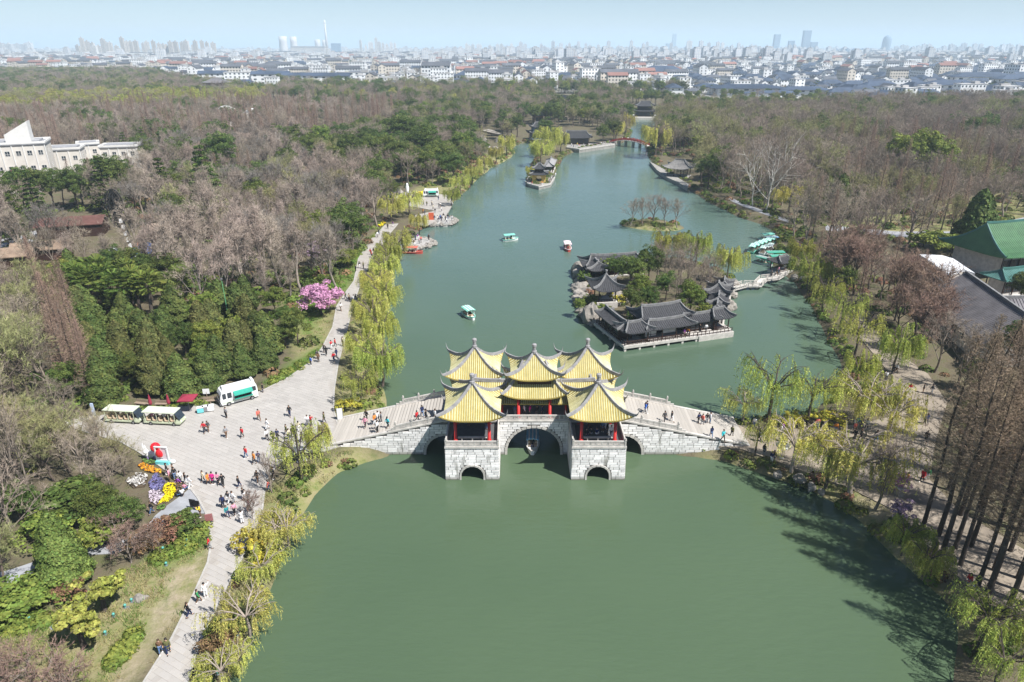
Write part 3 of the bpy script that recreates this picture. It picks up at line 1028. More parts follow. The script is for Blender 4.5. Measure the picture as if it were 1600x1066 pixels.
NAMES = {'bare': ('bare_tree', 'bare tree'), 'bare_pale': ('bare_poplar', 'bare poplar'), 'bare_bud': ('budding_tree', 'budding tree'), 'plane': ('plane_tree', 'plane tree'), 'bare_dome': ('domed_bare_tree', 'bare tree'),
         'redwood': ('dawn_redwood', 'redwood'), 'tall_redwood': ('tall_redwood', 'redwood'), 'rust_bare': ('russet_bare_tree', 'bare tree'), 'ever_dark': ('dark_evergreen', 'evergreen tree'),
         'ever_bright': ('bright_evergreen', 'evergreen tree'), 'ever_yellow': ('yellow_green_tree', 'leafing tree'), 'juniper': ('juniper', 'juniper'),
         'juniper_bronze': ('bronze_juniper', 'juniper'), 'conifer': ('bright_conifer', 'conifer'), 'cedar': ('cedar', 'cedar'), 'willow': ('willow', 'willow'), 'willow_green': ('green_willow', 'willow'),
         'willow_thin': ('thin_willow', 'willow'), 'willow_wisp': ('wispy_willow', 'willow'), 'palm': ('fan_palm', 'palm'), 'pink': ('blossom_tree', 'blossom tree'), 'purple': ('plum_tree', 'blossom tree'),
         'shrub': ('round_shrub', 'shrub'), 'shrub_bright': ('bright_shrub', 'shrub'), 'shrub_russet': ('russet_shrub', 'shrub'), 'shrub_yellow': ('forsythia', 'shrub'),
         'shrub_white': ('white_shrub', 'shrub'), 'pine': ('pine', 'pine'), 'shrub_bare': ('bare_shrub', 'shrub')}
NOHEIGHT = {'bare': 13, 'bare_pale': 14, 'bare_bud': 12, 'plane': 17, 'bare_dome': 12, 'redwood': 22, 'tall_redwood': 25, 'rust_bare': 11, 'ever_dark': 11, 'ever_bright': 10, 'ever_yellow': 10, 'juniper': 10,
   'juniper_bronze': 9.5, 'cedar': 14, 'conifer': 10, 'willow': 9, 'willow_green': 9, 'willow_thin': 9, 'willow_wisp': 7, 'palm': 5, 'pink': 6, 'purple': 4.5, 'shrub': 2.4, 'shrub_bright': 2.2,
   'shrub_russet': 2, 'shrub_yellow': 1.8, 'shrub_white': 2.2, 'pine': 5, 'shrub_bare': 3.2}
RT = random.Random(11)
TREE_XY = []
def tree(kind, x, y, h, label, group=None, wide=1.0, z=GZ, var=None, rz=None):
 nm, cat = NAMES[kind]
 v = PROTO[kind][RT.randrange(len(PROTO[kind])) if var is None else var % len(PROTO[kind])]
 s = h / NOHEIGHT[kind]
 o = bpy.data.objects.new(nm, None)
 o.location = (x, y, z - 0.05)
 o.rotation_euler = (0, 0, RT.uniform(0, 6.283) if rz is None else rz)
 o.scale = (s * wide, s * wide, s)
 COL.objects.link(o)
 tag(o, label, cat, group)
 if len(v[0].vertices):
  link_child(bpy.data.objects.new('trunk', v[0]), o)
 link_child(bpy.data.objects.new('crown', v[1]), o)
 TREE_XY.append((x, y))
 return o
def tree_px(kind, px, py, h, label, group=None, wide=1.0, z=GZ, **k):
 x, y = G(px, py, z)
 return tree(kind, x, y, h, label, group, wide, z, **k)
def mass(name, pts, kinds, label):
 me = bpy.data.meshes.new(name)
 me.from_pydata([(p[0], p[1], p[2]) for p in pts], [], [])
 for an, ix, ty in (('turn', 3, 'FLOAT'), ('size', 4, 'FLOAT'), ('pick', 5, 'INT')):
  at = me.attributes.new(an, ty, 'POINT')
  at.data.foreach_set('value', [p[ix] for p in pts])
 o = bpy.data.objects.new(name, me)
 COL.objects.link(o)
 tag(o, label, kind='stuff')
 ng = bpy.data.node_groups.new(name, 'GeometryNodeTree')
 ng.interface.new_socket('Geometry', in_out='INPUT', socket_type='NodeSocketGeometry')
 ng.interface.new_socket('Geometry', in_out='OUTPUT', socket_type='NodeSocketGeometry')
 N, L = ng.nodes, ng.links
 gi, go = N.new('NodeGroupInput'), N.new('NodeGroupOutput')
 cur = gi.outputs[0]
 jn = N.new('GeometryNodeJoinGeometry')
 L.new(jn.outputs[0], go.inputs[0])
 def attr(nm, ty):
  a = N.new('GeometryNodeInputNamedAttribute')
  a.data_type = ty
  a.inputs['Name'].default_value = nm
  return a.outputs['Attribute']
 for i, mesh in enumerate(kinds):
  src = bpy.data.objects.new(name + '_source', mesh)
  oi = N.new('GeometryNodeObjectInfo')
  oi.inputs['Object'].default_value = src
  ip = N.new('GeometryNodeInstanceOnPoints')
  cmp = N.new('FunctionNodeCompare')
  cmp.data_type = 'INT'
  cmp.operation = 'EQUAL'
  L.new(attr('pick', 'INT'), cmp.inputs[2])
  cmp.inputs[3].default_value = i
  L.new(cur, ip.inputs['Points'])
  L.new(cmp.outputs[0], ip.inputs['Selection'])
  L.new(oi.outputs['Geometry'], ip.inputs['Instance'])
  cx = N.new('ShaderNodeCombineXYZ')
  L.new(attr('turn', 'FLOAT'), cx.inputs[2])
  L.new(cx.outputs[0], ip.inputs['Rotation'])
  sx = N.new('ShaderNodeCombineXYZ')
  for k in range(3):
   L.new(attr('size', 'FLOAT'), sx.inputs[k])
  L.new(sx.outputs[0], ip.inputs['Scale'])
  L.new(ip.outputs[0], jn.inputs[0])
 md = o.modifiers.new('scatter', 'NODES')
 md.node_group = ng
 return o
def joined(kind, i=0):
 tm, cm, t, mw, ml = PROTO[kind][i % len(PROTO[kind])]
 return t.joined(kind + '_joined', mw, ml)
# upswept tiled roofs
def roof_fn(a, b, r, ze, zr, up, out, conc=0.45):
 h = zr - ze
 def S(face, s, t):
  wx, wy = a - (a - r) * t, b * (1 - t)
  if face == 'f':
   x, y = -wx + 2 * wx * s, -wy
  elif face == 'b':
   x, y = wx - 2 * wx * s, wy
  elif face == 'l':
   x, y = -wx, wy - 2 * wy * s
  else:
   x, y = wx, -wy + 2 * wy * s
  c = abs(2 * s - 1) ** 4 * (1 - t) ** 3
  k = 1 + out * c
  z = ze + h * ((1 - conc) * t + conc * t * t) + up * c
  return (x * k if abs(x) > 1e-6 else x, y * k, z)
 return S
def tiled_roof(parent, a, b, r, ze, zr, up, out, m_tile, m_ridge, pitch=0.3, conc=0.45, rib=0.13, ridge_w=0.28, ridge_h=0.4, horn=1.0, loc=(0, 0, 0), rz=0.0, ns=14, nt_=8,
               finial=0.0, main_h=0.5):
 S = roof_fn(a, b, r, ze, zr, up, out, conc)
 mb = MB()
 for f in 'fblr':
  rows = [[S(f, k / ns, j / nt_) for k in range(ns + 1)] for j in range(nt_ + 1)]
  mb.mi = 0
  mb.grid(rows)
  mb.mi = 1
  low = [[(x, y, z - 0.16) for x, y, z in row][::-1] for row in rows]
  mb.grid(low)
  mb.mi = 0
  mb.grid([[(x, y, z - 0.16) for x, y, z in rows[0]], rows[0]])
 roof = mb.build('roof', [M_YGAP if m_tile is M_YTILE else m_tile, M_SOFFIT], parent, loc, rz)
 tb = MB()
 for f in 'fblr':
  half = a if f in 'fb' else b
  rr = r if f in 'fb' else 0.0
  n = max(4, int(round(2 * half / pitch)))
  for i in range(n):
   X = -half + (i + 0.5) * 2 * half / n
   tm = 1.0 if abs(X) < rr else (half - abs(X)) / max(half - rr, 1e-6)
   tm = min(tm, 0.985)
   m_ = max(2, int(nt_ * tm))
   L_, T_, R_ = [], [], []
   for j in range(m_ + 1):
    t = tm * j / m_
    w = half - (half - rr) * t
    s = 0.5 + 0.5 * X / max(w, 1e-6)
    e = rib / 2 / max(2 * w, rib)
    p0, p1, p2 = S(f, max(0, s - e), t), S(f, s, t), S(f, min(1, s + e), t)
    L_.append(p0)
    T_.append((p1[0], p1[1], p1[2] + rib * 0.62))
    R_.append(p2)
   tb.grid([L_, T_, R_])
 tiles = tb.build('tile_rows', m_tile, roof)
 tag(tiles, kind='stuff')
 ch = [('f', 0), ('f', 1), ('b', 0), ('b', 1)]
 for f, s in ch:
  P = [Vector(S(f, s, t)) for t in np.linspace(1, 0, 10)]
  d = P[-1] - P[-2]
  d2 = Vector((d.x, d.y, 0)).normalized()
  e = P[-1].copy()
  hn = [e + d2 * horn * u * (1 - 0.35 * u) + Vector((0, 0, horn * (0.15 * u + 0.95 * u * u))) for u in (0.3, 0.6, 0.85, 1.0)]
  rb = MB()
  pts = P + hn
  n = len(pts)
  vs, fs = [], []
  for i, p in enumerate(pts):
   q = pts[min(i + 1, n - 1)] - pts[max(i - 1, 0)]
   sd = Vector((-q.y, q.x, 0)).normalized()
   k = 1.0 if i < 9 else max(0.12, 1 - (i - 8) / (n - 8.7))
   w, hh = ridge_w / 2 * k, ridge_h * k
   vs += [p - sd * w - Vector((0, 0, 0.08)), p + sd * w - Vector((0, 0, 0.08)), p + sd * w * 0.7 + Vector((0, 0, hh)), p - sd * w * 0.7 + Vector((0, 0, hh))]
  for i in range(n - 1):
   for k in range(4):
    u, v = i * 4 + k, i * 4 + (k + 1) % 4
    fs.append((u, v, v + 4, u + 4))
  fs += [(3, 2, 1, 0), (4 * n - 4, 4 * n - 3, 4 * n - 2, 4 * n - 1)]
  rb.add(vs, fs)
  rb.build('hip_ridge', m_ridge, roof)
 if r > 0.05:
  rb = MB()
  seg = 8
  for i in range(seg):
   x0, x1 = -r - .15 + (2 * r + .3) * i / seg, -r - .15 + (2 * r + .3) * (i + 1) / seg
   f0, f1 = abs(2 * i / seg - 1) ** 4, abs(2 * (i + 1) / seg - 1) ** 4
   rb.beam((x0, 0, zr + main_h / 2 - .1 + f0 * main_h * .5), (x1, 0, zr + main_h / 2 - .1 + f1 * main_h * .5), ridge_w, main_h)
  rb.build('main_ridge', m_ridge, roof)
 if finial:
  fb = MB()
  k = finial
  fb.lathe([(0.30 * k, -0.15), (0.30 * k, 0.12 * k), (0.2 * k, 0.2 * k), (0.2 * k, 0.62 * k), (0.27 * k, 0.68 * k), (0.27 * k, 0.92 * k), (0.14 * k, 1.0 * k)], (0, 0, zr + 0.1), 8)
  fb.build('finial', m_ridge, roof)
 return roof
# the stone bridge
BX, BY0, BY1 = 2.9, 77.5, 84.9       # centre line, near and far faces
AX = BY0 * 0.5 + BY1 * 0.5
DECK, PDECK = 5.05, 4.55
bridge = empty('stone_bridge', (BX, AX, 0), 0, 'long pale stone arch bridge carrying five yellow-roofed pavilions over the lake', 'bridge')
def arc(cx, r, z0, n=14):
 return [(cx - r * math.cos(math.pi * i / n), z0 + r * math.sin(math.pi * i / n)) for i in range(n + 1)]
def xz_prism(mb, poly, y0, y1):
 n = len(poly)
 ar = sum(poly[i][0] * poly[(i + 1) % n][1] - poly[(i + 1) % n][0] * poly[i][1] for i in range(n))
 if ar < 0:
  poly = poly[::-1]
 vs = [(x, y0, z) for x, z in poly] + [(x, y1, z) for x, z in poly]
 fs = [tuple(range(n)), tuple(range(2 * n - 1, n - 1, -1))] + [(i, i + n, (i + 1) % n + n, (i + 1) % n) for i in range(n)]
 mb.add(vs, fs)
def deck_z(x):
 return float(np.interp(x, [-27.4, -11.9, 11.8, 28.6], [1.32, DECK, DECK, 1.32]))
hw = (BY1 - BY0) / 2
ARCHES = [(0, 3.55, 0.55), (-11.6, 2.75, 0.2), (11.6, 2.75, 0.2)]
body = [(-27.4, -1.5)]
for cx_, r_, z_ in (ARCHES[1], ARCHES[0], ARCHES[2]):
 body += [(cx_ - r_, -1.5)] + arc(cx_, r_, z_) + [(cx_ + r_, -1.5)]
body += [(28.6, -1.5), (28.6, 1.22), (11.8, DECK - 0.1), (-11.9, DECK - 0.1), (-27.4, 1.22)]
b = MB()
xz_prism(b, body, -hw + 0.06, hw - 0.06)
b.build('body', M_JOINT, bridge)
PIERS = [(-7.85, -1), (7.85, -1), (-7.85, 1), (7.85, 1)]
PW, PD = 6.75, 5.8
PAR = (1.42, 0.55)
for px_, sg in PIERS:
 b = MB()
 poly = [(px_ - PW / 2 + .04, -1.5), (px_ - PAR[0], -1.5)] + arc(px_, PAR[0], PAR[1], 12) + [(px_ + PAR[0], -1.5), (px_ + PW / 2 - .04, -1.5), (px_ + PW / 2 - .04, PDECK - .1), (px_ - PW / 2 + .04, PDECK - .1)]
 y0, y1 = (-hw - PD + .04, -hw + 0.05) if sg < 0 else (hw - 0.05, hw + PD - .04)
 xz_prism(b, poly, y0, y1)
 b.v = [((x - px_) * (1 - 0.02 * max(0, z) / PDECK) + px_, y - sg * (0.32 * max(0, z) / PDECK if abs(y - (y0 if sg < 0 else y1)) < .1 else 0), z) for x, y, z in b.v]
 b.build('pier', M_JOINT, bridge)
unit_b = MB()
unit_b.box((0, 0, 0), (1, 1, 1), 0, 0.985)
BLK = unit_b.mesh('stone_block', M_BLOCK)
rb_ = random.Random(4)
blocks = []          # (x, y, z, length, height, turn, lean)
def course(x0, x1, y, z, h, free, face=-1, lean=0.0):
 x = x0
 first = True
 while x < x1 - 0.05:
  ln = rb_.uniform(0.62, 1.35) if not first else rb_.uniform(0.35, 1.2)
  first = False
  e = min(x + ln, x1)
  if x1 - e < 0.25:
   e = x1
  segs = [(x, e)]
  for cx_, r_, z0_ in free:
   zz = z + h * 0.35
   if zz < z0_:
    hwid = r_
   elif zz < z0_ + r_:
    hwid = math.sqrt(r_ * r_ - (zz - z0_) ** 2)
   else:
    continue
   hwid += 0.05
   ns_ = []
   for p, q in segs:
    if q <= cx_ - hwid or p >= cx_ + hwid:
     ns_.append((p, q))
    else:
     if p < cx_ - hwid:
      ns_.append((p, cx_ - hwid))
     if q > cx_ + hwid:
      ns_.append((cx_ + hwid, q))
   segs = ns_
  for p, q in segs:
   if q - p > 0.12:
    blocks.append((0.5 * (p + q), y + rb_.uniform(-0.018, 0.018), z + h / 2, q - p - 0.055, h - 0.05, 0, face))
  x = e
ch_ = 0.355
for px_, sg in PIERS[:2]:
 for i in range(13):
  z = -0.05 + i * ch_
  if z + ch_ > PDECK + .02:
   break
  k = 0.02 * max(0, z) / PDECK * PW / 2
  course(px_ - PW / 2 + k, px_ + PW / 2 - k, -hw - PD + 0.02 + 0.32 * max(0, z + .15) / PDECK, z, ch_, [(px_, PAR[0] + 0.22, PAR[1])])
n_pier = len(blocks)
for i in range(14):
 z = -0.05 + i * ch_
 if z + ch_ <= DECK:
  course(-7.85 + PW / 2 - .02, 7.85 - PW / 2 + .02, -hw + 0.03, z, ch_, [(0, 3.55 + .3, .55)])
n_mid = len(blocks)
side = []
for i in range(14):
 z = -0.4 + i * ch_
 top = z + ch_
 xl = -27.4 + (top - 1.22) / (DECK - 1.32) * 15.5 if top > 1.25 else -27.4
 xr = 28.6 - (top - 1.22) / (DECK - 1.32) * 16.8 if top > 1.25 else 28.6
 if xl < -7.85 - PW / 2 - .2:
  course(xl, -7.85 - PW / 2, -hw + 0.03, z, ch_, [(-11.6, 2.75 + .26, .2)])
 if xr > 7.85 + PW / 2 + .2:
  course(7.85 + PW / 2, xr, -hw + 0.03, z, ch_, [(11.6, 2.75 + .26, .2)])
front = blocks[:]
order = sorted(range(len(front)), key=lambda i: -front[i][3] * front[i][4] * (1.25 if i < n_pier else 1.0))
single = set(order[:298])
rest_b = MB()
for i, (x, y, z, ln, h, tz, fc) in enumerate(front):
 if i in single:
  inst('stone_block', BLK, bridge, (x, y, z), 0, (ln, 0.12, h))
 else:
  rest_b.box((x, y, z), (ln, 0.12, h))
for px_, sg in PIERS:
 for sx in (-1, 1):
  for i in range(12):
   z = -0.05 + i * ch_
   yy = -hw - PD + 0.1 + .2 * z / PDECK if sg < 0 else hw
   end = -hw if sg < 0 else hw + PD
   while yy < end - .1:
    l_ = rb_.uniform(.6, 1.2)
    e = min(yy + l_, end)
    rest_b.box((px_ + sx * (PW / 2 - 0.02 - 0.02 * z / PDECK * PW / 2), (yy + e) / 2, z + ch_ / 2), (0.12, e - yy - .035, ch_ - .035))
    yy = e
o = rest_b.build('stone_courses', M_BLOCK, bridge)
tag(o, kind='stuff')
def arch_ring(cx_, r_, z_, y, w, n):
 b = MB()
 for i in range(n):
  a0, a1 = math.pi * i / n + .012, math.pi * (i + 1) / n - .012
  P = [(cx_ - r0 * math.cos(q), y + dy, z_ + r0 * math.sin(q)) for dy in (-.09, .12) for r0, q in ((r_ - .03, a0), (r_ + w, a0), (r_ + w, a1), (r_ - .03, a1))]
  b.add(P, [(0, 1, 2, 3), (7, 6, 5, 4), (0, 4, 5, 1), (1, 5, 6, 2), (2, 6, 7, 3), (3, 7, 4, 0)])
 for sx in (-1, 1):
  b.box((cx_ + sx * (r_ + w / 2 - .015), y + .015, z_ / 2 - .2), (w + .03, .21, z_ + .4))
 b.build('arch_ring', M_STONE, bridge)
for cx_, r_, z_ in ARCHES:
 arch_ring(cx_, r_, z_, -hw + 0.02, 0.3, 17 if r_ > 3 else 13)
 arch_ring(cx_, r_, z_, hw - 0.05, 0.3, 17 if r_ > 3 else 13)
for px_, sg in PIERS:
 arch_ring(px_, PAR[0], PAR[1], -hw - PD + .06 if sg < 0 else hw + PD - .1, 0.2, 9)
b = MB()
b.box((0, 0, DECK - 0.06), (23.7, 2 * hw + .1, 0.14))
b.build('deck', M_STEP, bridge)
for px_, sg in PIERS:
 b = MB()
 b.box((px_, sg * (hw + PD / 2 - .12), PDECK - .04), (PW - .1, PD - .2, 0.16))
 b.build('pier_deck', M_STEP, bridge)
 b = MB()
 b.box((px_, sg * (hw + PD - .36), PDECK + .0), (PW + .02, .34, 0.24))
 for sx in (-1, 1):
  b.box((px_ + sx * (PW / 2 - .14), sg * (hw + PD / 2 - .25), PDECK + .0), (.3, PD - .75, 0.22))
 b.build('coping', M_STONE, bridge)
st_ = MB()
st_.box((0, 0, 0), (1, 1, 1))
STEP = st_.mesh('step', M_STEP)
for x0, x1, sg in ((-27.4, -11.9, 1), (28.6, 11.8, -1)):
 n = 34
 for i in range(n):
  xa, xb = x0 + (x1 - x0) * i / n, x0 + (x1 - x0) * (i + 1) / n
  z = 1.34 + (DECK - 1.34) * (i + 1) / n
  inst('step', STEP, bridge, ((xa + xb) / 2, 0, z - 0.2), 0, (abs(xb - xa) - 0.05, 2 * hw - 0.7, 0.4))
for sy in (-1, 1):
 b = MB()
 for xa, za, xb, zb in ((-27.4, 1.36, -11.9, DECK + .06), (-11.9, DECK + .06, 11.8, DECK + .06), (11.8, DECK + .06, 28.6, 1.36)):
  b.beam((xa, sy * (hw - .14), za), (xb, sy * (hw - .14), zb), .42, .2)
 b.build('coping', M_STONE, bridge)
def post(x, y, z, h=0.95):
 b = MB()
 b.box((0, 0, h / 2 - .05), (.2, .2, h + .1))
 b.box((0, 0, h + .06), (.26, .26, .1))
 b.lathe([(.1, h + .1), (.13, h + .2), (.09, h + .32), (.02, h + .38)], (0, 0, 0), 6)
 b.build('post', M_STONE, bridge, (x, y, z))
def slab(p0, p1):
 b = MB()
 p0, p1 = Vector(p0), Vector(p1)
 u = Vector((0, 0, 1))
 b.beam(p0 + u * .72, p1 + u * .72, .17, .17)
 b.beam(p0 + u * .16, p1 + u * .16, .14, .3)
 b.beam(p0 + u * .48, p1 + u * .48, .1, .1)
 for k in (0.02, .33, .66, .98):
  q = p0.lerp(p1, k)
  b.beam(q + u * .3, q + u * .66, .14, .14)
 b.build('balustrade_slab', M_STONE, bridge)
def rail_run(p0, p1, n):
 p0, p1 = Vector(p0), Vector(p1)
 for i in range(n):
  a, c = p0.lerp(p1, i / n), p0.lerp(p1, (i + 1) / n)
  slab(a, c)
  if i:
   post(*a)
for sy in (-1, 1):
 y = sy * (hw - .14)
 for xa, xb, n in ((-18.2, -11.6, 3), (18.9, 11.6, 3)):
  rail_run((xa, y, deck_z(xa) + .08), (xb, y, deck_z(xb) + .08), n)
  post(xa, y, deck_z(xa), 1.1)
  post(xb, y, deck_z(xb))
  b = MB()
  dx = -1 if xa < 0 else 1
  b.prism([(0, -.09), (dx * 1.0, -.09), (dx * 1.0, .09), (0, .09)], 0, .28)
  b.prism([(0, -.085), (dx * .5, -.085), (dx * .5, .085), (0, .085)], .27, .6)
  b.build('end_scroll', M_STONE, bridge, (xa, y, deck_z(xa + dx * .5) + .05))
 for i in range(5):
  a, c = Vector((-7.85 + PW / 2, y, DECK + .08)), Vector((7.85 - PW / 2, y, DECK + .08))
  slab(a.lerp(c, i / 5), a.lerp(c, (i + 1) / 5))
for px_, sg in PIERS:
 yo, yi = sg * (hw + PD - .36), sg * hw
 zc = PDECK + .1
 cs = [(px_ - PW / 2 + .16, yi), (px_ - PW / 2 + .16, yo), (px_ + PW / 2 - .16, yo), (px_ + PW / 2 - .16, yi)]
 for (xa, ya), (xb, yb) in zip(cs, cs[1:]):
  for i in range(3):
   a, c = Vector((xa, ya, zc)), Vector((xb, yb, zc))
   slab(a.lerp(c, i / 3), a.lerp(c, (i + 1) / 3))
 for xa, ya in cs[1:3]:
  post(xa, ya, zc - .1, .9)
# five pavilions and their gallery
def col_mesh(h, r=0.2):
 b = MB()
 b.lathe([(r * 1.5, 0), (r * 1.5, .12), (r, .2), (r, h)], (0, 0, 0), 10)
 return b.mesh('column', M_RED, True)
pav = empty('corner_pavilion', (BX - 7.85, 75.7, PDECK + .04), 0, 'square yellow-roofed pavilion on the near left pier of the bridge', 'pavilion', 'corner pavilions of the bridge')
CM = col_mesh(3.55)
for sx in (-1, 1):
 for sy in (-1, 1):
  inst('column', CM, pav, (sx * 2.1, sy * 2.1, 0))
b = MB()
for sx in (-1, 1):
 b.beam((sx * 2.1, -2.1, 3.35), (sx * 2.1, 2.1, 3.35), .2, .45)
 b.beam((-2.1, sx * 2.1, 3.35), (2.1, sx * 2.1, 3.35), .2, .45)
b.box((0, 0, 3.72), (5.0, 5.0, .1))
b.build('beams', M_DWOOD, pav)
for sy in (-1, 1):
 b = MB()
 b.box((0, sy * 2.1, .45), (3.6, .38, .09))
 for k in (-1.3, 0, 1.3):
  b.box((k, sy * 2.1, .2), (.16, .3, .4))
 b.build('bench', M_STONE, pav)
b = MB()
b.box((0, 0, .012), (5.2, 5.2, .024))
b.build('floor', mat('dark_floor', (0.10, 0.10, 0.105), 0.7, 0.2, 1.5), pav)
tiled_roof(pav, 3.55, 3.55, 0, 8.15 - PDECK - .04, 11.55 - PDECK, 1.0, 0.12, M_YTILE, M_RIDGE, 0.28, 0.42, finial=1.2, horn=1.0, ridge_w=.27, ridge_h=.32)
for (px_, sg), lb in zip(PIERS[1:], ('near right', 'far left', 'far right')):
 dup(pav, (BX + px_ - (0.25 if sg > 0 else 0), 75.7 if sg < 0 else 86.7, PDECK + .04), 0, 1.0, 'square yellow-roofed pavilion on the %s pier of the bridge' % lb)
cp = empty('central_pavilion', (BX, AX, DECK + .02), 0, 'taller central bridge pavilion with two tiers of yellow roof', 'pavilion')
CM2 = col_mesh(3.2, .2)
for sx in (-1, 1):
 for sy in (-1, 1):
  inst('column', CM2, cp, (sx * 2.05, sy * 2.9, 0))
  inst('column', CM2, cp, (sx * 2.05, sy * 1.2, 0))
b = MB()
for sx in (-1, 1):
 b.beam((sx * 2.05, -2.9, 3.0), (sx * 2.05, 2.9, 3.0), .2, .4)
 b.beam((-2.05, sx * 2.9, 3.0), (2.05, sx * 2.9, 3.0), .2, .4)
b.box((0, 0, 3.3), (5.2, 6.0, .1))
b.build('beams', M_DWOOD, cp)
b = MB()
b.box((0, 0, 4.75), (4.4, 4.0, 1.7))
b.build('upper_wall', M_DWOOD, cp)
z0 = DECK + .02
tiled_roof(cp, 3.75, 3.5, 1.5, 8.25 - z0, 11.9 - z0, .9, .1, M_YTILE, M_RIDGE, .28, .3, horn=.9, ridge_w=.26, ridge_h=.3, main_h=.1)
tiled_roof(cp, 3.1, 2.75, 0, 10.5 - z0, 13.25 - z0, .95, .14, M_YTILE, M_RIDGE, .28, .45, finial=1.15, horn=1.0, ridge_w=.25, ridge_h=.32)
ga = empty('bridge_gallery', (BX, AX, DECK + .02), 0, 'low yellow-roofed gallery running between the bridge pavilions', 'gallery')
for sx in (-1, 1):
 for x in (4.2, 6.8, 9.6):
  for sy in (-1, 1):
   inst('column', CM2, ga, (sx * x, sy * 2.1, 0), 0, (.8, .8, .66))
 b = MB()
 b.beam((sx * 3.3, -2.1, 2.0), (sx * 9.8, -2.1, 2.0), .18, .35)
 b.beam((sx * 3.3, 2.1, 2.0), (sx * 9.8, 2.1, 2.0), .18, .35)
 b.box((sx * 6.5, 1.6, 1.0), (6.4, .1, 1.9))
 b.build('beams', M_DWOOD, ga)
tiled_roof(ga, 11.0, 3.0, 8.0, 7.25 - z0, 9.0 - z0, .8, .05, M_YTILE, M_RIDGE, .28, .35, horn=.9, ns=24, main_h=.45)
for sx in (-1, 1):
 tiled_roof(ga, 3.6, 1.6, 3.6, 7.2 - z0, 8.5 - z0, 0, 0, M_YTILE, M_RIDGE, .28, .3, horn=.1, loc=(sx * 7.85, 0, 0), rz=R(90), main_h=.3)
# halls, pavilions and houses of the park
def lattice(parent, name, w, h, loc, rz, m=M_DWOOD, nx=3, glass=True):
 b = MB()
 b.box((0, 0, h / 2), (w, .06, h))
 f = b.build(name, M_GLASS if glass else M_PLASTER, parent, loc, rz)
 c = MB()
 for i in range(nx + 1):
  c.box((-w / 2 + w * i / nx, -.04, h / 2), (.08, .07, h))
 for z in (0.04, h * .35, h - .04):
  c.box((0, -.042, z), (w, .06, .08))
 c.build('frame', m, f)
 return f
def hall(name, label, cat, xy, rz, L, W, z0, wall_h, over=1.0, rise=None, ridge=None, group=None, up=.7, out=.05, m_tile=None, m_ridge=None, walls='lattice', pitch=.42,
         base=0.5, m_wall=None, two=False, horn=.7, finial=0.0, cols=True):
 m_tile, m_ridge = m_tile or M_DTILE, m_ridge or M_DRIDGE
 t = empty(name, (xy[0], xy[1], z0), rz, label, cat, group)
 rise = rise if rise else W * .42
 ridge = ridge if ridge is not None else max(0, L / 2 - W * .38)
 if base:
  b = MB()
  b.box((0, 0, -base / 2 + .02), (L + .9, W + .9, base))
  b.build('plinth', M_STONE, t)
 if cols:
  n = max(2, int(L / 2.6) + 1)
  for i in range(n):
   for sy in (-1, 1):
    b = MB()
    b.lathe([(.14, 0), (.12, .2), (.12, wall_h)], (0, 0, 0), 6)
    b.build('column', M_DWOOD, t, (-L / 2 + L * i / (n - 1), sy * W / 2, .03))
 mw = m_wall or (M_DWOOD if walls != 'plaster' else M_PLASTER)
 if walls != 'open':
  b = MB()
  b.box((0, 0, wall_h / 2), (L - .5, W - .5, wall_h))
  b.build('wall', mw, t, (0, 0, .02))
  nn = max(1, int(L / 2.4))
  for i in range(nn):
   for sy in (-1, 1):
    lattice(t, 'window', (L - .8) / nn * .78, wall_h * (.62 if walls == 'lattice' else .4), (-L / 2 + .4 + (L - .8) * (i + .5) / nn, sy * (W / 2 - .21), wall_h * (.18 if walls == 'lattice' else .35)),
      0 if sy < 0 else math.pi)
 else:
  for sy in (-1, 1):
   b = MB()
   b.beam((-L / 2, sy * W / 2, .5), (L / 2, sy * W / 2, .5), .07, .1)
   b.beam((-L / 2, sy * W / 2, .2), (L / 2, sy * W / 2, .2), .06, .08)
   k = int(L / .5)
   for i in range(k + 1):
    b.box((-L / 2 + L * i / k, sy * W / 2, .25), (.05, .05, .5))
   b.build('railing', M_DWOOD, t)
 b = MB()
 for sy in (-1, 1):
  b.beam((-L / 2, sy * W / 2, wall_h - .12), (L / 2, sy * W / 2, wall_h - .12), .14, .3)
 for sx in (-1, 1):
  b.beam((sx * L / 2, -W / 2, wall_h - .12), (sx * L / 2, W / 2, wall_h - .12), .14, .3)
 b.build('beams', M_DWOOD, t)
 if two:
  tiled_roof(t, L / 2 + over, W / 2 + over, max(0, L / 2 - W * .12), wall_h, wall_h + rise * .55, up, out, m_tile, m_ridge, pitch, .3, horn=horn, nt_=5, main_h=.2)
  b = MB()
  b.box((0, 0, wall_h + rise * .25 + 1.1), (L * .78, W * .7, 2.2 + rise * .5))
  b.build('upper_wall', mw, t)
  zz = wall_h + rise * .5 + 1.9
  tiled_roof(t, L * .39 + over * .9, W * .35 + over * .9, ridge * .72, zz, zz + rise, up, out, m_tile, m_ridge, pitch, .42, horn=horn, finial=finial, nt_=6)
 else:
  tiled_roof(t, L / 2 + over, W / 2 + over, ridge, wall_h, wall_h + rise, up, out, m_tile, m_ridge, pitch, .4, horn=horn, finial=finial, nt_=6)
 return t
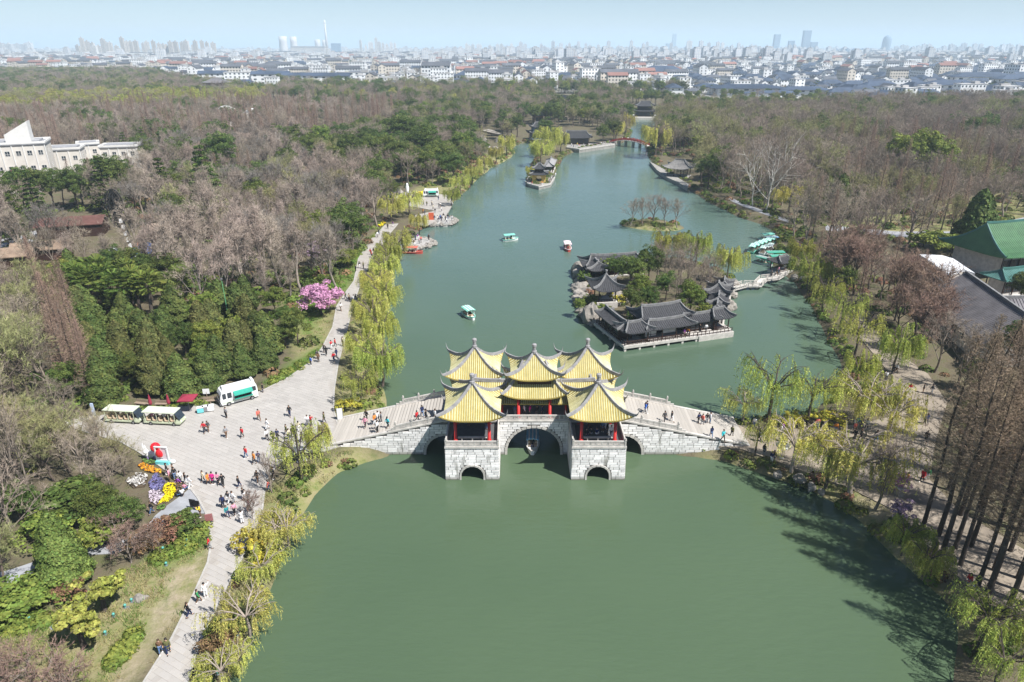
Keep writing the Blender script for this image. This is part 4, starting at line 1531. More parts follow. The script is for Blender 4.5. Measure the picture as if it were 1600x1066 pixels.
# garden island: waterside hall on its platform
OX, OY = G(975, 543, .9)
AL = math.atan2(6.2, 19.0)
def isl(u, v):
 return (OX + u * math.cos(AL) - v * math.sin(AL), OY + u * math.sin(AL) + v * math.cos(AL))
plat = empty('waterside_platform', (OX, OY, 0), AL, 'long pale stone platform on short piles under the waterside hall', 'platform')
b = MB()
b.prism([(0, 0), (15.2, 0), (15.2, 12), (-.4, 12)], .55, 1.05)
b.build('slab', M_STONE, plat)
b = MB()
b.prism([(15.2, -.15), (22.6, -.15), (22.6, 9), (15.2, 9)], -.8, 1.08)
b.build('retaining_wall', M_STONE, plat)
for i in range(6):
 b = MB()
 b.box((0, 0, -.1), (.4, .5, 1.3))
 b.build('pile', M_STONE, plat, (.35 + i * 2.9, .35, 0))
for i in range(4):
 b = MB()
 b.box((0, 0, -.1), (.4, .5, 1.3))
 b.build('pile', M_STONE, plat, (.2, 3.0 + i * 2.9, 0))
for p0, p1 in (((.25, .25), (15, .25)), ((.25, .25), (-.1, 11.5)), ((15, .1), (22.3, .1))):
 b = MB()
 a_, c_ = Vector((*p0, 1.05)), Vector((*p1, 1.05))
 n = int((c_ - a_).length / .8)
 b.beam(a_ + Vector((0, 0, .75)), c_ + Vector((0, 0, .75)), .09, .1)
 b.beam(a_ + Vector((0, 0, .3)), c_ + Vector((0, 0, .3)), .07, .08)
 for i in range(n + 1):
  q = a_.lerp(c_, i / n)
  b.beam(q, q + Vector((0, 0, .8)), .08, .08)
 b.build('railing', M_DWOOD, plat)
IW = dict(m_tile=M_DTILE, m_ridge=M_DRIDGE)
hall('corner_pavilion_hall', 'small dark-roofed pavilion at the front left corner of the island hall', 'hall', isl(2.9, 2.1), AL, 4.0, 3.0, 1.07, 2.35, .8, 1.15, 1.3, 'waterside halls of the island', up=.5, horn=.4, walls='open')
hall('side_wing', 'dark-roofed left wing running back from the corner of the island hall', 'hall', isl(1.6, 7.0), AL + R(90), 8.0, 2.6, 1.07, 2.2, .6, 1.0, 4.2, 'waterside halls of the island', up=.2, horn=.25)
hall('front_gallery', 'low dark-roofed front gallery of the island hall', 'hall', isl(9.4, 2.2), AL, 8.6, 2.8, 1.07, 2.3, .6, .95, 3.6, 'waterside halls of the island', up=.3, horn=.3, walls='open')
hall('main_hall', 'main dark-roofed hall of the island, rising behind the front gallery', 'hall', isl(10.2, 5.9), AL, 8.4, 4.2, 1.07, 2.9, .9, 1.7, 4.0, 'waterside halls of the island', up=.6, horn=.5)
hall('corridor', 'long dark-roofed corridor right of the main island hall', 'hall', isl(16.8, 3.4), AL, 6.6, 2.8, 1.09, 2.1, .6, .85, 3.2, 'waterside halls of the island', up=.2, horn=.2)
hall('end_pavilion', 'small dark-roofed pavilion at the right end of the island hall', 'hall', isl(21.0, 3.2), AL, 3.0, 3.0, 1.09, 2.3, .7, 1.2, 1.2, 'waterside halls of the island', up=.4, horn=.4, walls='open')
lattice(plat, 'white_panel', 2.6, 1.3, (10.2, 2.2, 1.6), 0, M_PLASTER, 2, False)
lattice(plat, 'white_panel', 2.4, 1.1, (6.4, 2.2, 1.3), 0, M_DWOOD, 2, False)
for i, (x_, y_, l_, z_) in enumerate([(39.6, 123.6, 3.8, 1.1), (40.9, 127.4, 3.8, 1.4), (44.6, 136.5, 4.6, 1.5)]):
 hall('stepped_corridor', ('lowest', 'middle', 'farthest')[i] + ' section of the stepped dark-roofed corridor on the right of the island', 'hall', (x_, y_), AL + R(54), l_, 2.5, z_, 2.1, .7, 1.2, 1.5,
         'stepped corridor sections', up=.5, horn=.5, walls='open', base=1.0)
hall('lookout_pavilion', 'dark upswept pavilion at the island end of the zigzag bridge', 'pavilion', (42.0, 131.8), AL + R(54), 3.2, 3.0, 1.7, 2.3, .9, 1.8, .5, None, up=.9, horn=.8, walls='open', base=1.2)
x_, y_ = G(962, 424, 2.0)
hall('back_hall', 'long dark-roofed hall at the back of the garden island', 'hall', (x_ - .5, y_ + 1.5), R(10), 12.5, 5.0, 1.4, 2.4, .9, 1.7, 5.4, None, up=.5, horn=.5)
x_, y_ = G(930, 428, 2.0)
hall('porch', 'short dark-roofed porch at the left front of the back hall', 'hall', (x_ + .2, y_ - .2), R(100), 4.6, 4.2, 1.4, 2.3, .8, 1.4, 1.1, None, up=.8, horn=.7, walls='open')
x_, y_ = G(945, 466, 2.6)
t = hall('pointed_pavilion', 'dark pointed pavilion with upswept eaves on the island rockery', 'pavilion', (x_, y_), R(8), 3.4, 3.4, 2.4, 2.6, 1.2, 2.6, 0, None, up=1.0, out=.12, finial=1.0, horn=.8, walls='open', base=1.5)
# zigzag bridge
zz = [G(*p, 1.0) for p in ((1138, 452), (1164, 445), (1184, 445), (1193, 436), (1212, 434), (1224, 427))]
zb = empty('zigzag_bridge', (zz[0][0], zz[0][1], 0), 0, 'narrow pale zigzag footbridge from the island to the right shore', 'bridge')
for i in range(len(zz) - 1):
 a_, c_ = Vector((zz[i][0] - zz[0][0], zz[i][1] - zz[0][1], 0)), Vector((zz[i + 1][0] - zz[0][0], zz[i + 1][1] - zz[0][1], 0))
 d_ = (c_ - a_).normalized()
 sd_ = Vector((-d_.y, d_.x, 0))
 b = MB()
 b.beam(a_ - d_ * .5 + Vector((0, 0, .8 + .004 * i)), c_ + d_ * .5 + Vector((0, 0, .8 + .004 * i)), 1.9, .2)
 b.build('deck', M_STONE, zb)
 for s in (-1, 1):
  b = MB()
  for h_, w_ in ((.75, .14), (.4, .1)):
   b.beam(a_ + sd_ * s * .9 + Vector((0, 0, .9 + h_)), c_ + sd_ * s * .9 + Vector((0, 0, .9 + h_)), .12, w_)
  n = max(2, int((c_ - a_).length / 1.2))
  for k in range(n + 1):
   q = a_.lerp(c_, k / n) + sd_ * s * .9
   b.beam(q + Vector((0, 0, .85)), q + Vector((0, 0, 1.75)), .13, .13)
  b.build('railing', M_STONE, zb)
 for k in (.05, .5, .95):
  b = MB()
  q = a_.lerp(c_, k)
  b.box((q.x, q.y, 0), (.35, .35, 1.5))
  b.build('pile', M_STONE, zb)
x_, y_ = G(1212, 424, 1.2)
hall('gate_pavilion', 'small dark gate pavilion where the zigzag bridge meets the right shore', 'pavilion', (x_ + 1.5, y_ + 1), R(30), 4, 2.6, 1.2, 2.3, .6, 1.0, 1.2, None, up=.3, horn=.3, walls='open', base=.5)
# yellow pavilion on the spit
M_OCHRE = mat('ochre_wall', (0.62, 0.42, 0.11), 0.85, 0.12, 1.0)
px0 = G(845, 286, .9)
cy_ = empty('yellow_pavilion', (px0[0] - .6, px0[1] + 3.2, .9), R(-4), 'small yellow-walled pavilion with a round moon gate and two dark roofs on the spit', 'pavilion')
for k in range(4):
 b = MB()
 n = 20
 w_, h_, r_ = 5.2, 3.1, 1.15
 ring = [(r_ * math.cos(2 * math.pi * i / n), 1.5 + r_ * math.sin(2 * math.pi * i / n)) for i in range(n)]
 def edge(x, z):
  z -= 1.5
  s = min(w_ / 2 / abs(x) if abs(x) > 1e-6 else 9e9, ((h_ - 1.5) if z > 0 else 1.5) / abs(z) if abs(z) > 1e-6 else 9e9)
  return (x * s, 1.5 + z * s)
 outr = [edge(*p) for p in ring]
 corners = None
 for y0, fl in ((-w_ / 2, 0), (-w_ / 2 + .25, 1)):
  vs = [(x, y0, z) for x, z in ring] + [(x, y0, z) for x, z in outr]
  fs = [(i, (i + 1) % n, (i + 1) % n + n, i + n) for i in range(n)]
  if not fl:
   fs = [f[::-1] for f in fs]
  b.add(vs, fs)
 b.add([(x, y, z) for y in (-w_ / 2, -w_ / 2 + .25) for x, z in ring], [(i, (i + 1) % n, (i + 1) % n + n, i + n) for i in range(n)])
 for sx in (-1, 1):
  b.box((sx * (w_ / 2 - .3), -w_ / 2 + .125, h_ / 2), (.58, .24, h_))
 b.box((0, -w_ / 2 + .125, h_ - .15), (w_ - .04, .23, .32))
 b.build('wall', M_OCHRE, cy_, (0, 0, 0), k * math.pi / 2)
b = MB()
b.box((0, 0, .02), (5, 5, .04))
b.build('floor', M_DWOOD, cy_)
tiled_roof(cy_, 3.5, 3.5, 0.9, 3.1, 4.5, .5, .06, M_DTILE, M_DRIDGE, .4, .3, horn=.4, nt_=5)
b = MB()
b.box((0, 0, 4.7), (3.2, 3.2, 1.4))
b.build('upper_wall', M_DWOOD, cy_)
tiled_roof(cy_, 2.4, 2.4, .5, 5.2, 6.9, .5, .08, M_DTILE, M_DRIDGE, .4, .4, horn=.5, nt_=5, finial=.5)
ter = empty('spit_terrace', (px0[0], px0[1], 0), 0, 'pale stone terrace around the yellow pavilion', 'terrace')
b = MB()
tp = [G(*p, .9) for p in ((821, 285), (826, 289), (842, 293), (860, 289), (867, 278), (862, 272), (836, 272), (825, 276))]
b.prism([(x - px0[0], y - px0[1]) for x, y in tp], -1.2, .88)
b.build('slab', M_TERR, ter)
b = MB()
for a_, c_ in zip(tp[:4], tp[1:5]):
 b.beam((a_[0] - px0[0], a_[1] - px0[1], 1.15), (c_[0] - px0[0], c_[1] - px0[1], 1.15), .3, .5)
b.build('parapet', M_STONE, ter)
q0, q1 = G(853, 276, 1.2), G(862, 256, 1.2)
hall('spit_corridor', 'grey-roofed covered walk leading back from the yellow pavilion', 'hall', ((q0[0] + q1[0]) / 2 + .5, (q0[1] + q1[1]) / 2 + 1), math.atan2(q1[1] - q0[1], q1[0] - q0[0]), 15, 3.0, 1.1, 2.6, .7, 1.5, 6.6, None, up=.3, horn=.3, walls='open', m_tile=M_RIDGE)
# far end of the lake
x_, y_ = G(901, 226, 1.5)
hall('grey_waterside_hall', 'grey hip-roofed hall facing the lake behind the spit', 'hall', (x_, y_ + 4), R(-2), 13.5, 6.5, 1.4, 3.4, 1.3, 3.2, 5.2, None, up=.8, horn=.9)
b = empty('hall_terrace', (0, 0, 0), 0, 'pale waterfront terrace below the grey hall', 'terrace')
tp = [G(*p, 1.0) for p in ((884, 233), (905, 236), (960, 228), (965, 220), (930, 224), (886, 228))]
q = MB()
q.prism(tp, -1, 1.3)
q.build('slab', M_TERR, b)
q = MB()
for a_, c_ in zip(tp[:2], tp[1:3]):
 q.beam((*a_, 1.7), (*c_, 1.7), .3, .7)
q.build('parapet', M_STONE, b)
x_, y_ = G(842, 217, 1.5)
hall('blue_pavilion', 'small two-tiered dark pavilion with bluish walls left of the grey hall', 'pavilion', (x_, y_ + 2), R(12), 10, 6, 1.4, 3.4, 1.2, 2.4, 3, None, up=.8, horn=.8, two=True, m_wall=mat('blue_grey_wall', (.16, .22, .34), .7, .2, 1))
x_, y_ = G(1009, 183, 1.5)
hall('two_storey_tower', 'dark two-storey hall at the far end of the canal', 'hall', (x_, y_ + 6), R(-6), 14, 8, 1.6, 3.8, 1.6, 3.2, 4.6, None, up=.9, horn=.9, two=True)
q = MB()
tp = [G(*p, 1.0) for p in ((984, 185), (1030, 185), (1034, 180), (980, 180))]
q.prism(tp, -1, 1.6)
tag(q.build('canal_landing', M_STONE), 'pale landing stage in front of the two-storey hall', 'landing')
x_, y_ = G(882, 170, 1.5)
t = empty('gable_house', (x_, y_, 1.2), R(18), 'house with a bright white pointed gable among the far trees', 'house')
q = MB()
q.add([(-5, -8, 0), (5, -8, 0), (5, -8, 6), (0, -8, 11), (-5, -8, 6), (-5, 8, 0), (5, 8, 0), (5, 8, 6), (0, 8, 11), (-5, 8, 6)],
      [(0, 1, 2, 3, 4), (9, 8, 7, 6, 5), (0, 4, 9, 5), (1, 6, 7, 2)])
q.build('wall', M_PLASTER, t)
q = MB()
for sx in (-1, 1):
 q.add([(0, -8.3, 11.3), (sx * 5.6, -8.3, 5.75), (sx * 5.6, 8.3, 5.75), (0, 8.3, 11.3), (0, -8.3, 11.0), (sx * 5.6, -8.3, 5.4), (sx * 5.6, 8.3, 5.4), (0, 8.3, 11.0)],
          [(0, 1, 2, 3), (7, 6, 5, 4), (0, 4, 5, 1), (2, 6, 7, 3), (1, 5, 6, 2)])
q.build('roof', M_DTILE, t)
x_, y_ = G(1058, 276, 1.3)
hall('shore_pavilion', 'grey upswept-roofed pavilion on the far right shore below the red bridge', 'pavilion', (x_ + 1, y_ + 2), R(-25), 8, 6, 1.4, 3.2, 1.4, 3.0, 1.8, None, up=1.0, horn=.9, walls='open', m_tile=mat('grey_tile', (.2, .19, .18), .8, .3, 1.5), base=.8)
q = MB()
tp = [G(*p, .8) for p in ((1015, 254), (1026, 267), (1042, 279), (1060, 287), (1074, 296), (1076, 290), (1060, 280), (1034, 264))]
q.prism(tp, -1, 1.3)
tag(q.build('shore_terrace', M_TERR), 'pale stone terrace at the waterline below the grey shore pavilion', 'terrace')
x_, y_ = G(1071, 205, 1.5)
hall('thatched_pavilion', 'small brownish pointed pavilion among trees right of the canal', 'pavilion', (x_, y_), R(10), 5, 5, 1.3, 2.8, 1.2, 3.4, 0, None, up=.5, horn=.4, walls='open', m_tile=mat('thatch', (.26, .2, .17), .9, .3, 2))
x_, y_ = G(840, 192, 1.5)
hall('hill_pavilion', 'brown-walled pavilion with white-edged roof above the blue pavilion', 'pavilion', (x_, y_), R(20), 6, 5, 1.3, 5.0, 1.2, 2.6, 1.2, None, up=.9, horn=.8, m_wall=mat('brown_wall', (.3, .2, .16), .8, .2, 1))
# red bridge
r0, r1 = G(955, 223, 1.2), G(1013, 229, 1.2)
L_ = math.hypot(r1[0] - r0[0], r1[1] - r0[1])
rb = empty('red_bridge', ((r0[0] + r1[0]) / 2, (r0[1] + r1[1]) / 2, 0), math.atan2(r1[1] - r0[1], r1[0] - r0[0]), 'low arched footbridge with bright red railings at the far narrows', 'bridge')
L_RB = L_
zb_ = lambda x: 1.3 + 2.0 * (1 - (2 * x / L_) ** 2)
q = MB()
for i in range(12):
 xa, xc = -L_ / 2 + L_ * i / 12, -L_ / 2 + L_ * (i + 1) / 12
 q.beam((xa, 0, zb_(xa)), (xc, 0, zb_(xc)), 3.0, .3)
q.build('deck', M_STONE, rb)
for sy in (-1, 1):
 q = MB()
 for i in range(12):
  xa, xc = -L_ / 2 + L_ * i / 12, -L_ / 2 + L_ * (i + 1) / 12
  q.beam((xa, sy * 1.4, zb_(xa) + 1.05), (xc, sy * 1.4, zb_(xc) + 1.05), .16, .22)
  q.beam((xa, sy * 1.4, zb_(xa) + .55), (xc, sy * 1.4, zb_(xc) + .55), .1, .5)
  q.beam((xa, sy * 1.4, zb_(xa)), (xa, sy * 1.4, zb_(xa) + 1.3), .2)
 q.build('railing', M_RED, rb)
for x in (-L_ * .28, -L_ * .1, L_ * .1, L_ * .28):
 q = MB()
 q.box((x, 0, zb_(x) / 2 - .6), (.5, 2.4, zb_(x) + 1.2))
 q.build('pier', M_STONE, rb)
# rockery arch on the left bank
# halls on the right: green-roofed hall, grey roofs, white flat roof
M_GTILE = mat('green_tile', (0.05, 0.135, 0.055), 0.55, 0.2, .5, spec=.4)
M_TEAL = mat('teal_tile', (0.06, 0.16, 0.14), 0.55, 0.2, .6)
x_, y_ = G(1560, 405, 4)
hall('green_hall', 'large hall with a bright green tiled roof at the right edge', 'hall', (x_ + 7, y_ + 4), R(18), 26, 13, 1.3, 5.0, 1.6, 6.0, 12.5, None, up=.6, horn=.8, m_tile=M_GTILE, m_ridge=M_TEAL, pitch=.6, m_wall=M_STONE)
x_, y_ = G(1560, 440, 4)
hall('teal_annex', 'low teal-roofed annex in front of the green-roofed hall', 'hall', (x_ + 6, y_ + 2), R(18), 14, 4, 1.3, 3.6, .8, 1.6, 6, None, up=.2, horn=.3, m_tile=M_TEAL, m_ridge=M_TEAL, m_wall=M_STONE)
M_GROOF = mat('weathered_grey_tile', (0.155, 0.145, 0.15), 0.85, 0.3, .5)
def gable_block(name, label, p0, p1, W, h, rise, m_roof, m_wall, z0=1.2, gable=True, pitch=.55):
 L = math.hypot(p1[0] - p0[0], p1[1] - p0[1])
 t = empty(name, ((p0[0] + p1[0]) / 2, (p0[1] + p1[1]) / 2, z0), math.atan2(p1[1] - p0[1], p1[0] - p0[0]), label, 'building')
 q = MB()
 q.add([(-L / 2, -W / 2, 0), (-L / 2, W / 2, 0), (-L / 2, W / 2, h), (-L / 2, 0, h + rise * .95), (-L / 2, -W / 2, h), (L / 2, -W / 2, 0), (L / 2, W / 2, 0), (L / 2, W / 2, h), (L / 2, 0, h + rise * .95), (L / 2, -W / 2, h)],
          [(4, 3, 2, 1, 0), (5, 6, 7, 8, 9), (0, 5, 9, 4), (1, 2, 7, 6)])
 q.build('wall', m_wall, t)
 q = MB()
 e = .7
 for s in (-1, 1):
  zl = h - e * rise / (W / 2)
  q.add([(-L / 2 - .4, 0, h + rise), (L / 2 + .4, 0, h + rise), (L / 2 + .4, s * (W / 2 + e), zl), (-L / 2 - .4, s * (W / 2 + e), zl),
               (-L / 2 - .4, 0, h + rise - .25), (L / 2 + .4, 0, h + rise - .25), (L / 2 + .4, s * (W / 2 + e), zl - .25), (-L / 2 - .4, s * (W / 2 + e), zl - .25)],
              [(0, 1, 2, 3), (7, 6, 5, 4), (0, 4, 5, 1), (1, 5, 6, 2), (2, 6, 7, 3), (3, 7, 4, 0)])
 rf = q.build('roof', m_roof, t)
 q = MB()
 n = int(L / pitch)
 for s in (-1, 1):
  zl = h - e * rise / (W / 2)
  for i in range(n):
   x = -L / 2 + L * (i + .5) / n
   q.beam((x, s * .1, h + rise - .02), (x, s * (W / 2 + e), zl + .03), .16, .12)
 tag(q.build('tile_rows', m_roof, rf), kind='stuff')
 q = MB()
 q.box((0, 0, h + rise + .15), (L + .9, .4, .5))
 q.build('main_ridge', M_DRIDGE, rf)
 nw = int(L / 4)
 for s in (-1, 1):
  for i in range(nw):
   lattice(t, 'window', 1.6, 1.5, (-L / 2 + L * (i + .5) / nw, s * (W / 2 + .02), h * .4), 0 if s < 0 else math.pi)
 return t
p0, p1 = G(1511, 427, 9.4), G(1618, 502, 9.4)
gable_block('grey_roofed_building', 'long building with weathered grey tile roof near the right edge', p0, p1, 13, 4.0, 4.2, M_GROOF, M_STONE)
q0, q1 = G(1442, 425, 4), G(1536, 500, 4)
gable_block('narrow_corridor', 'narrow grey-roofed corridor in front of the weathered grey roof', q0, q1, 2.6, 2.6, 1.0, M_GROOF, M_STONE)
fp = [G(*p, 5.6) for p in ((1435, 397), (1472, 399), (1490, 404), (1524, 427), (1507, 421), (1487, 428), (1479, 427), (1456, 410))]
t = empty('flat_roof_annex', (fp[0][0], fp[0][1], 0), 0, 'annex with a glaring white flat metal roof left of the green hall', 'building')
fp = [(x - t.location.x, y - t.location.y) for x, y in fp]
q = MB()
q.prism(fp, 1.2, 5.2)
q.build('wall', M_STONE, t)
q = MB()
q.prism(fp, 5.22, 5.6)
for k in range(1, 9):
 a_, c_ = Vector((*fp[0], 5.62)).lerp(Vector((*fp[3], 5.62)), k / 9), Vector((*fp[7], 5.62)).lerp(Vector((*fp[5], 5.62)), k / 9)
 q.beam(a_, c_, .12, .08)
q.build('roof', mat('white_metal_roof', (.74, .75, .76), .5, .05, .4), t)
x_, y_ = G(1545, 520, 3)
gable_block('gable_end_wing', 'grey-roofed wing with a pale gable at the right edge', G(1560, 500, 3), G(1660, 500, 3), 7, 3.6, 2.6, M_GROOF, M_PLASTER)
# white villa on the left
M_CREAM = mat('cream_render', (0.64, 0.595, 0.53), .9, .1, .3)
M_CAP = mat('grey_flat_roof', (.30, .30, .31), .9, .2, .4)
M_REDROOF = mat('red_roof', (.13, .062, .05), .7, .25, .6)
def villa(name, label, px, py, L, W, h, rz, floors, tower=False):
 x, y = G(px, py, GZ)
 t = empty(name, (x, y, GZ), rz, label, 'villa', 'cream villas at the left')
 q = MB()
 q.box((0, 0, h / 2), (L, W, h))
 q.build('wall', M_CREAM, t)
 q = MB()
 q.box((0, 0, h + .2), (L + .8, W + .8, .4))
 q.box((0, 0, h + .75), (L * .8, W * .7, .7))
 q.build('roof', M_CAP, t)
 q = MB()
 for s in (-1, 1):
  q.box((0, s * (W / 2 + .3), h + .7), (L + .8, .25, .7))
  q.box((s * (L / 2 + .3), 0, h + .7), (.25, W + .3, .7))
 q.build('parapet', M_PLASTER, t)
 nx = max(2, int(L / 3.4))
 for f in range(floors):
  for i in range(nx):
   for s in (-1, 1):
    lattice(t, 'window', 1.5, 1.7, (-L / 2 + L * (i + .5) / nx, s * (W / 2 + .02), h * (f + .3) / floors), 0 if s < 0 else math.pi, M_PLASTER, 2)
  for s in (-1, 1):
   lattice(t, 'window', 1.5, 1.7, (s * (L / 2 + .02), 0, h * (f + .3) / floors), s * math.pi / 2, M_PLASTER, 2)
 for i in range(nx + 1):
  q = MB()
  q.box((-L / 2 + L * i / nx, -W / 2 - .1, h / 2), (.3, .25, h))
  q.build('pilaster', M_PLASTER, t)
 if tower:
  q = MB()
  q.add([(-4.2, -3, h), (3.6, -3, h), (3.6, 3, h), (-4.2, 3, h), (-4.2, -3, h + 2.6), (3.6, -3, h + 7), (3.6, 3, h + 7), (-4.2, 3, h + 2.6)],
              [(0, 1, 5, 4), (1, 2, 6, 5), (2, 3, 7, 6), (3, 0, 4, 7), (4, 5, 6, 7)])
  q.build('stair_tower', M_PLASTER, t, (1, -W / 2 + 4.2, .9))
 return t
villa('villa', 'tall cream villa with a white slanted stair tower at the left edge', 50, 292, 17, 13, 16, R(24), 3, True)
villa('villa', 'cream villa wing at the very left edge beside the tall one', -12, 282, 12, 12, 12, R(24), 3)
villa('villa', 'second cream villa to the right of the tall one, below two taller roofs', 112, 276, 12, 10, 11, R(20), 2)
villa('villa', 'small cream villa set back between the second and the farthest', 146, 262, 8, 8, 10, R(30), 2)
villa('villa', 'farthest cream villa, half hidden by pale poplars', 196, 264, 14, 9, 9.5, R(14), 2)
x_, y_ = G(42, 300, GZ)
t = empty('red_roofed_house', (x_, y_, GZ), R(10), 'small house with a dark red hip roof in front of the tall villa', 'house')
q = MB()
q.box((0, 0, 2.5), (11, 7, 5))
q.build('wall', M_CREAM, t)
tiled_roof(t, 6.5, 4.5, 3, 5, 7.6, .1, 0, M_REDROOF, M_REDROOF, .6, .1, horn=.1)
for k in (-3, 0, 3):
 lattice(t, 'window', 1.4, 1.5, (k, -3.52, 1.8), 0)
x_, y_ = G(342, 150, GZ)
hall('far_pagoda', 'brown two-tiered pagoda roof standing out of the far left wood', 'pavilion', (x_, y_), R(5), 24, 16, 1.2, 9.5, 3, 4, 6, None, two=True, m_tile=M_GROOF, pitch=1.2, cols=False)
for px, py, l_, lb in ((357, 196, 9, 'small white-roofed house in the left redwood stand, left one'), (398, 202, 8, 'small white-roofed house in the left redwood stand, right one')):
 x_, y_ = G(px, py, GZ)
 t = empty('white_cabin', (x_, y_, GZ), R(15), lb, 'house')
 q = MB()
 q.box((0, 0, 5), (l_, 7, 10))
 q.build('wall', M_PLASTER, t)
 q = MB()
 q.lathe([(l_ * .72, 10), (l_ * .3, 12.2), (.1, 12.8)], (0, 0, 0), 4)
 q.build('roof', M_WHITE, t)
# fun-fair bits on the left: coaster mast, red canopy, tent, brown sheds
x_, y_ = G(205, 402, GZ)
t = empty('ride_tower', (x_, y_, GZ), .4, 'dark steel ride tower with pale cars beside the left wood', 'ride')
q = MB()
for sx in (-1, 1):
 for sy in (-1, 1):
  q.beam((sx * .5 + 1, sy * .5, 0), (sx * .3 - 1, sy * .3, 15), .16)
for k in range(12):
 z = k * 1.25
 o_ = 1 - 2 * z / 15
 for sx in (-1, 1):
  q.beam((o_ - .5 * sx, -.45, z), (o_ + .5 * sx - .15, -.4, z + 1.25), .1)
  q.beam((o_ - .5, -.45 * sx, z), (o_ - .5, .45 * sx, z + 1.25), .1)
q.build('mast', M_BLACK, t)
q = MB()
for k in range(4):
 ca_, sa_ = math.cos(k * .8), math.sin(k * .8)
 pts = [(math.cos(a) * (1.9 - .3 * k) * ca_ - 1.0, math.cos(a) * (1.9 - .3 * k) * sa_, 12.5 + math.sin(a) * (4.6 - .7 * k)) for a in np.linspace(0, 6.283, 22)]
 q.tube(pts, .13, 5, False)
 for i in range(0, 22, 2):
  q.beam(pts[i], pts[(i + 9) % 22], .1)
rt = random.Random(6)
for k in range(90):
 e = []
 for _ in range(2):
  a, c, d = rt.uniform(0, 6.28), rt.uniform(-1, 1), rt.uniform(.3, 1)
  w = math.sqrt(1 - c * c) * 2.0 * d
  e.append((w * math.cos(a) - 1.0, w * math.sin(a), 12.3 + c * 4.8))
 q.beam(e[0], e[1], .09)
q.build('track_loop', M_BLACK, t)
for k in range(5):
 q = MB()
 q.box((0, 0, 0), (.8, .9, 1.0), 0, .8)
 q.build('car', M_WHITE, t, (-.4 + .2 * k, -.6, 9.5 - 1.6 * k))
for (px, py, l_, w_, h_, m_, lb, cat) in (
  (118, 366, 17, 9, 3.5, M_REDROOF, 'wide faded red canopy roof of the ride hall', 'canopy'),
  (70, 405, 13, 5, 3.0, mat('brown_roof', (.25, .18, .13), .9, .3, .6), 'long brown shed roof left of the tent', 'shed'),
  (10, 418, 14, 6, 3.2, MATS['brown_roof'], 'brown timber shed at the left edge', 'shed'),
  (285, 372, 16, 4, 3.0, mat('tan_roof', (.42, .32, .25), .9, .2, .6), 'low tan-roofed shed in the middle of the left wood', 'shed')):
 x_, y_ = G(px, py, GZ)
 t = empty('ride_shed', (x_, y_, GZ), R(16), lb, cat)
 q = MB()
 q.box((0, 0, h_ / 2), (l_ - 1, w_ - 1, h_))
 q.build('wall', M_DWOOD, t)
 q = MB()
 for s in (-1, 1):
  q.add([(-l_ / 2, 0, h_ + 1.6), (l_ / 2, 0, h_ + 1.6), (l_ / 2, s * w_ / 2, h_), (-l_ / 2, s * w_ / 2, h_), (-l_ / 2, 0, h_ + 1.4), (l_ / 2, 0, h_ + 1.4), (l_ / 2, s * w_ / 2, h_ - .2), (-l_ / 2, s * w_ / 2, h_ - .2)],
              [(0, 1, 2, 3), (7, 6, 5, 4), (0, 4, 5, 1), (1, 5, 6, 2), (2, 6, 7, 3), (3, 7, 4, 0)])
 q.build('roof', m_, t)
x_, y_ = G(183, 415, GZ)
t = empty('tent', (x_, y_, GZ), .3, 'tan pointed tent with a white cap at the foot of the ride tower', 'tent')
q = MB()
n = 8
q.lathe([(3.6, 2.2), (1.3, 3.6), (.1, 4.8)], (0, 0, 0), n)
q.build('canopy', mat('tan_canvas', (.5, .36, .24), .8, .12, 1), t)
q = MB()
q.lathe([(1.25, 3.75), (.15, 4.95)], (0, 0, 0), n)
q.build('cap', M_WHITE, t)
for k in range(n):
 a = 2 * math.pi * k / n
 q = MB()
 q.beam((3.3 * math.cos(a), 3.3 * math.sin(a), 0), (3.3 * math.cos(a), 3.3 * math.sin(a), 2.3), .12)
 q.build('pole', M_METAL, t)
for (px, py, m_, lb) in ((213, 396, mat('orange_plastic', (.55, .16, .07), .5, .1, 1), 'orange inflatable hut beside the blue one'),
                         (228, 395, mat('blue_plastic', (.05, .16, .5), .5, .1, 1), 'blue play hut, right of the orange one'),
                         (216, 404, MATS['blue_plastic'], 'blue play box below the orange hut')):
 x_, y_ = G(px, py, GZ)
 t = empty('play_hut', (x_, y_, GZ), .3, lb, 'play hut')
 q = MB()
 q.box((0, 0, 1.0), (2.6, 2.2, 2.0))
 q.build('body', m_, t)
 q = MB()
 q.box((0, 0, 2.3), (3.0, 2.6, .6), 0, .4)
 q.build('roof', m_, t)
 q = MB()
 q.box((0, -1.12, .7), (.8, .08, 1.4))
 q.build('door', M_WHITE, t)
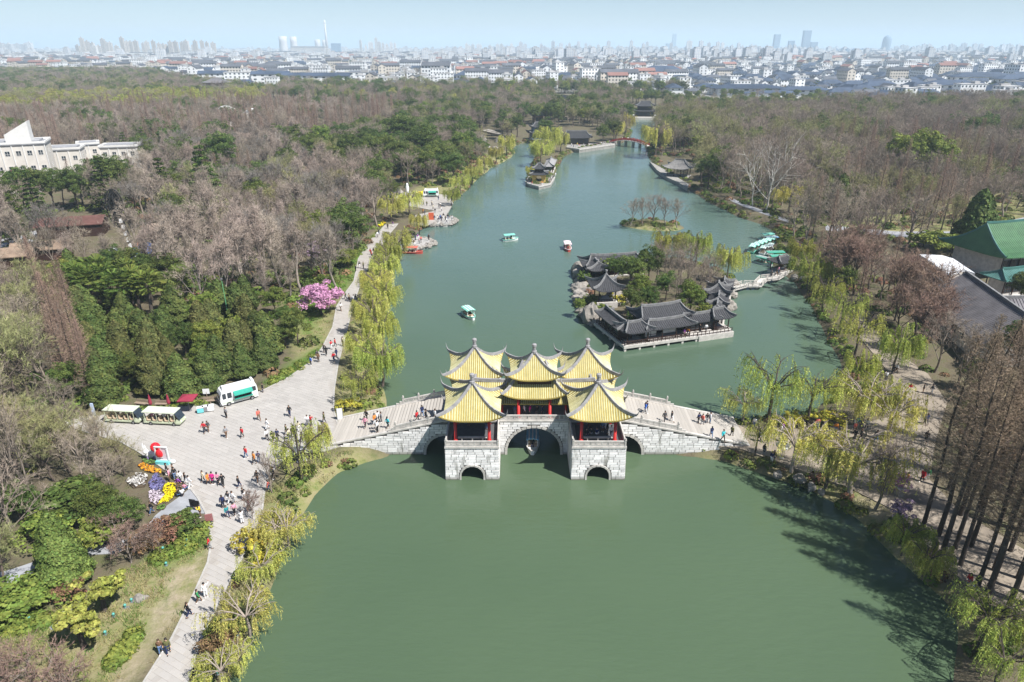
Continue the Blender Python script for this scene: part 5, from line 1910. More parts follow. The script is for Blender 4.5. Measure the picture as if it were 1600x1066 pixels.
# planting
WG = 'willows along the left promenade'
EXPL = [
 ('willow', 792, 243, 10, 1.0, 'yellow willow hanging over the head of the inlet, beside the rockery', WG),
 ('willow', 775, 256, 8, 1.0, 'yellow willow on the left bank below the rockery bridge', WG),
 ('willow', 757, 270, 7, 1.1, 'yellow willow on the left bank, next nearer than the one below the rockery', WG),
 ('willow', 738, 286, 7, 1.1, 'yellow willow on the left bank halfway from the rockery to the far white van', WG),
 ('willow', 720, 303, 7, 1.1, 'yellow willow on the left bank just beyond the far white van', WG),
 ('willow_green', 706, 322, 6, 1.0, 'greenish willow at the lake edge right of the far white van', WG),
 ('willow', 640, 338, 8, 1.15, 'big yellow willow between the upper plaza and the rock platforms', WG),
 ('willow', 612, 346, 8, 1.2, 'big yellow willow at the top of the promenade, left of the rock platforms', WG),
 ('willow', 655, 366, 6, 1.0, 'small willow on the bank between the two rock platforms', WG),
 ('willow', 623, 405, 7.4304, 1.13344, 'yellow willow next to the red moored boat', WG),
 ('willow_green', 609, 424, 7.4304, 1.0304, 'green willow on the promenade bank, second below the red moored boat', WG),
 ('willow', 603, 448, 7.4304, 1.08192, 'yellow willow on the bank opposite the pink blossom tree, upper one', WG),
 ('willow', 593, 474, 7.4304, 1.0304, 'yellow willow on the bank opposite the pink blossom tree, lower one', WG),
 ('willow_green', 603, 498, 7.4304, 1.0304, 'green willow leaning to the lake halfway down the promenade', WG),
 ('willow', 585, 522, 7.4304, 1.0304, 'yellow willow on the bank where the promenade widens', WG),
 ('willow_green', 599, 548, 6.966, 1.0304, 'green willow at the water left of the green striped boat', WG),
 ('willow', 573, 575, 6.5016, 1.0304, 'yellow willow on the bank two trees above the stone bridge', WG),
 ('willow_green', 598, 603, 7.4304, 1.08192, 'green willow at the water just above the left end of the stone bridge', WG),
 ('willow_thin', 566, 632, 6.0372, 1.0304, 'thin half-bare willow at the left landing of the stone bridge', WG),
 ('willow_thin', 472, 752, 7, 1.1, 'half-bare willow over the plaza corner left of the bridge', 'willows on the lower left bank'),
 ('willow', 500, 716, 5, 0.8, 'small yellow willow at the near left foot of the stone bridge', 'willows on the lower left bank'),
 ('willow_wisp', 434, 850, 3.9, 1.05, 'yellow willow beside the narrow part of the promenade', 'willows on the lower left bank'),
 ('willow_wisp', 452, 858, 4.4, 1.05, 'yellow willow reaching far out over the water left of the big green pool', 'willows on the lower left bank'),
 ('willow_wisp', 412, 912, 3.8, 1.1, 'dense yellow willow next to the person in white on the promenade', 'willows on the lower left bank'),
 ('willow_wisp', 390, 995, 4.6, 1.1, 'bare-limbed willow spreading over the water near the bottom edge', 'willows on the lower left bank'),
 ('willow_wisp', 350, 1072, 3.4, 1.1, 'yellow willow cut by the bottom edge beside the promenade', 'willows on the lower left bank'),
 ('willow_wisp', 378, 1050, 2.8, .9, 'low willow at the water line at the bottom edge', 'willows on the lower left bank'),
 ('willow', 845, 256, 11, 1.15, 'yellow willow right behind the yellow pavilion', 'willows on the pavilion spit'),
 ('willow', 858, 242, 14, 1.1, 'largest yellow willow on the spit behind the yellow pavilion', 'willows on the pavilion spit'),
 ('willow', 876, 238, 10, 1.0, 'yellow willow on the spit nearest the grey hall', 'willows on the pavilion spit'),
 ('willow', 828, 277, 4.5, 0.9, 'low willow at the water left of the yellow pavilion', 'willows on the pavilion spit'),
 ('willow', 962, 219, 10, 1.1, 'yellow willow at the left end of the red bridge', 'willows by the red bridge'),
 ('willow', 978, 209, 12, 1.1, 'tall yellow willow behind the left end of the red bridge', 'willows by the red bridge'),
 ('willow', 1024, 243, 15, 1.15, 'round yellow willow at the right end of the red bridge', 'willows by the red bridge'),
 ('willow_green', 1040, 414, 9, 0.9, 'green willow at the back of the garden island, left one', 'willows on the garden island'),
 ('willow_green', 1085, 418, 9, 0.9, 'green willow at the back of the garden island, middle one', 'willows on the garden island'),
 ('willow', 1135, 441, 8.5, 0.9, 'yellow willow at the back of the garden island beside the zigzag bridge', 'willows on the garden island'),
 ('willow', 1232, 333, 9, 1.15, 'yellow-green willow beside the pale path on the far right shore', 'willows on the right shore'),
 ('willow_green', 1252, 418, 7, 1.1, 'green willow behind the moored green boats', 'willows on the right shore'),
 ('willow_green', 1262, 452, 8, 1.1, 'green willow at the landing of the zigzag bridge', 'willows on the right shore'),
 ('willow_thin', 1285, 488, 8, 1.1, 'green willow leaning over the water right of the garden island', 'willows on the right shore'),
 ('willow_thin', 1312, 520, 8, 1.1, 'green willow on the right bank, third below the zigzag bridge', 'willows on the right shore'),
 ('willow_thin', 1335, 556, 8, 1.0, 'green willow over the bench-lined path on the right bank', 'willows on the right shore'),
 ('willow_green', 1395, 585, 8, 0.9, 'green willow with a stout trunk in the middle of the right path', 'willows on the right shore'),
 ('willow_green', 1335, 605, 6, 1.0, 'green willow at the corner where the right bank meets the spit', 'willows on the right shore'),
 ('willow_thin', 1200, 658, 9.5, 1.05, 'slender thin-leaved willow at the water on the right spit', 'thin willows on the right spit'),
 ('willow_thin', 1262, 660, 8, 0.9, 'thin willow on the spit, right of the slender one', 'thin willows on the right spit'),
 ('willow_wisp', 1160, 657, 4.5, 1.1, 'low yellow willow at the right end of the stone bridge', 'thin willows on the right spit'),
 ('willow_wisp', 1345, 668, 7.5, 1.1, 'yellow willow at the back of the tan plaza', 'thin willows on the right spit'),
 ('willow_wisp', 1385, 690, 7, 1.0, 'yellow-green willow drooping over the right edge of the tan plaza', 'thin willows on the right spit'),
 ('willow_wisp', 1236, 737, 7, 0.9, 'thin willow next to the round stone table', 'thin willows on the right spit'),
 ('willow_thin', 1180, 712, 5.5, 0.8, 'small thin willow at the bank between the bridge and the round table', 'thin willows on the right spit'),
 ('willow_thin', 1290, 762, 7, 1.1, 'wide thin willow above the big bank rock', 'thin willows on the right spit'),
 ('willow_wisp', 1328, 772, 8, 1.1, 'dark-trunked thin willow in front of the tan plaza', 'thin willows on the right spit'),
 ('bare', 1368, 795, 8, 1.0, 'bare dark-trunked tree with forked limbs on the near right bank', None),
 ('willow_green', 1408, 868, 4.5, 1.0, 'low green willow hanging over the near right bank', 'green willows at the bottom right'),
 ('willow_green', 1440, 905, 4.5, 1.0, 'low green willow in the shade of the tall redwoods', 'green willows at the bottom right'),
 ('willow_thin', 1530, 1010, 6, 1.2, 'bright green willow sweeping over the water at the bottom right', 'green willows at the bottom right'),
 ('willow_thin', 1600, 1030, 6, 1.1, 'bright green willow cut by the bottom right corner', 'green willows at the bottom right'),
 ('willow_thin', 1555, 1075, 5.5, 1.0, 'green willow at the bottom edge, right of the water', 'green willows at the bottom right'),
 ('ever_dark', 985, 497, 6.5, 1.0, 'round dark evergreen behind the left wing of the waterside hall', 'evergreens on the garden island'),
 ('ever_dark', 1012, 492, 6, 0.9, 'blue-green evergreen behind the main hall of the island', 'evergreens on the garden island'),
 ('ever_bright', 1075, 498, 7.5, 0.95, 'large olive evergreen behind the right corridor of the waterside hall', 'evergreens on the garden island'),
 ('ever_dark', 985, 455, 8, 1.05, 'dark evergreen right of the pointed pavilion', 'evergreens on the garden island'),
 ('ever_dark', 1012, 448, 9, 1.0, 'tall dark evergreen in the middle of the garden island', 'evergreens on the garden island'),
 ('shrub_bright', 948, 430, 4, 1.0, 'green bush between the pointed pavilion and the back hall', None),
 ('bare', 1045, 455, 9, 0.8, 'grey bare tree in the middle of the garden island', 'bare trees on the garden island'),
 ('bare', 1075, 452, 9.5, 0.9, 'spreading bare tree at the back of the garden island', 'bare trees on the garden island'),
 ('bare', 1105, 462, 8, 0.9, 'bare tree behind the stepped corridor of the garden island', 'bare trees on the garden island'),
 ('bare_bud', 1060, 430, 8, 0.8, 'budding tree between the two green willows of the island', 'bare trees on the garden island'),
 ('bare', 1055, 480, 6, 0.9, 'small bare tree between the two evergreens behind the main hall', 'bare trees on the garden island'),
 ('bare', 985, 352, 7, 1.15, 'left bare tree on the tiny islet', 'bare trees on the islet'),
 ('bare', 1004, 351, 7, 1.15, 'second bare tree from the left on the tiny islet', 'bare trees on the islet'),
 ('bare', 1022, 350, 8, 1.15, 'middle bare tree on the tiny islet', 'bare trees on the islet'),
 ('bare', 1040, 352, 7, 1.15, 'second bare tree from the right on the tiny islet', 'bare trees on the islet'),
 ('bare', 1058, 356, 7.5, 1.15, 'right bare tree leaning out on the tiny islet', 'bare trees on the islet'),
 ('pink', 503, 492, 6.6, 1.05, 'pink blossom tree beside the promenade', None),
 ('purple', 492, 415, 6, 1.2, 'purple plum in blossom above the pink tree', None),
 ('ever_bright', 498, 396, 11, 0.85, 'bright green evergreen above the pink blossom tree', None),
 ('ever_bright', 545, 420, 5, 1.2, 'low bright green tree beside the promenade bend', None),
 ('ever_bright', 503, 247, 15, 1.0, 'olive evergreen standing alone among bare trees, left of the dark group', None),
 ('ever_dark', 550, 270, 16, 1.0, 'dark evergreen at the left end of the dark group', 'big dark evergreens left of the lake'),
 ('ever_dark', 602, 268, 15, 1.1, 'dark evergreen second from the left in the dark group', 'big dark evergreens left of the lake'),
 ('ever_dark', 632, 242, 19, 1.25, 'tallest dark evergreen at the top of the dark group', 'big dark evergreens left of the lake'),
 ('ever_dark', 660, 262, 18, 1.2, 'big dark evergreen in the middle of the dark group', 'big dark evergreens left of the lake'),
 ('ever_dark', 686, 276, 14, 1.2, 'dark evergreen at the lower right of the dark group', 'big dark evergreens left of the lake'),
 ('ever_dark', 636, 286, 12, 1.1, 'dark evergreen lowest in the dark group, above the far white van', 'big dark evergreens left of the lake'),
 ('ever_bright', 722, 256, 14, 1.1, 'bright olive evergreen near the rockery', None),
 ('ever_dark', 612, 318, 8, 0.9, 'dark evergreen just left of the upper plaza', None),
 ('ever_dark', 352, 285, 19, 0.9, 'broad dark evergreen behind the bare poplars on the left', None),
 ('cedar', 328, 332, 22, 1.0, 'tall cedar in the left wood', 'cedars in the left wood'),
 ('cedar', 172, 330, 18, 1.25, 'wide cedar with flat green shelves below the white villa', 'cedars in the left wood'),
 ('cedar', 262, 332, 18, 1.0, 'cedar between the roller coaster and the bare poplars', 'cedars in the left wood'),
 ('cedar', 62, 352, 17, 1.0, 'cedar at the far left below the villa tower', 'cedars in the left wood'),
 ('plane', 440, 262, 14, 0.8, 'white-limbed plane tree in the left redwood stand', None),
 ('plane', 1196, 332, 19, 1.0, 'white-trunked plane tree over the pale path, right one', 'plane trees on the right bank'),
 ('plane', 1176, 322, 18, 0.9, 'white-trunked plane tree over the pale path, left one', 'plane trees on the right bank'),
 ('plane', 1225, 312, 19, 1.0, 'white-trunked plane tree behind the yellow-green willow', 'plane trees on the right bank'),
 ('ever_bright', 1402, 288, 19, 1.0, 'bright yellow-green evergreen in the right wood, left half of the pair', 'bright evergreens in the right wood'),
 ('ever_bright', 1440, 290, 20, 1.05, 'bright yellow-green evergreen in the right wood, right half of the pair', 'bright evergreens in the right wood'),
 ('juniper', 1516, 392, 16, 1.0, 'dark conical conifer beside the green-roofed hall', None),
 ('juniper', 1286, 335, 12, 1.0, 'dark conifer right of the plane trees, left one', 'dark conifers by the plane trees'),
 ('juniper', 1308, 338, 13, 1.0, 'dark conifer right of the plane trees, middle one', 'dark conifers by the plane trees'),
 ('juniper', 1334, 342, 9, 0.7, 'small dark conifer right of the plane trees', 'dark conifers by the plane trees'),
 ('ever_dark', 1325, 405, 8, 1.1, 'dark round evergreen above the reddish bare clump', None),
 ('ever_dark', 1592, 590, 10, 1.0, 'dark evergreen at the right frame edge above the redwoods', None),
 ('ever_dark', 1590, 480, 8, 0.9, 'dark evergreen in front of the grey-roofed building at the right edge', None),
 ('shrub_bright', 1455, 395, 6, 1.4, 'olive bush left of the white flat roof', None),
 ('conifer', 106, 910, 8.4, 0.95, 'big bright green conical conifer in the lower left', None),
 ('ever_dark', 196, 834, 4.6, 1.25, 'dense green evergreen bush left of the flower bed', None),
 ('ever_dark', 158, 815, 4.6, 1.25, 'green evergreen bush left of the dense one by the flower bed', None),
 ('shrub', 112, 806, 3.6, 1.9, 'clipped dark green mass of shrub under the bare tree', None),
 ('shrub_bright', 165, 845, 3.2, 1.3, 'olive shrub beside the slate path', None),
 ('shrub', 290, 829, 2.3, 1.3, 'round green bush at the tip of the slate path', None),
 ('shrub_russet', 262, 838, 2.2, 1.5, 'russet bush left of the round green bush', None),
 ('shrub_russet', 228, 858, 2.0, 1.4, 'russet bush above the lawn edge', None),
 ('shrub_bright', 20, 950, 2.6, 2.0, 'wide green shrub at the left edge below the path', None),
 ('shrub_bright', 70, 938, 2.4, 1.8, 'wide green shrub below the big conifer', None),
 ('shrub_russet', 108, 935, 1.9, 1.3, 'brownish shrub at the foot of the big conifer', None),
 ('shrub_bare', 205, 880, 4, 1.2, 'pale leafless shrub with spreading stems on the lawn', None),
 ('shrub_bare', 240, 865, 3.2, 1.0, 'small leafless shrub above the lawn', None),
 ('shrub_bare', 190, 850, 3.6, 1.3, 'greyish leafless shrub beside the slate path', None),
 ('pine', 163, 955, 4.3, 1.3, 'yellow-green garden pine, upper of the pair on the lawn', 'garden pines on the lawn'),
 ('pine', 132, 1012, 4.4, 1.3, 'yellow-green garden pine, lower of the pair on the lawn', 'garden pines on the lawn'),
 ('shrub_bare', 50, 1090, 4, 1.6, 'reddish leafless bush at the bottom left corner', 'leafless bushes at the bottom left'),
 ('shrub_bare', 110, 1098, 3.6, 1.5, 'reddish leafless bush at the bottom edge', 'leafless bushes at the bottom left'),
 ('shrub_bare', 0, 1080, 4, 1.5, 'reddish leafless bush in the very corner', 'leafless bushes at the bottom left'),
 ('bare', 48, 795, 12, 0.95, 'large dark-limbed bare tree at the left edge', None),
 ('bare_bud', 110, 738, 8, 1.1, 'budding tree over the left corner of the plaza', None),
 ('bare', 165, 735, 7, 1.0, 'leafless tree reaching over the plaza by the heart sculpture', None),
 ('shrub_white', 212, 758, 1.2, 1.2, 'white blossoming shrub above the flower bed', None),
 ('bare_bud', 20, 745, 9, 1.1, 'olive budding tree at the left edge above the dark-limbed bare tree', 'budding trees at the left corner of the plaza'),
 ('bare_bud', 75, 715, 8, 1.1, 'olive budding tree left of the plaza corner', 'budding trees at the left corner of the plaza'),
 ('bare', 95, 690, 8, 1.1, 'grey bare tree above the plaza corner', 'bare trees at the left corner of the plaza'),
 ('bare', 135, 762, 7, 1.1, 'grey bare tree over the dark clipped shrub', 'bare trees at the left corner of the plaza'),
 ('bare_bud', 195, 745, 5.5, 1.2, 'low budding tree left of the white animal figure', 'budding trees at the left corner of the plaza'),
 ('bare', 120, 708, 6.5, 1.15, 'grey bare tree at the plaza edge below the left cart', 'bare trees at the left corner of the plaza'),
 ('bare_bud', 160, 718, 6, 1.2, 'budding tree at the plaza edge left of the photo frame', 'budding trees at the left corner of the plaza'),
 ('bare', 45, 738, 8, 1.1, 'grey bare tree right of the olive tree at the left edge', 'bare trees at the left corner of the plaza'),
 ('bare', 182, 774, 5.5, 1.2, 'low bare tree between the white shrub and the dark clipped mass', 'bare trees at the left corner of the plaza'),
 ('bare_bud', 85, 752, 7, 1.2, 'budding tree just above the dark clipped shrub', 'budding trees at the left corner of the plaza'),
 ('bare', 20, 850, 8, 1.2, 'grey bare tree at the left edge beside the big conifer', None),
 ('bare_bud', 10, 915, 6, 1.2, 'budding shrubby tree over the path at the left edge', None),
 ('shrub_bright', 75, 845, 3, 1.5, 'bright bush between the bare tree and the big conifer', None),
 ('ever_dark', 960, 440, 6, 1.0, 'dark evergreen behind the pointed pavilion', 'evergreens on the garden island'),
 ('ever_bright', 1000, 470, 6, 1.0, 'olive evergreen left of the island centre', 'evergreens on the garden island'),
 ('ever_dark', 1040, 470, 6.5, 1.0, 'dark evergreen in front of the grey island trees', 'evergreens on the garden island'),
 ('shrub_bright', 1000, 505, 3, 1.2, 'low green bush tucked behind the main hall roof', None),
 ('bare', 1025, 440, 8.5, .9, 'bare tree behind the tall island evergreen', 'bare trees on the garden island'),
 ('bare', 1090, 475, 8, .9, 'bare tree left of the stepped corridor', 'bare trees on the garden island'),
 ('bare', 1062, 462, 9, .9, 'tall grey bare tree at the heart of the island', 'bare trees on the garden island'),
 ('bare_bud', 1110, 447, 7.5, 1, 'budding tree near the yellow island willow', 'bare trees on the garden island'),
 ('ever_bright', 1098, 505, 4, 1.1, 'low olive tree beside the stepped corridor', 'evergreens on the garden island'),
 ('shrub_yellow', 968, 474, 2.4, 1.2, 'yellowish bush right of the boulder under the pointed pavilion', None),
 ('bare_pale', 18, 334, 12, 1.0, 'pale poplar in front of the tall villa, leftmost', 'poplars in front of the villas'),
 ('bare_pale', 62, 338, 11, 1.0, 'pale poplar in front of the red-roofed house', 'poplars in front of the villas'),
 ('bare_pale', 100, 322, 12, 1.0, 'pale poplar between the red-roofed house and the second villa', 'poplars in front of the villas'),
 ('bare', 128, 312, 11, 1.0, 'bare tree in front of the second villa', 'poplars in front of the villas'),
 ('bare_bud', 160, 304, 11, 1.0, 'budding tree in front of the third villa', 'poplars in front of the villas'),
 ('bare_pale', 186, 300, 12, 1.0, 'pale poplar in front of the farthest villa, left one', 'poplars in front of the villas'),
 ('bare_pale', 214, 296, 13, 1.0, 'pale poplar in front of the farthest villa, middle one', 'poplars in front of the villas'),
 ('bare_pale', 240, 292, 13, 1.0, 'pale poplar in front of the farthest villa, right one', 'poplars in front of the villas'),
 ('bare', 58, 424, 9, 1.0, 'bare tree in front of the brown sheds, leftmost', 'bare trees before the ride sheds'),
 ('bare', 88, 420, 9, 1.0, 'bare tree in front of the red canopy, left one', 'bare trees before the ride sheds'),
 ('bare_pale', 112, 428, 10, 1.0, 'pale bare tree in front of the red canopy', 'bare trees before the ride sheds'),
 ('bare', 140, 424, 9, 1.0, 'bare tree in front of the red canopy, right one', 'bare trees before the ride sheds'),
 ('bare_pale', 168, 434, 10, 1.0, 'pale bare tree left of the tent', 'bare trees before the ride sheds'),
 ('bare', 206, 432, 9, 1.0, 'bare tree right of the tent', 'bare trees before the ride sheds'),
 ('bare_pale', 238, 426, 10, 1.0, 'pale bare tree right of the blue play hut', 'bare trees before the ride sheds'),
 ('bare', 120, 392, 9, 1.0, 'bare tree rising through the red canopy', 'bare trees before the ride sheds'),
 ('bare', 20, 400, 9, 1.0, 'bare tree behind the brown timber shed', 'bare trees before the ride sheds'),
 ('bare_dome', 400, 338, 13, 1.0, 'domed grey bare tree between the cedar and the dark group, left one', 'domed grey trees left of the dark group'),
 ('bare_dome', 450, 328, 14, 1.0, 'domed grey bare tree between the cedar and the dark group, largest', 'domed grey trees left of the dark group'),
 ('bare_dome', 492, 342, 13, 1.0, 'domed grey bare tree below the lone olive evergreen', 'domed grey trees left of the dark group'),
 ('bare_dome', 536, 335, 11, 1.0, 'domed bare tree left of the upper plaza', 'domed grey trees left of the dark group'),
 ('bare_dome', 566, 348, 9, 1.0, 'low domed bare tree above the promenade bend', 'domed grey trees left of the dark group'),
 ('bare_dome', 362, 322, 12, 1.0, 'domed grey bare tree right of the tall cedar', 'domed grey trees left of the dark group'),
 ('bare_pale', 412, 458, 19, 1.0, 'tallest pale poplar behind the junipers', 'tall pale poplars behind the junipers'),
 ('bare_pale', 385, 472, 17, 1.0, 'pale poplar left of the tallest one behind the junipers', 'tall pale poplars behind the junipers'),
 ('bare_pale', 440, 452, 17, 1.0, 'pale poplar right of the tallest one behind the junipers', 'tall pale poplars behind the junipers'),
 ('bare_pale', 318, 492, 15, 1.0, 'wide pale poplar left of the green pole', 'tall pale poplars behind the junipers'),
 ('bare_pale', 352, 484, 16, 1.0, 'pale poplar just above the green pole', 'tall pale poplars behind the junipers'),
 ('shrub_yellow', 400, 855, 2.4, 1.2, 'golden forsythia beside the promenade', 'forsythias on the lower left bank'),
 ('shrub_yellow', 412, 885, 2.2, 1.2, 'golden forsythia below the first on the bank', 'forsythias on the lower left bank'),
 ('shrub_yellow', 545, 640, 2.0, 1.2, 'yellow forsythia near the left landing of the bridge', None),
 ('shrub_yellow', 1240, 664, 1.8, 1.5, 'yellow forsythia at the water on the right spit, left one', 'forsythias on the right spit'),
 ('shrub_yellow', 1292, 664, 2.0, 1.6, 'yellow forsythia at the water on the right spit, right one', 'forsythias on the right spit'),
 ('shrub', 352, 1000, 2.4, 1.0, 'dark green bush under the bare-limbed willow', None),
 ('shrub_russet', 345, 1022, 2.4, 1.1, 'brown bush under the bare-limbed willow', None),
 ('pink', 1402, 768, 2.6, 0.8, 'low pink blossom bush on the tan plaza', None),
 ('purple', 1402, 818, 3.2, 1.2, 'low violet blossom bush near the right bank', None),
 ('shrub_bare', 395, 812, 3.2, 0.9, 'leafless plum with scattered pink buds at the promenade edge', None),
 ('bare', 425, 770, 5, 0.8, 'small dark leafless tree at the plaza corner', None),
 ('shrub_bright', 1365, 625, 3, 1.1, 'green bush at the corner of the right bank', None),
 ('ever_bright', 905, 488, 3, 1.0, 'bush among the rocks at the left tip of the island', 'bushes on the island rocks'),
 ('shrub_bright', 925, 478, 2.6, 1.0, 'low bush below the pointed pavilion', 'bushes on the island rocks'),
 ('shrub_bright', 940, 492, 2.4, 1.1, 'low bush behind the left wing of the hall', 'bushes on the island rocks'),
 ('shrub', 912, 440, 2.6, 1.0, 'dark bush at the left waterline of the island', 'bushes on the island rocks'),
]
for k, px, py, h, wd, lb, gp in EXPL:
 tree_px(k, px, py, h, lb, gp, wd)
for i, (px, py) in enumerate([(128, 492), (150, 498), (176, 490), (195, 505), (208, 485), (222, 498), (164, 478), (240, 505)]):
 tree_px('palm', px, py, 8, 'fan palm in the clump behind the junipers', 'fan palms behind the junipers', 1.15)
RW = [(1440, 832), (1466, 838), (1470, 872), (1492, 858), (1500, 884), (1517, 855), (1527, 918), (1543, 930), (1552, 892), (1572, 960), (1590, 905), (1578, 862), (1610, 930),
      (1500, 806), (1532, 800), (1560, 822), (1592, 830), (1482, 766), (1522, 752), (1560, 765), (1600, 775), (1500, 712), (1545, 712), (1590, 722), (1630, 760), (1635, 840),
      (1520, 668), (1570, 672), (1620, 680), (1640, 620), (1580, 630), (1530, 635), (1660, 900), (1650, 960), (1618, 985), (1660, 1010), (1705, 1040), (1690, 975), (1730, 1010), (1640, 1045), (1700, 920), (1625, 955)]
ORD = ['leftmost', 'second from left', 'third from left', 'fourth from left', 'fifth from left', 'sixth from left', 'seventh from left', 'eighth from left', 'ninth from left', 'tenth from left', 'eleventh from left', 'twelfth from left',
       'thirteenth from left', 'fourteenth from left', 'fifteenth from left', 'sixteenth from left', 'seventeenth from left', 'eighteenth from left', 'nineteenth from left', 'twentieth from left', 'twenty-first from left', 'twenty-second from left', 'twenty-third from left', 'twenty-fourth from left', 'twenty-fifth from left']
ROWS = {'front': [p for p in RW if p[1] > 845], 'middle': [p for p in RW if 745 < p[1] <= 845], 'back': [p for p in RW if p[1] <= 745]}
for i, (px, py) in enumerate(RW):
 rw = 'front' if py > 845 else 'middle' if py > 745 else 'back'
 tree_px('tall_redwood', px, py, min(RT.uniform(20, 24.5), max(8, (py - 548) / 8.4)), 'tall bare redwood, %s in the %s row of the near right stand' % (ORD[sorted(ROWS[rw]).index((px, py))], rw), 'redwood stand on the near right bank', RT.uniform(0.9, 1.1))
NOTREE = [poly_w(p, GZ) for p in (
 [(1420, 400), (1500, 375), (1620, 355), (1650, 540), (1520, 530), (1470, 470)],     # hall roofs on the right
 [(-40, 250), (60, 250), (225, 262), (250, 300), (120, 310), (60, 330), (-40, 330)],  # villa
 [(30, 350), (120, 330), (215, 350), (260, 400), (180, 425), (60, 390)],              # rides
 [(870, 200), (940, 200), (940, 232), (870, 235)], [(815, 195), (870, 195), (870, 220), (815, 222)],
 [(975, 165), (1040, 165), (1040, 185), (975, 185)], [(740, 205), (785, 205), (785, 230), (745, 232)],
 [(1015, 245), (1085, 245), (1090, 290), (1040, 280)], [(862, 150), (905, 150), (905, 172), (862, 172)],
 [(615, 295), (705, 295), (715, 350), (640, 350)], [(466, 462), (545, 462), (545, 535), (478, 535)])]
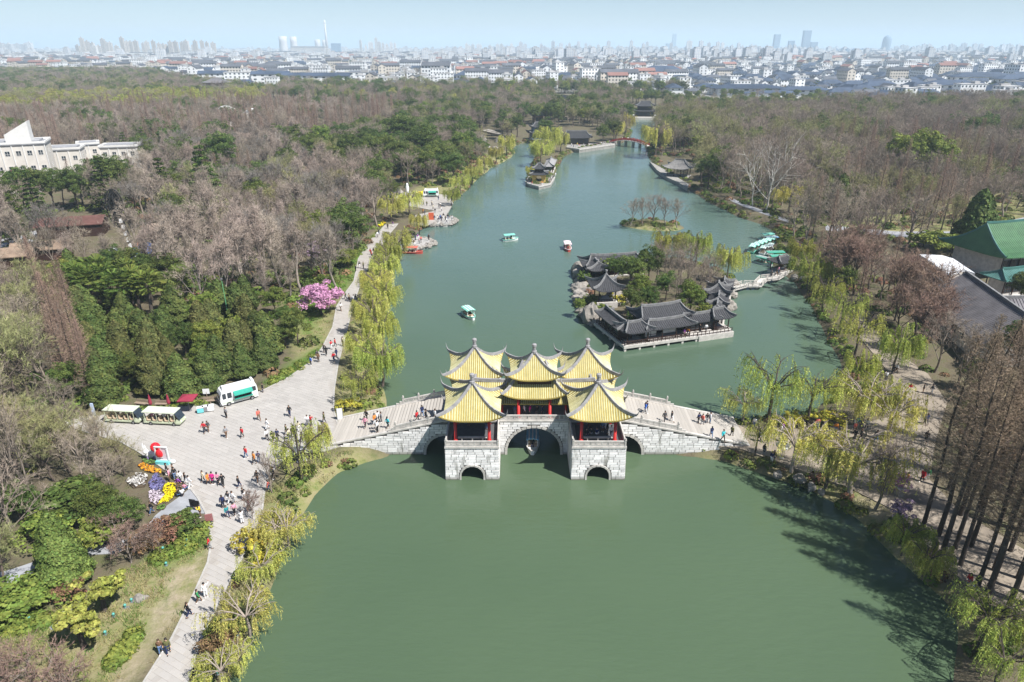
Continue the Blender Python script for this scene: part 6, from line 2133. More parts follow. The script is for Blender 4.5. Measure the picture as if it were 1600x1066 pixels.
WOODS = [
 ([(118, 545), (160, 637), (330, 622), (412, 598), (488, 542), (480, 515), (450, 512), (300, 520), (125, 505)], 4.6,
     [('juniper', .45, 5.5, 9.5), ('juniper_bronze', .33, 5.5, 9), ('ever_dark', .14, 5, 7.5), ('ever_bright', .08, 5, 7)], 'thicket behind the food van'),
 ([(100, 465), (125, 508), (300, 518), (450, 512), (430, 480), (330, 468), (240, 445), (110, 435)], 5.5,
     [('ever_dark', .55, 6, 9), ('ever_bright', .25, 5, 8), ('juniper', .2, 7, 9)], 'evergreen thicket around the palms'),
 ([(62, 470), (118, 500), (165, 642), (112, 648), (82, 560)], 3.1, [('redwood', 1, 11, 15)], 'russet redwood row beside the junipers'),
 ([(-160, 420), (88, 480), (120, 648), (100, 700), (60, 780), (-160, 800)], 5.2, [('bare_bud', .45, 8, 12), ('bare', .4, 9, 13), ('ever_dark', .15, 5, 7)], 'wood at the left frame edge'),
 ([(-60, 790), (60, 780), (70, 860), (-60, 880)], 5, [('shrub', .5, 2.5, 4), ('ever_dark', .5, 4, 6)], 'undergrowth at the left frame edge'),
 ([(452, 478), (520, 452), (556, 400), (545, 392), (480, 430)], 4.2, [('shrub_bright', .5, 1.5, 3), ('shrub', .3, 1.5, 3), ('ever_bright', .2, 3, 5)], 'lawn above the pink blossom tree'),
 ([(480, 232), (500, 290), (600, 322), (700, 300), (760, 250), (740, 215), (600, 205)], 7.5,
     [('bare', .4, 8, 12), ('ever_dark', .42, 9, 14), ('bare_bud', .18, 8, 11)], 'slope around the big dark evergreens'),
 ([(430, 482), (510, 500), (556, 400), (604, 345), (600, 322), (480, 280), (300, 320), (140, 420), (240, 445), (330, 468)], 6.2,
     [('bare_pale', .38, 9, 17), ('bare', .28, 8, 13), ('bare_dome', .12, 9, 12), ('bare_bud', .12, 9, 12), ('ever_dark', .1, 9, 12)], 'wood between junipers and lake'),
 ([(-260, 420), (140, 420), (300, 320), (480, 280), (480, 235), (300, 235), (-260, 330)], 7.0,
     [('bare', .3, 8, 14), ('bare_dome', .16, 9, 13), ('bare_pale', .27, 11, 17), ('ever_dark', .14, 12, 15), ('cedar', .06, 13, 16), ('redwood', .07, 14, 18)], 'wood below the white villa'),
 ([(-420, 330), (300, 235), (480, 235), (600, 205), (640, 178), (300, 178), (-420, 220)], 8.0,
     [('redwood', .42, 15, 20), ('bare', .3, 11, 14), ('bare_pale', .2, 12, 16), ('ever_dark', .08, 12, 15)], 'redwood stand beyond the white villa'),
 ([(-500, 220), (300, 178), (420, 178), (400, 158), (-500, 168)], 9.0,
     [('ever_yellow', .48, 12, 15), ('bare', .35, 11, 13), ('bare_bud', .17, 11, 14)], 'yellow-green belt in the far left park'),
 ([(-600, 168), (400, 158), (640, 178), (820, 180), (960, 160), (960, 151), (420, 150), (300, 132), (230, 118), (-700, 116), (-700, 160)], 10.5,
     [('bare', .6, 10, 14), ('ever_dark', .3, 12, 15), ('bare_bud', .12, 11, 14), ('redwood', .1, 13, 17), ('ever_yellow', .08, 11, 14)], 'park edge before the town'),
 ([(600, 205), (740, 215), (800, 222), (930, 230), (985, 215), (985, 182), (900, 160), (640, 178)], 8.0,
     [('bare', .42, 9, 12), ('ever_dark', .32, 10, 14), ('bare_bud', .16, 9, 12), ('ever_bright', .1, 9, 12)], 'park behind the grey waterside hall'),
 ([(985, 182), (900, 160), (960, 154), (1040, 163), (1085, 174), (1300, 175), (1250, 192), (1030, 190)], 8.5,
     [('bare', .4, 10, 12), ('ever_dark', .32, 11, 14), ('bare_bud', .18, 10, 13), ('ever_bright', .1, 10, 13)], 'park behind the two-storey tower'),
 ([(1020, 215), (1035, 190), (1250, 190), (1300, 250), (1290, 350), (1225, 348), (1080, 290), (1022, 250)], 7.6,
     [('bare', .55, 11, 15), ('bare_bud', .27, 11, 15), ('ever_dark', .15, 11, 14), ('ever_bright', .03, 10, 13)], 'wood on the far right bank'),
 ([(1290, 350), (1300, 250), (1480, 240), (1900, 250), (1900, 340), (1600, 350), (1440, 390), (1320, 420), (1232, 400), (1225, 355)], 7.4,
     [('bare', .45, 10, 14), ('redwood', .27, 15, 20), ('bare_bud', .2, 9, 12), ('ever_dark', .08, 6, 9)], 'open redwood wood on the right'),
 ([(1250, 192), (1300, 175), (1600, 167), (2200, 170), (2100, 260), (1480, 240), (1300, 250)], 8.6,
     [('bare', .68, 11, 15), ('ever_dark', .12, 13, 16), ('bare_bud', .14, 11, 15), ('redwood', .06, 14, 18)], 'dark bare wood on the far right'),
 ([(1262, 435), (1330, 425), (1395, 440), (1440, 500), (1480, 590), (1560, 620), (1640, 640), (1640, 665), (1520, 655), (1450, 605), (1400, 540), (1350, 490), (1300, 470)], 4.4,
     [('rust_bare', .62, 9, 12), ('redwood', .16, 11, 14), ('bare', .18, 8, 10), ('ever_dark', .04, 5, 7)], 'reddish bare clump on the right bank'),
 ([(1480, 640), (1520, 600), (1680, 600), (1700, 720), (1480, 700)], 7, [('bare', .8, 9, 12), ('ever_dark', .2, 5, 7)], 'shade behind the near redwoods'),
]
PHR = {'bare_dome': 'domed fine-twigged bare tree', 'rust_bare': 'spreading russet bare tree', 'shrub_bright': 'bright green bush', 'bare': 'bare grey-brown tree', 'bare_pale': 'pale upright bare poplar', 'bare_bud': 'budding olive tree', 'redwood': 'bare russet dawn redwood',
       'ever_dark': 'dark evergreen tree', 'ever_bright': 'bright evergreen tree', 'ever_yellow': 'yellow-green leafing tree', 'juniper': 'dark green juniper',
       'juniper_bronze': 'bronze-tinted juniper', 'cedar': 'layered green cedar', 'shrub': 'dark green shrub'}
CAND = []
ex = np.array(TREE_XY)
for outline, spc, kinds, phrase in WOODS:
 W_ = poly_w(outline, GZ)
 xs, ys = [p[0] for p in W_], [p[1] for p in W_]
 gx = np.arange(min(xs), max(xs), spc)
 gy = np.arange(min(ys), max(ys), spc)
 X, Y = np.meshgrid(gx, gy)
 rg = np.random.default_rng(len(CAND) + 3)
 X = (X + rg.uniform(-.42, .42, X.shape) * spc).ravel()
 Y = (Y + rg.uniform(-.42, .42, Y.shape) * spc).ravel()
 k = inside_np(W_, X, Y) & (np.abs(X) < Y * 0.92 + 35)
 X, Y = X[k], Y[k]
 k = np.ones(len(X), bool)
 for p in PAVED:
  k &= ~inside_np(p, X, Y) & (dist_np(p, X, Y) > 1.2)
 for p in NOTREE:
  k &= ~inside_np(p, X, Y)
 nr_ = Y < 620
 if nr_.any():
  sd = np.full(len(X), 99.0)
  sd[nr_] = land_sd(X[nr_], Y[nr_])
  k &= sd > 2.0
 X, Y = X[k], Y[k]
 cum = np.cumsum([q[1] for q in kinds])
 V_ = np.sin(X * 0.07 + 1.3 * np.sin(Y * 0.045)) * np.cos(Y * 0.06 + np.sin(X * 0.05)) * 0.5 + rg.uniform(-.5, .5, len(X)) * .75
 V_ = (np.argsort(np.argsort(V_)) + .5) / max(1, len(V_))
 for x, y, v in zip(X, Y, V_):
  if len(ex) and np.min(np.hypot(ex[:, 0] - x, ex[:, 1] - y)) < 2.6:
   continue
  q = kinds[int(np.searchsorted(cum, v * cum[-1]))]
  hh = rg.uniform(q[2], q[3])
  fy, fx = (y - min(ys)) / (max(ys) - min(ys)), (x - min(xs)) / (max(xs) - min(xs))
  pos = ('near ', '', 'far ')[min(2, int(fy * 3))] + ('left', 'centre', 'right')[min(2, int(fx * 3))]
  size = ('short', 'middling', 'tall')[min(2, int((hh - q[2]) / (q[3] - q[2] + .01) * 3))]
  CAND.append((math.hypot(x, y - 0), q[0], x, y, hh, phrase, size + ' ' + PHR[q[0]] + ', ' + pos + ' of the ' + phrase))
CAND.sort()
LIMIT = {'bare': 280, 'bare_pale': 150, 'bare_bud': 130, 'redwood': 190, 'ever_dark': 170, 'ever_bright': 60, 'ever_yellow': 60}
cnt, rest = {}, {}
for d, kd, x, y, h, phrase, lb in CAND:
 cnt[kd] = cnt.get(kd, 0) + 1
 if cnt[kd] <= LIMIT.get(kd, 200):
  tree(kd, x, y, h, lb, PHR[kd] + 's in the ' + phrase, RT.uniform(0.88, 1.12))
 else:
  rest.setdefault(kd, []).append((x, y, h))
print('TREES', {k: v for k, v in cnt.items()}, {k: len(v) for k, v in rest.items()})
pts, kinds, seen = [], [], {}
for kd, lst in rest.items():
 for x, y, h in lst:
  i = RT.randrange(min(3, len(PROTO[kd])))
  key = (kd, i)
  if key not in seen:
   seen[key] = len(kinds)
   kinds.append(joined(kd, i))
  pts.append((x, y, GZ - 0.05, RT.uniform(0, 6.283), h / NOHEIGHT[kd], seen[key]))
tk = {}
for kd in ('bare', 'ever_dark', 'ever_bright', 'bare_bud'):
 key = (kd, 0)
 if key not in seen:
  seen[key] = len(kinds)
  kinds.append(joined(kd, 0))
 tk[kd] = seen[key]
TOWN_TREES = []
for i in range(3400):
 u_ = RT.uniform(-0.85, 0.85)
 y = (590 if u_ > .24 else 800 if u_ > -.32 else 1300) + 1500 * RT.random() ** 2.8
 x = u_ * y
 kd = RT.choice(['bare', 'bare', 'ever_dark', 'ever_dark', 'ever_bright', 'bare_bud'])
 TOWN_TREES.append((x, y, 0.9, RT.uniform(0, 6.28), (RT.uniform(6, 9) if u_ > .24 else RT.uniform(9, 15)) / NOHEIGHT[kd], tk[kd]))
mass('far_wood', pts + TOWN_TREES, kinds, 'far mass of bare and evergreen park trees reaching to the town')
gt = TB(900)
gr = gt.r
a = gr.normal(size=(26, 3)) * np.array([0.22, 0.22, 0])
gt.twigs(a, a + gr.normal(size=(26, 3)) * np.array([0.16, 0.16, 0.03]) + np.array([0, 0, 0.3]), 0.05)
gm1 = gt.crown_mesh('grass_tuft', leafmat('dry_grass', (0.26, 0.23, 0.10), (0.36, 0.31, 0.15), 0.2, 0.02, 0.1))
gm2 = gt.crown_mesh('grass_tuft', leafmat('fresh_grass', (0.08, 0.15, 0.02), (0.17, 0.26, 0.045), 0.2, 0.02, 0.1))
bt = TB(901)
br_ = bt.r
D = br_.normal(size=(70, 3))
D /= np.linalg.norm(D, axis=1, keepdims=True)
D[:, 2] = np.abs(D[:, 2])
bt.leaves(D * np.array([0.6, 0.6, 0.45]), D + br_.normal(size=D.shape) * .4, 0.2)
gm3 = bt.crown_mesh('low_plant', M_LEAFD)
gm4 = bt.crown_mesh('low_plant', M_LEAFB)
gm5 = bt.crown_mesh('low_plant', M_REDSH)
gp = []
for polys, n_, picks in ((LAWN, 9000, (0, 0, 0, 1)), (GREEN, 2600, (1, 1, 1, 3))):
 for p in polys:
  xs, ys = [q[0] for q in p], [q[1] for q in p]
  X = gr.uniform(min(xs), max(xs), n_ // len(polys))
  Y = gr.uniform(min(ys), max(ys), n_ // len(polys))
  k = inside_np(p, X, Y) & (Y < 420)
  X, Y = X[k], Y[k]
  k = land_sd(X, Y) > 1.2
  for q in PAVED + SANDY:
   k &= ~inside_np(q, X, Y)
  for x, y in zip(X[k], Y[k]):
   gp.append((x, y, GZ - 0.02, gr.uniform(0, 6.28), gr.uniform(0.6, 1.5), int(gr.choice(picks))))
for poly, closed in ((LAKE, True), (ISLE, True), (ISLET, True)):
 for i in range(len(poly)):
  a, b = np.array(poly[i]), np.array(poly[(i + 1) % len(poly)])
  ln = np.linalg.norm(b - a)
  if ln > 90 or a[1] > 420 or max(a[1], b[1]) < 36:
   continue
  nrm = np.array([-(b - a)[1], (b - a)[0]]) / (ln + 1e-6)
  for j in range(int(ln * 3.2)):
   c = a + (b - a) * gr.uniform() + nrm * gr.uniform(-3.0, 3.0)
   d = land_sd(np.array([c[0]]), np.array([c[1]]))[0]
   if d < 0.25 or any(inside(q, c[0], c[1]) for q in PAVED):
    continue
   if 76 < c[1] < 86 and -21 < c[0] < 24:
    continue
   zz = float(np.interp(d, [-3, 0, 2.2], [-1.6, 0.0, GZ]))
   gp.append((c[0], c[1], zz, gr.uniform(0, 6.28), gr.uniform(0.6, 2.0), int(gr.choice([0, 0, 1, 2, 3, 4, 2, 3]))))
mass('bank_grass', gp, [gm1, gm2, gm3, gm4, gm5], 'dry and green grass tufts and low plants on lawns and banks')
us = []
for outline, spc, kinds_, phrase in WOODS[:9] + WOODS[14:19]:
 W_ = poly_w(outline, GZ)
 xs, ys = [p[0] for p in W_], [p[1] for p in W_]
 area = (max(xs) - min(xs)) * (max(ys) - min(ys))
 n_ = int(min(2500, area / 14))
 X, Y = gr.uniform(min(xs), max(xs), n_), gr.uniform(min(ys), max(ys), n_)
 k = inside_np(W_, X, Y) & (Y < 420)
 for q in PAVED + NOTREE:
  k &= ~inside_np(q, X, Y)
 X, Y = X[k], Y[k]
 if not len(X):
  continue
 k = land_sd(X, Y) > 1.5
 for x, y in zip(X[k], Y[k]):
  us.append((x, y, GZ - 0.02, gr.uniform(0, 6.28), gr.uniform(1.0, 3.2), int(gr.choice([0, 0, 1, 2]))))
mass('undergrowth', us, [gm3, gm4, gm5], 'low evergreen and russet undergrowth beneath the wood')
# rocks, platforms
def rock_mesh(seed, sq=(1, 1, .7), rough=.35):
 rg = np.random.default_rng(seed)
 bm = bmesh.new()
 bmesh.ops.create_icosphere(bm, subdivisions=3, radius=1)
 ks = [(rg.normal(size=3) * (1.3 + .7 * _), rg.uniform(0, 6.28)) for _ in range(7)]
 for v in bm.verts:
  c = np.array(v.co)
  d = sum(math.sin(float(k @ c) + p) / (1 + .25 * i) for i, (k, p) in enumerate(ks)) / 4
  d = math.copysign(abs(d) ** .75, d)
  v.co = Vector((c * (1 + rough * d)) * np.array(sq))
 me = bpy.data.meshes.new('rock')
 bm.to_mesh(me)
 bm.free()
 me.materials.append(M_ROCK)
 return me
ROCKS = [rock_mesh(i, (1, .8, .6 + .25 * (i % 3)), .5) for i in range(5)]
RR = random.Random(8)
def rock(x, y, z, s, label, group=None, sq=(1, 1, 1)):
 o = bpy.data.objects.new('rock', RR.choice(ROCKS))
 o.location = (x, y, z)
 o.rotation_euler = (RR.uniform(-.3, .3), RR.uniform(-.3, .3), RR.uniform(0, 6.28))
 o.scale = (s * sq[0], s * sq[1], s * sq[2])
 COL.objects.link(o)
 return tag(o, label, 'rock', group)
for px, py in [(905, 474), (901, 468), (908, 484), (914, 492), (919, 498), (925, 503), (932, 506), (913, 482), (904, 462), (903, 452), (905, 443), (908, 436), (904, 430), (906, 422), (911, 414), (918, 470), (920, 482), (930, 495),
               (938, 500), (912, 466), (917, 458), (911, 448), (955, 472), (960, 478), (964, 470), (950, 478), (1143, 446), (1140, 480), (1146, 462), (945, 480)]:
 x, y = G(px, py, .5)
 rock(x, y, .5, RR.uniform(.9, 1.9), 'pale weathered rock on the left tip of the garden island', 'shore rocks of the garden island')
x, y = G(924, 497, .8)
rock(x, y, 1.2, 1.9, 'tall white pitted rock at the front left waterline of the island', None, (1, 1, 1.5))
x, y = G(962, 470, 1.2)
rock(x, y, 1.2, 2.6, 'big tan boulder at the foot of the pointed pavilion', None, (1, 1, 1.0))
for i, (px, py, s, lb) in enumerate([(1250, 750, .85, 'large grey rock on the near right bank'), (1268, 761, .5, 'smaller grey rock right of the large bank rock'), (1284, 769, .4, 'low rock third along the near right bank'),
                                     (1215, 742, .5, 'small rock at the waterline left of the large bank rock'), (220, 940, .7, 'pale boulder on the lawn beside the pines'), (205, 952, .5, 'small stone at the foot of the upper pine'),
                                     (1256, 437, .8, 'white stone at the landing of the zigzag bridge'), (1242, 434, .9, 'flat stone at the landing of the zigzag bridge')]):
 x, y = G(px, py, .9)
 rock(x, y, .9, s, lb)
for i, (px, py, s, q) in enumerate([(752, 222, 4.2, (.7, .8, 1)), (783, 222, 4.0, (.7, .8, .9)), (767, 212, 3.6, (1.7, .8, .6)), (760, 230, 2.4, (1, 1, .7)), (775, 234, 2.2, (1.2, 1, .6)), (745, 235, 2.0, (1, 1, .8))]):
 x, y = G(px, py, 1.2)
 rock(x, y, 3.2 if i == 2 else 1.2, s, 'pale rock of the arched rockery on the left bank', 'rocks of the arched rockery', q)
M_SLAB = mat('rock_slab', (.38, .365, .34), .9, .25, .6, .4)
for px, lb in (([(622, 378), (632, 372), (650, 371), (668, 374), (679, 379), (668, 384), (650, 387), (636, 387), (624, 390)], 'near pale rock platform jutting into the lake, crowded with people'),
               ([(654, 349), (672, 343), (692, 340), (706, 341), (713, 345), (704, 350), (688, 351), (670, 351)], 'far pale rock platform jutting into the lake, with a red sign')):
 q = MB()
 q.prism(poly_w(px, .8), -1.2, 1.0)
 t = q.build('rock_platform', M_SLAB)
 tag(t, lb, 'platform')
 w_ = poly_w(px, .6)
 for i in range(len(w_)):
  a_, c_ = w_[i], w_[(i + 1) % len(w_)]
  for k in (.15, .5, .85):
   o = bpy.data.objects.new('edge_stone', RR.choice(ROCKS))
   o.location = (a_[0] + (c_[0] - a_[0]) * k, a_[1] + (c_[1] - a_[1]) * k, .55)
   o.scale = (1.1, 1.0, .75)
   o.rotation_euler = (0, 0, RR.uniform(0, 6))
   link_child(o, t)
# boats
M_BGREEN = mat('boat_green', (.03, .26, .17), .4, .08, 1, spec=.5)
M_BMINT = mat('boat_mint', (.22, .58, .46), .4, .08, 1, spec=.5)
M_BBLUE = mat('boat_blue', (.16, .42, .62), .4, .08, 1, spec=.5)
M_BPINK = mat('pink_canopy', (.78, .60, .64), .6, .05, 1)
M_BRED = mat('boat_red', (.50, .07, .05), .5, .15, 1)
M_SEAT = mat('beige_seats', (.55, .43, .30), .7, .1, 2)
M_BNAVY = mat('navy_canvas', (.05, .07, .13), .7, .15, 1)
def boat(label, xy, rz, L, W, m_hull, m_roof, m_stripe=None, group=None, sc=1.0, trim=None):
 t = empty('boat', (xy[0], xy[1], 0), rz, label, 'boat', group, sc)
 n = 8
 def sec(u, k, z):
  w = W / 2 * k * (1 - max(0, (u - .55) / .45) ** 2 * .75) * (1 - max(0, (.12 - u) / .12) * .15)
  return (-L / 2 + L * u, w, z + max(0, (u - .6)) * .5)
 b = MB()
 rows = []
 for i in range(n + 1):
  u = i / n
  rows.append([(sec(u, 1, .55)[0], -sec(u, 1, 0)[1], sec(u, 1, .5)[2]), (sec(u, .8, 0)[0], -sec(u, .8, 0)[1], -.2), (sec(u, .8, 0)[0], sec(u, .8, 0)[1], -.2), (sec(u, 1, .55)[0], sec(u, 1, 0)[1], sec(u, 1, .5)[2])])
 b.grid(rows)
 b.add(rows[0], [(0, 1, 2, 3)])
 b.add(rows[-1], [(3, 2, 1, 0)])
 b.grid([[(r[0][0], r[0][1] * .9, r[0][2] - .22) for r in rows], [(r[3][0], r[3][1] * .9, r[3][2] - .22) for r in rows]])
 b.build('hull', m_hull, t)
 b = MB()
 for s in (0, 3):
  for i in range(n):
   b.beam(rows[i][s], rows[i + 1][s], .14, .12)
 b.beam(rows[-1][0], rows[-1][3], .14, .12)
 b.beam(rows[0][0], rows[0][3], .14, .12)
 b.build('gunwale', trim or m_roof, t)
 b = MB()
 for x in (-.3, .35, -.95):
  b.box((x * L / 3.2, 0, .45), (.35, W * .7, .3))
  b.box((x * L / 3.2 - .2, 0, .7), (.08, W * .7, .45))
 b.build('seats', M_SEAT, t)
 for sx in (-.36, .2):
  for sy in (-1, 1):
   b = MB()
   b.beam((L * sx, sy * W * .38, .4), (L * sx, sy * W * .38, 1.75), .06)
   b.build('post', M_WHITE, t)
 b = MB()
 k = 6
 rows = []
 for i in range(k + 1):
  y = -W * .5 + W * i / k
  z = 1.72 + .16 * math.cos((i / k - .5) * math.pi)
  rows.append([(-L * .42, y, z), (L * .27, y, z)])
 b.grid(rows)
 b.grid([[(x, y, z - .08) for x, y, z in r][::-1] for r in rows])
 for e in (0, 1):
  b.grid([[(r[e][0], r[e][1], r[e][2] - .08) for r in rows], [r[e] for r in rows]])
 for r in (rows[0], rows[-1]):
  b.grid([[(x, y, z - .08) for x, y, z in r], r])
 cn = b.build('canopy', m_roof, t)
 if m_stripe:
  for y in (-.28, 0, .28):
   b = MB()
   z = 1.735 + .16 * math.cos(y * math.pi)
   b.box((-L * .075, y * W, z), (L * .69, W * .1, .035))
   b.build('stripe', m_stripe, cn)
 return t
def bxy(px, py, z=.3):
 return G(px, py, z)
boat('white and mint motor boat with a pale canopy, farthest out on the open lake', bxy(797, 374), R(20), 4.6, 1.9, M_WHITE, M_BMINT, None, trim=M_BMINT)
boat('small boat with a pale pink canopy and dark red sides coming towards the bridge', bxy(887, 388), R(-88), 5.4, 1.9, M_BRED, M_BPINK, None)
boat('mint boat with a white-striped canopy left of the five pavilions', bxy(733, 493), R(-62), 4.4, 1.9, M_WHITE, M_BMINT, M_WHITE, trim=M_BMINT)
boat('white boat with a blue canopy passing under the main arch', (BX - .1, 79.6), R(-92), 4.6, 1.7, M_WHITE, M_BBLUE, M_WHITE, trim=M_STONE)
boat('red wooden boat moored under the near rock platform', bxy(645, 394), R(-4), 5.2, 2.0, M_BRED, mat('red_canopy', (.56, .15, .11), .6, .1, 1), None)
for i in range(6):
 boat('mint-striped green boat in the moored row, number %s from the open water' % ('one', 'two', 'three', 'four', 'five', 'six')[i], bxy(1176 + i * 6.0, 391 - i * 2.4), R(62), 5.6, 1.7, M_BGREEN, M_BMINT, M_WHITE,
         'green boats moored in a row')
for i in range(3):
 boat('white boat with a pale cover moored beside the landing stage, %s of three' % ('left', 'middle', 'right')[i], bxy(1192 + i * 5.5, 394 - i * 2), R(62), 4.2, 1.5, M_WHITE, M_WHITE, M_BMINT, 'white boats at the landing')
boat('boat with a light blue canopy at the head of the moored row', bxy(1206, 378), R(20), 5.2, 2.0, M_WHITE, M_BBLUE, M_WHITE)
boat('pale mint boat behind the blue-canopied one', bxy(1200, 373), R(20), 5.2, 2.0, M_WHITE, M_BMINT, None)
boat('long boat under a dark green canvas, upper of the two by the willow', bxy(1213, 402), R(4), 6.6, 2.1, M_BGREEN, M_BGREEN, M_BMINT, 'dark green covered boats')
boat('long boat under a dark green canvas, lower of the two by the willow', bxy(1219, 408), R(4), 6.6, 2.1, M_BGREEN, M_BGREEN, M_BMINT, 'dark green covered boats')
boat('single green and white boat moored just above the gate pavilion', bxy(1193, 411), R(-50), 4.6, 1.8, M_WHITE, M_BGREEN, M_WHITE, trim=M_BGREEN)
q = MB()
q.prism([G(*p, .5) for p in ((1190, 402), (1212, 390), (1220, 388), (1224, 398), (1204, 406))], -.4, .5)
tag(q.build('landing_stage', mat('grey_boards', (.24, .22, .21), .9, .2, 1)), 'grey floating landing stage between the moored boats', 'landing')
# food vans
M_AWN = mat('green_awning', (.03, .30, .22), .6, .08, 2)
def van(label, xy, rz):
 t = empty('food_van', (xy[0], xy[1], GZ + .1), rz, label, 'van', 'white food vans')
 L, W, H = 5.4, 2.1, 2.5
 b = MB()
 prof = [(-2.55, .3), (-2.72, .9), (-2.6, 1.7), (-2.35, 2.3), (-2.0, 2.5), (2.3, 2.5), (2.6, 2.3), (2.7, 1.6), (2.68, .3)]
 xz_prism(b, prof, -W / 2, W / 2)
 b.build('body', M_WHITE, t)
 b = MB()
 b.box((.1, 0, 2.56), (4.4, 1.7, .14), 0, .94)
 b.box((-1.9, 0, 2.7), (.45, 1.3, .3), 0, .6)
 b.box((2.3, 0, 2.75), (.35, 1.5, .4), 0, .8)
 b.build('roof', M_WHITE, t)
 for x, w in ((-2.1, .5), (-1.35, .62)):
  b = MB()
  b.box((x, -W / 2 - .01, 1.65), (w, .05, .85))
  b.build('window', M_GLASS, t)
 b = MB()
 b.box((-2.68, 0, 1.55), (.07, 1.5, .8), 0)
 b.build('windscreen', M_GLASS, t)
 b = MB()
 b.box((2.2, -W / 2 - .01, 1.75), (.55, .05, .7))
 b.build('window', M_GLASS, t)
 b = MB()
 b.box((.55, -W / 2 - .012, 1.35), (2.5, .05, .75))
 b.build('counter_opening', M_SOFFIT, t)
 b = MB()
 b.add([(-.8, -W / 2 - .02, 2.12), (1.9, -W / 2 - .02, 2.12), (1.9, -W / 2 - .75, 1.72), (-.8, -W / 2 - .75, 1.72), (-.8, -W / 2 - .02, 2.06), (1.9, -W / 2 - .02, 2.06), (1.9, -W / 2 - .75, 1.66), (-.8, -W / 2 - .75, 1.66)],
          [(3, 2, 1, 0), (4, 5, 6, 7), (0, 1, 5, 4), (1, 2, 6, 5), (2, 3, 7, 6), (3, 0, 4, 7)])
 b.box((.55, -W / 2 - .28, 1.0), (2.6, .5, .06))
 b.build('awning', M_AWN, t)
 b = MB()
 b.box((0, -W / 2 - .015, .62), (4.9, .04, .28))
 b.build('side_stripe', mat('pale_green_paint', (.55, .62, .5), .5, .05, 1), t)
 for x in (-1.6, 1.75):
  for s in (-1, 1):
   b = MB()
   b.tube([(x, s * (W / 2 - .12), .3), (x, s * (W / 2 + .04), .3)], .34, 12)
   w = b.build('wheel', M_BLACK, t)
   b = MB()
   b.tube([(x, s * (W / 2 + .03), .3), (x, s * (W / 2 + .06), .3)], .18, 10)
   b.build('hub', M_METAL, w)
 b = MB()
 b.box((-2.72, 0, .42), (.12, 2.0, .25))
 b.box((2.72, 0, .42), (.12, 2.0, .25))
 b.build('bumper', M_METAL, t)
 return t
a_, c_ = G(348, 637, 1.3), G(403, 622, 1.3)
ang = math.atan2(c_[1] - a_[1], c_[0] - a_[0])
van('white food van with a green awning parked at the edge of the big plaza', ((a_[0] + c_[0]) / 2 - math.sin(ang) * 1.05, (a_[1] + c_[1]) / 2 + math.cos(ang) * 1.05), ang)
x, y = G(673, 308, 1.3)
van('white food van far up the left bank on the upper plaza', (x, y + 1), R(4))
# sightseeing carts
M_CART = mat('pale_green_cart', (.50, .54, .38), .45, .06, 1, spec=.4)
M_CARTROOF = mat('cart_roof', (.60, .64, .50), .5, .06, .8)
def cart(label, px0, px1, riders):
 a_, c_ = G(*px0, 1.3), G(*px1, 1.3)
 rz = math.atan2(c_[1] - a_[1], c_[0] - a_[0])
 L = math.hypot(c_[0] - a_[0], c_[1] - a_[1])
 t = empty('sightseeing_cart', ((a_[0] + c_[0]) / 2 - math.sin(rz) * .8, (a_[1] + c_[1]) / 2 + math.cos(rz) * .8, GZ + .1), rz, label, 'cart', 'sightseeing carts')
 k = L / 5.4
 b = MB()
 b.box((0, 0, .42), (5.2 * k, 1.55, .22))
 b.box((2.35 * k, 0, .72), (.7, 1.5, .5), 0, .85)
 b.box((-2.4 * k, 0, .7), (.35, 1.5, .45))
 b.build('body', M_CART, t)
 b = MB()
 b.box((-.25, 0, 2.05), (4.6 * k, 1.75, .1))
 b.box((-.25, 0, 2.12), (4.4 * k, 1.5, .08), 0, .96)
 b.build('roof', M_CARTROOF, t)
 b = MB()
 b.add([(2.62 * k, -.72, .95), (2.62 * k, .72, .95), (2.0 * k, .72, 2.02), (2.0 * k, -.72, 2.02), (2.55 * k, -.72, .95), (2.55 * k, .72, .95), (1.93 * k, .72, 2.02), (1.93 * k, -.72, 2.02)],
          [(0, 1, 2, 3), (7, 6, 5, 4), (0, 4, 5, 1), (1, 5, 6, 2), (2, 6, 7, 3), (3, 7, 4, 0)])
 b.build('windscreen', M_GLASS, t)
 for x in (-1.9, -1.05, -.2, .65, 1.5):
  b = MB()
  b.box((x * k, 0, .72), (.42, 1.4, .14))
  b.box((x * k - .22, 0, .98), (.1, 1.4, .5))
  b.build('bench_seat', M_SEAT, t)
 for x in (-2.35, -.6, 1.1, 1.95):
  for s in (-1, 1):
   b = MB()
   b.beam((x * k, s * .76, .5), (x * k, s * .76, 2.02), .06)
   b.build('post', M_CART, t)
 for x in (-1.6, 1.7):
  for s in (-1, 1):
   b = MB()
   b.tube([(x * k, s * .62, .27), (x * k, s * .8, .27)], .28, 10)
   w = b.build('wheel', M_BLACK, t)
   b = MB()
   b.tube([(x * k, s * .79, .27), (x * k, s * .82, .27)], .14, 8)
   b.build('hub', M_METAL, w)
 for s in (-1, 1):
  b = MB()
  b.ball((2.7 * k, s * .5, .72), .1, 6, 4)
  b.build('headlight', M_WHITE, t)
 return t, k, rz
CARTS = [cart('pale green sightseeing cart with empty beige seats, left of the pair', (163, 661), (219, 664), False),
         cart('pale green sightseeing cart carrying passengers, right of the pair', (224, 664), (283, 667), True)]
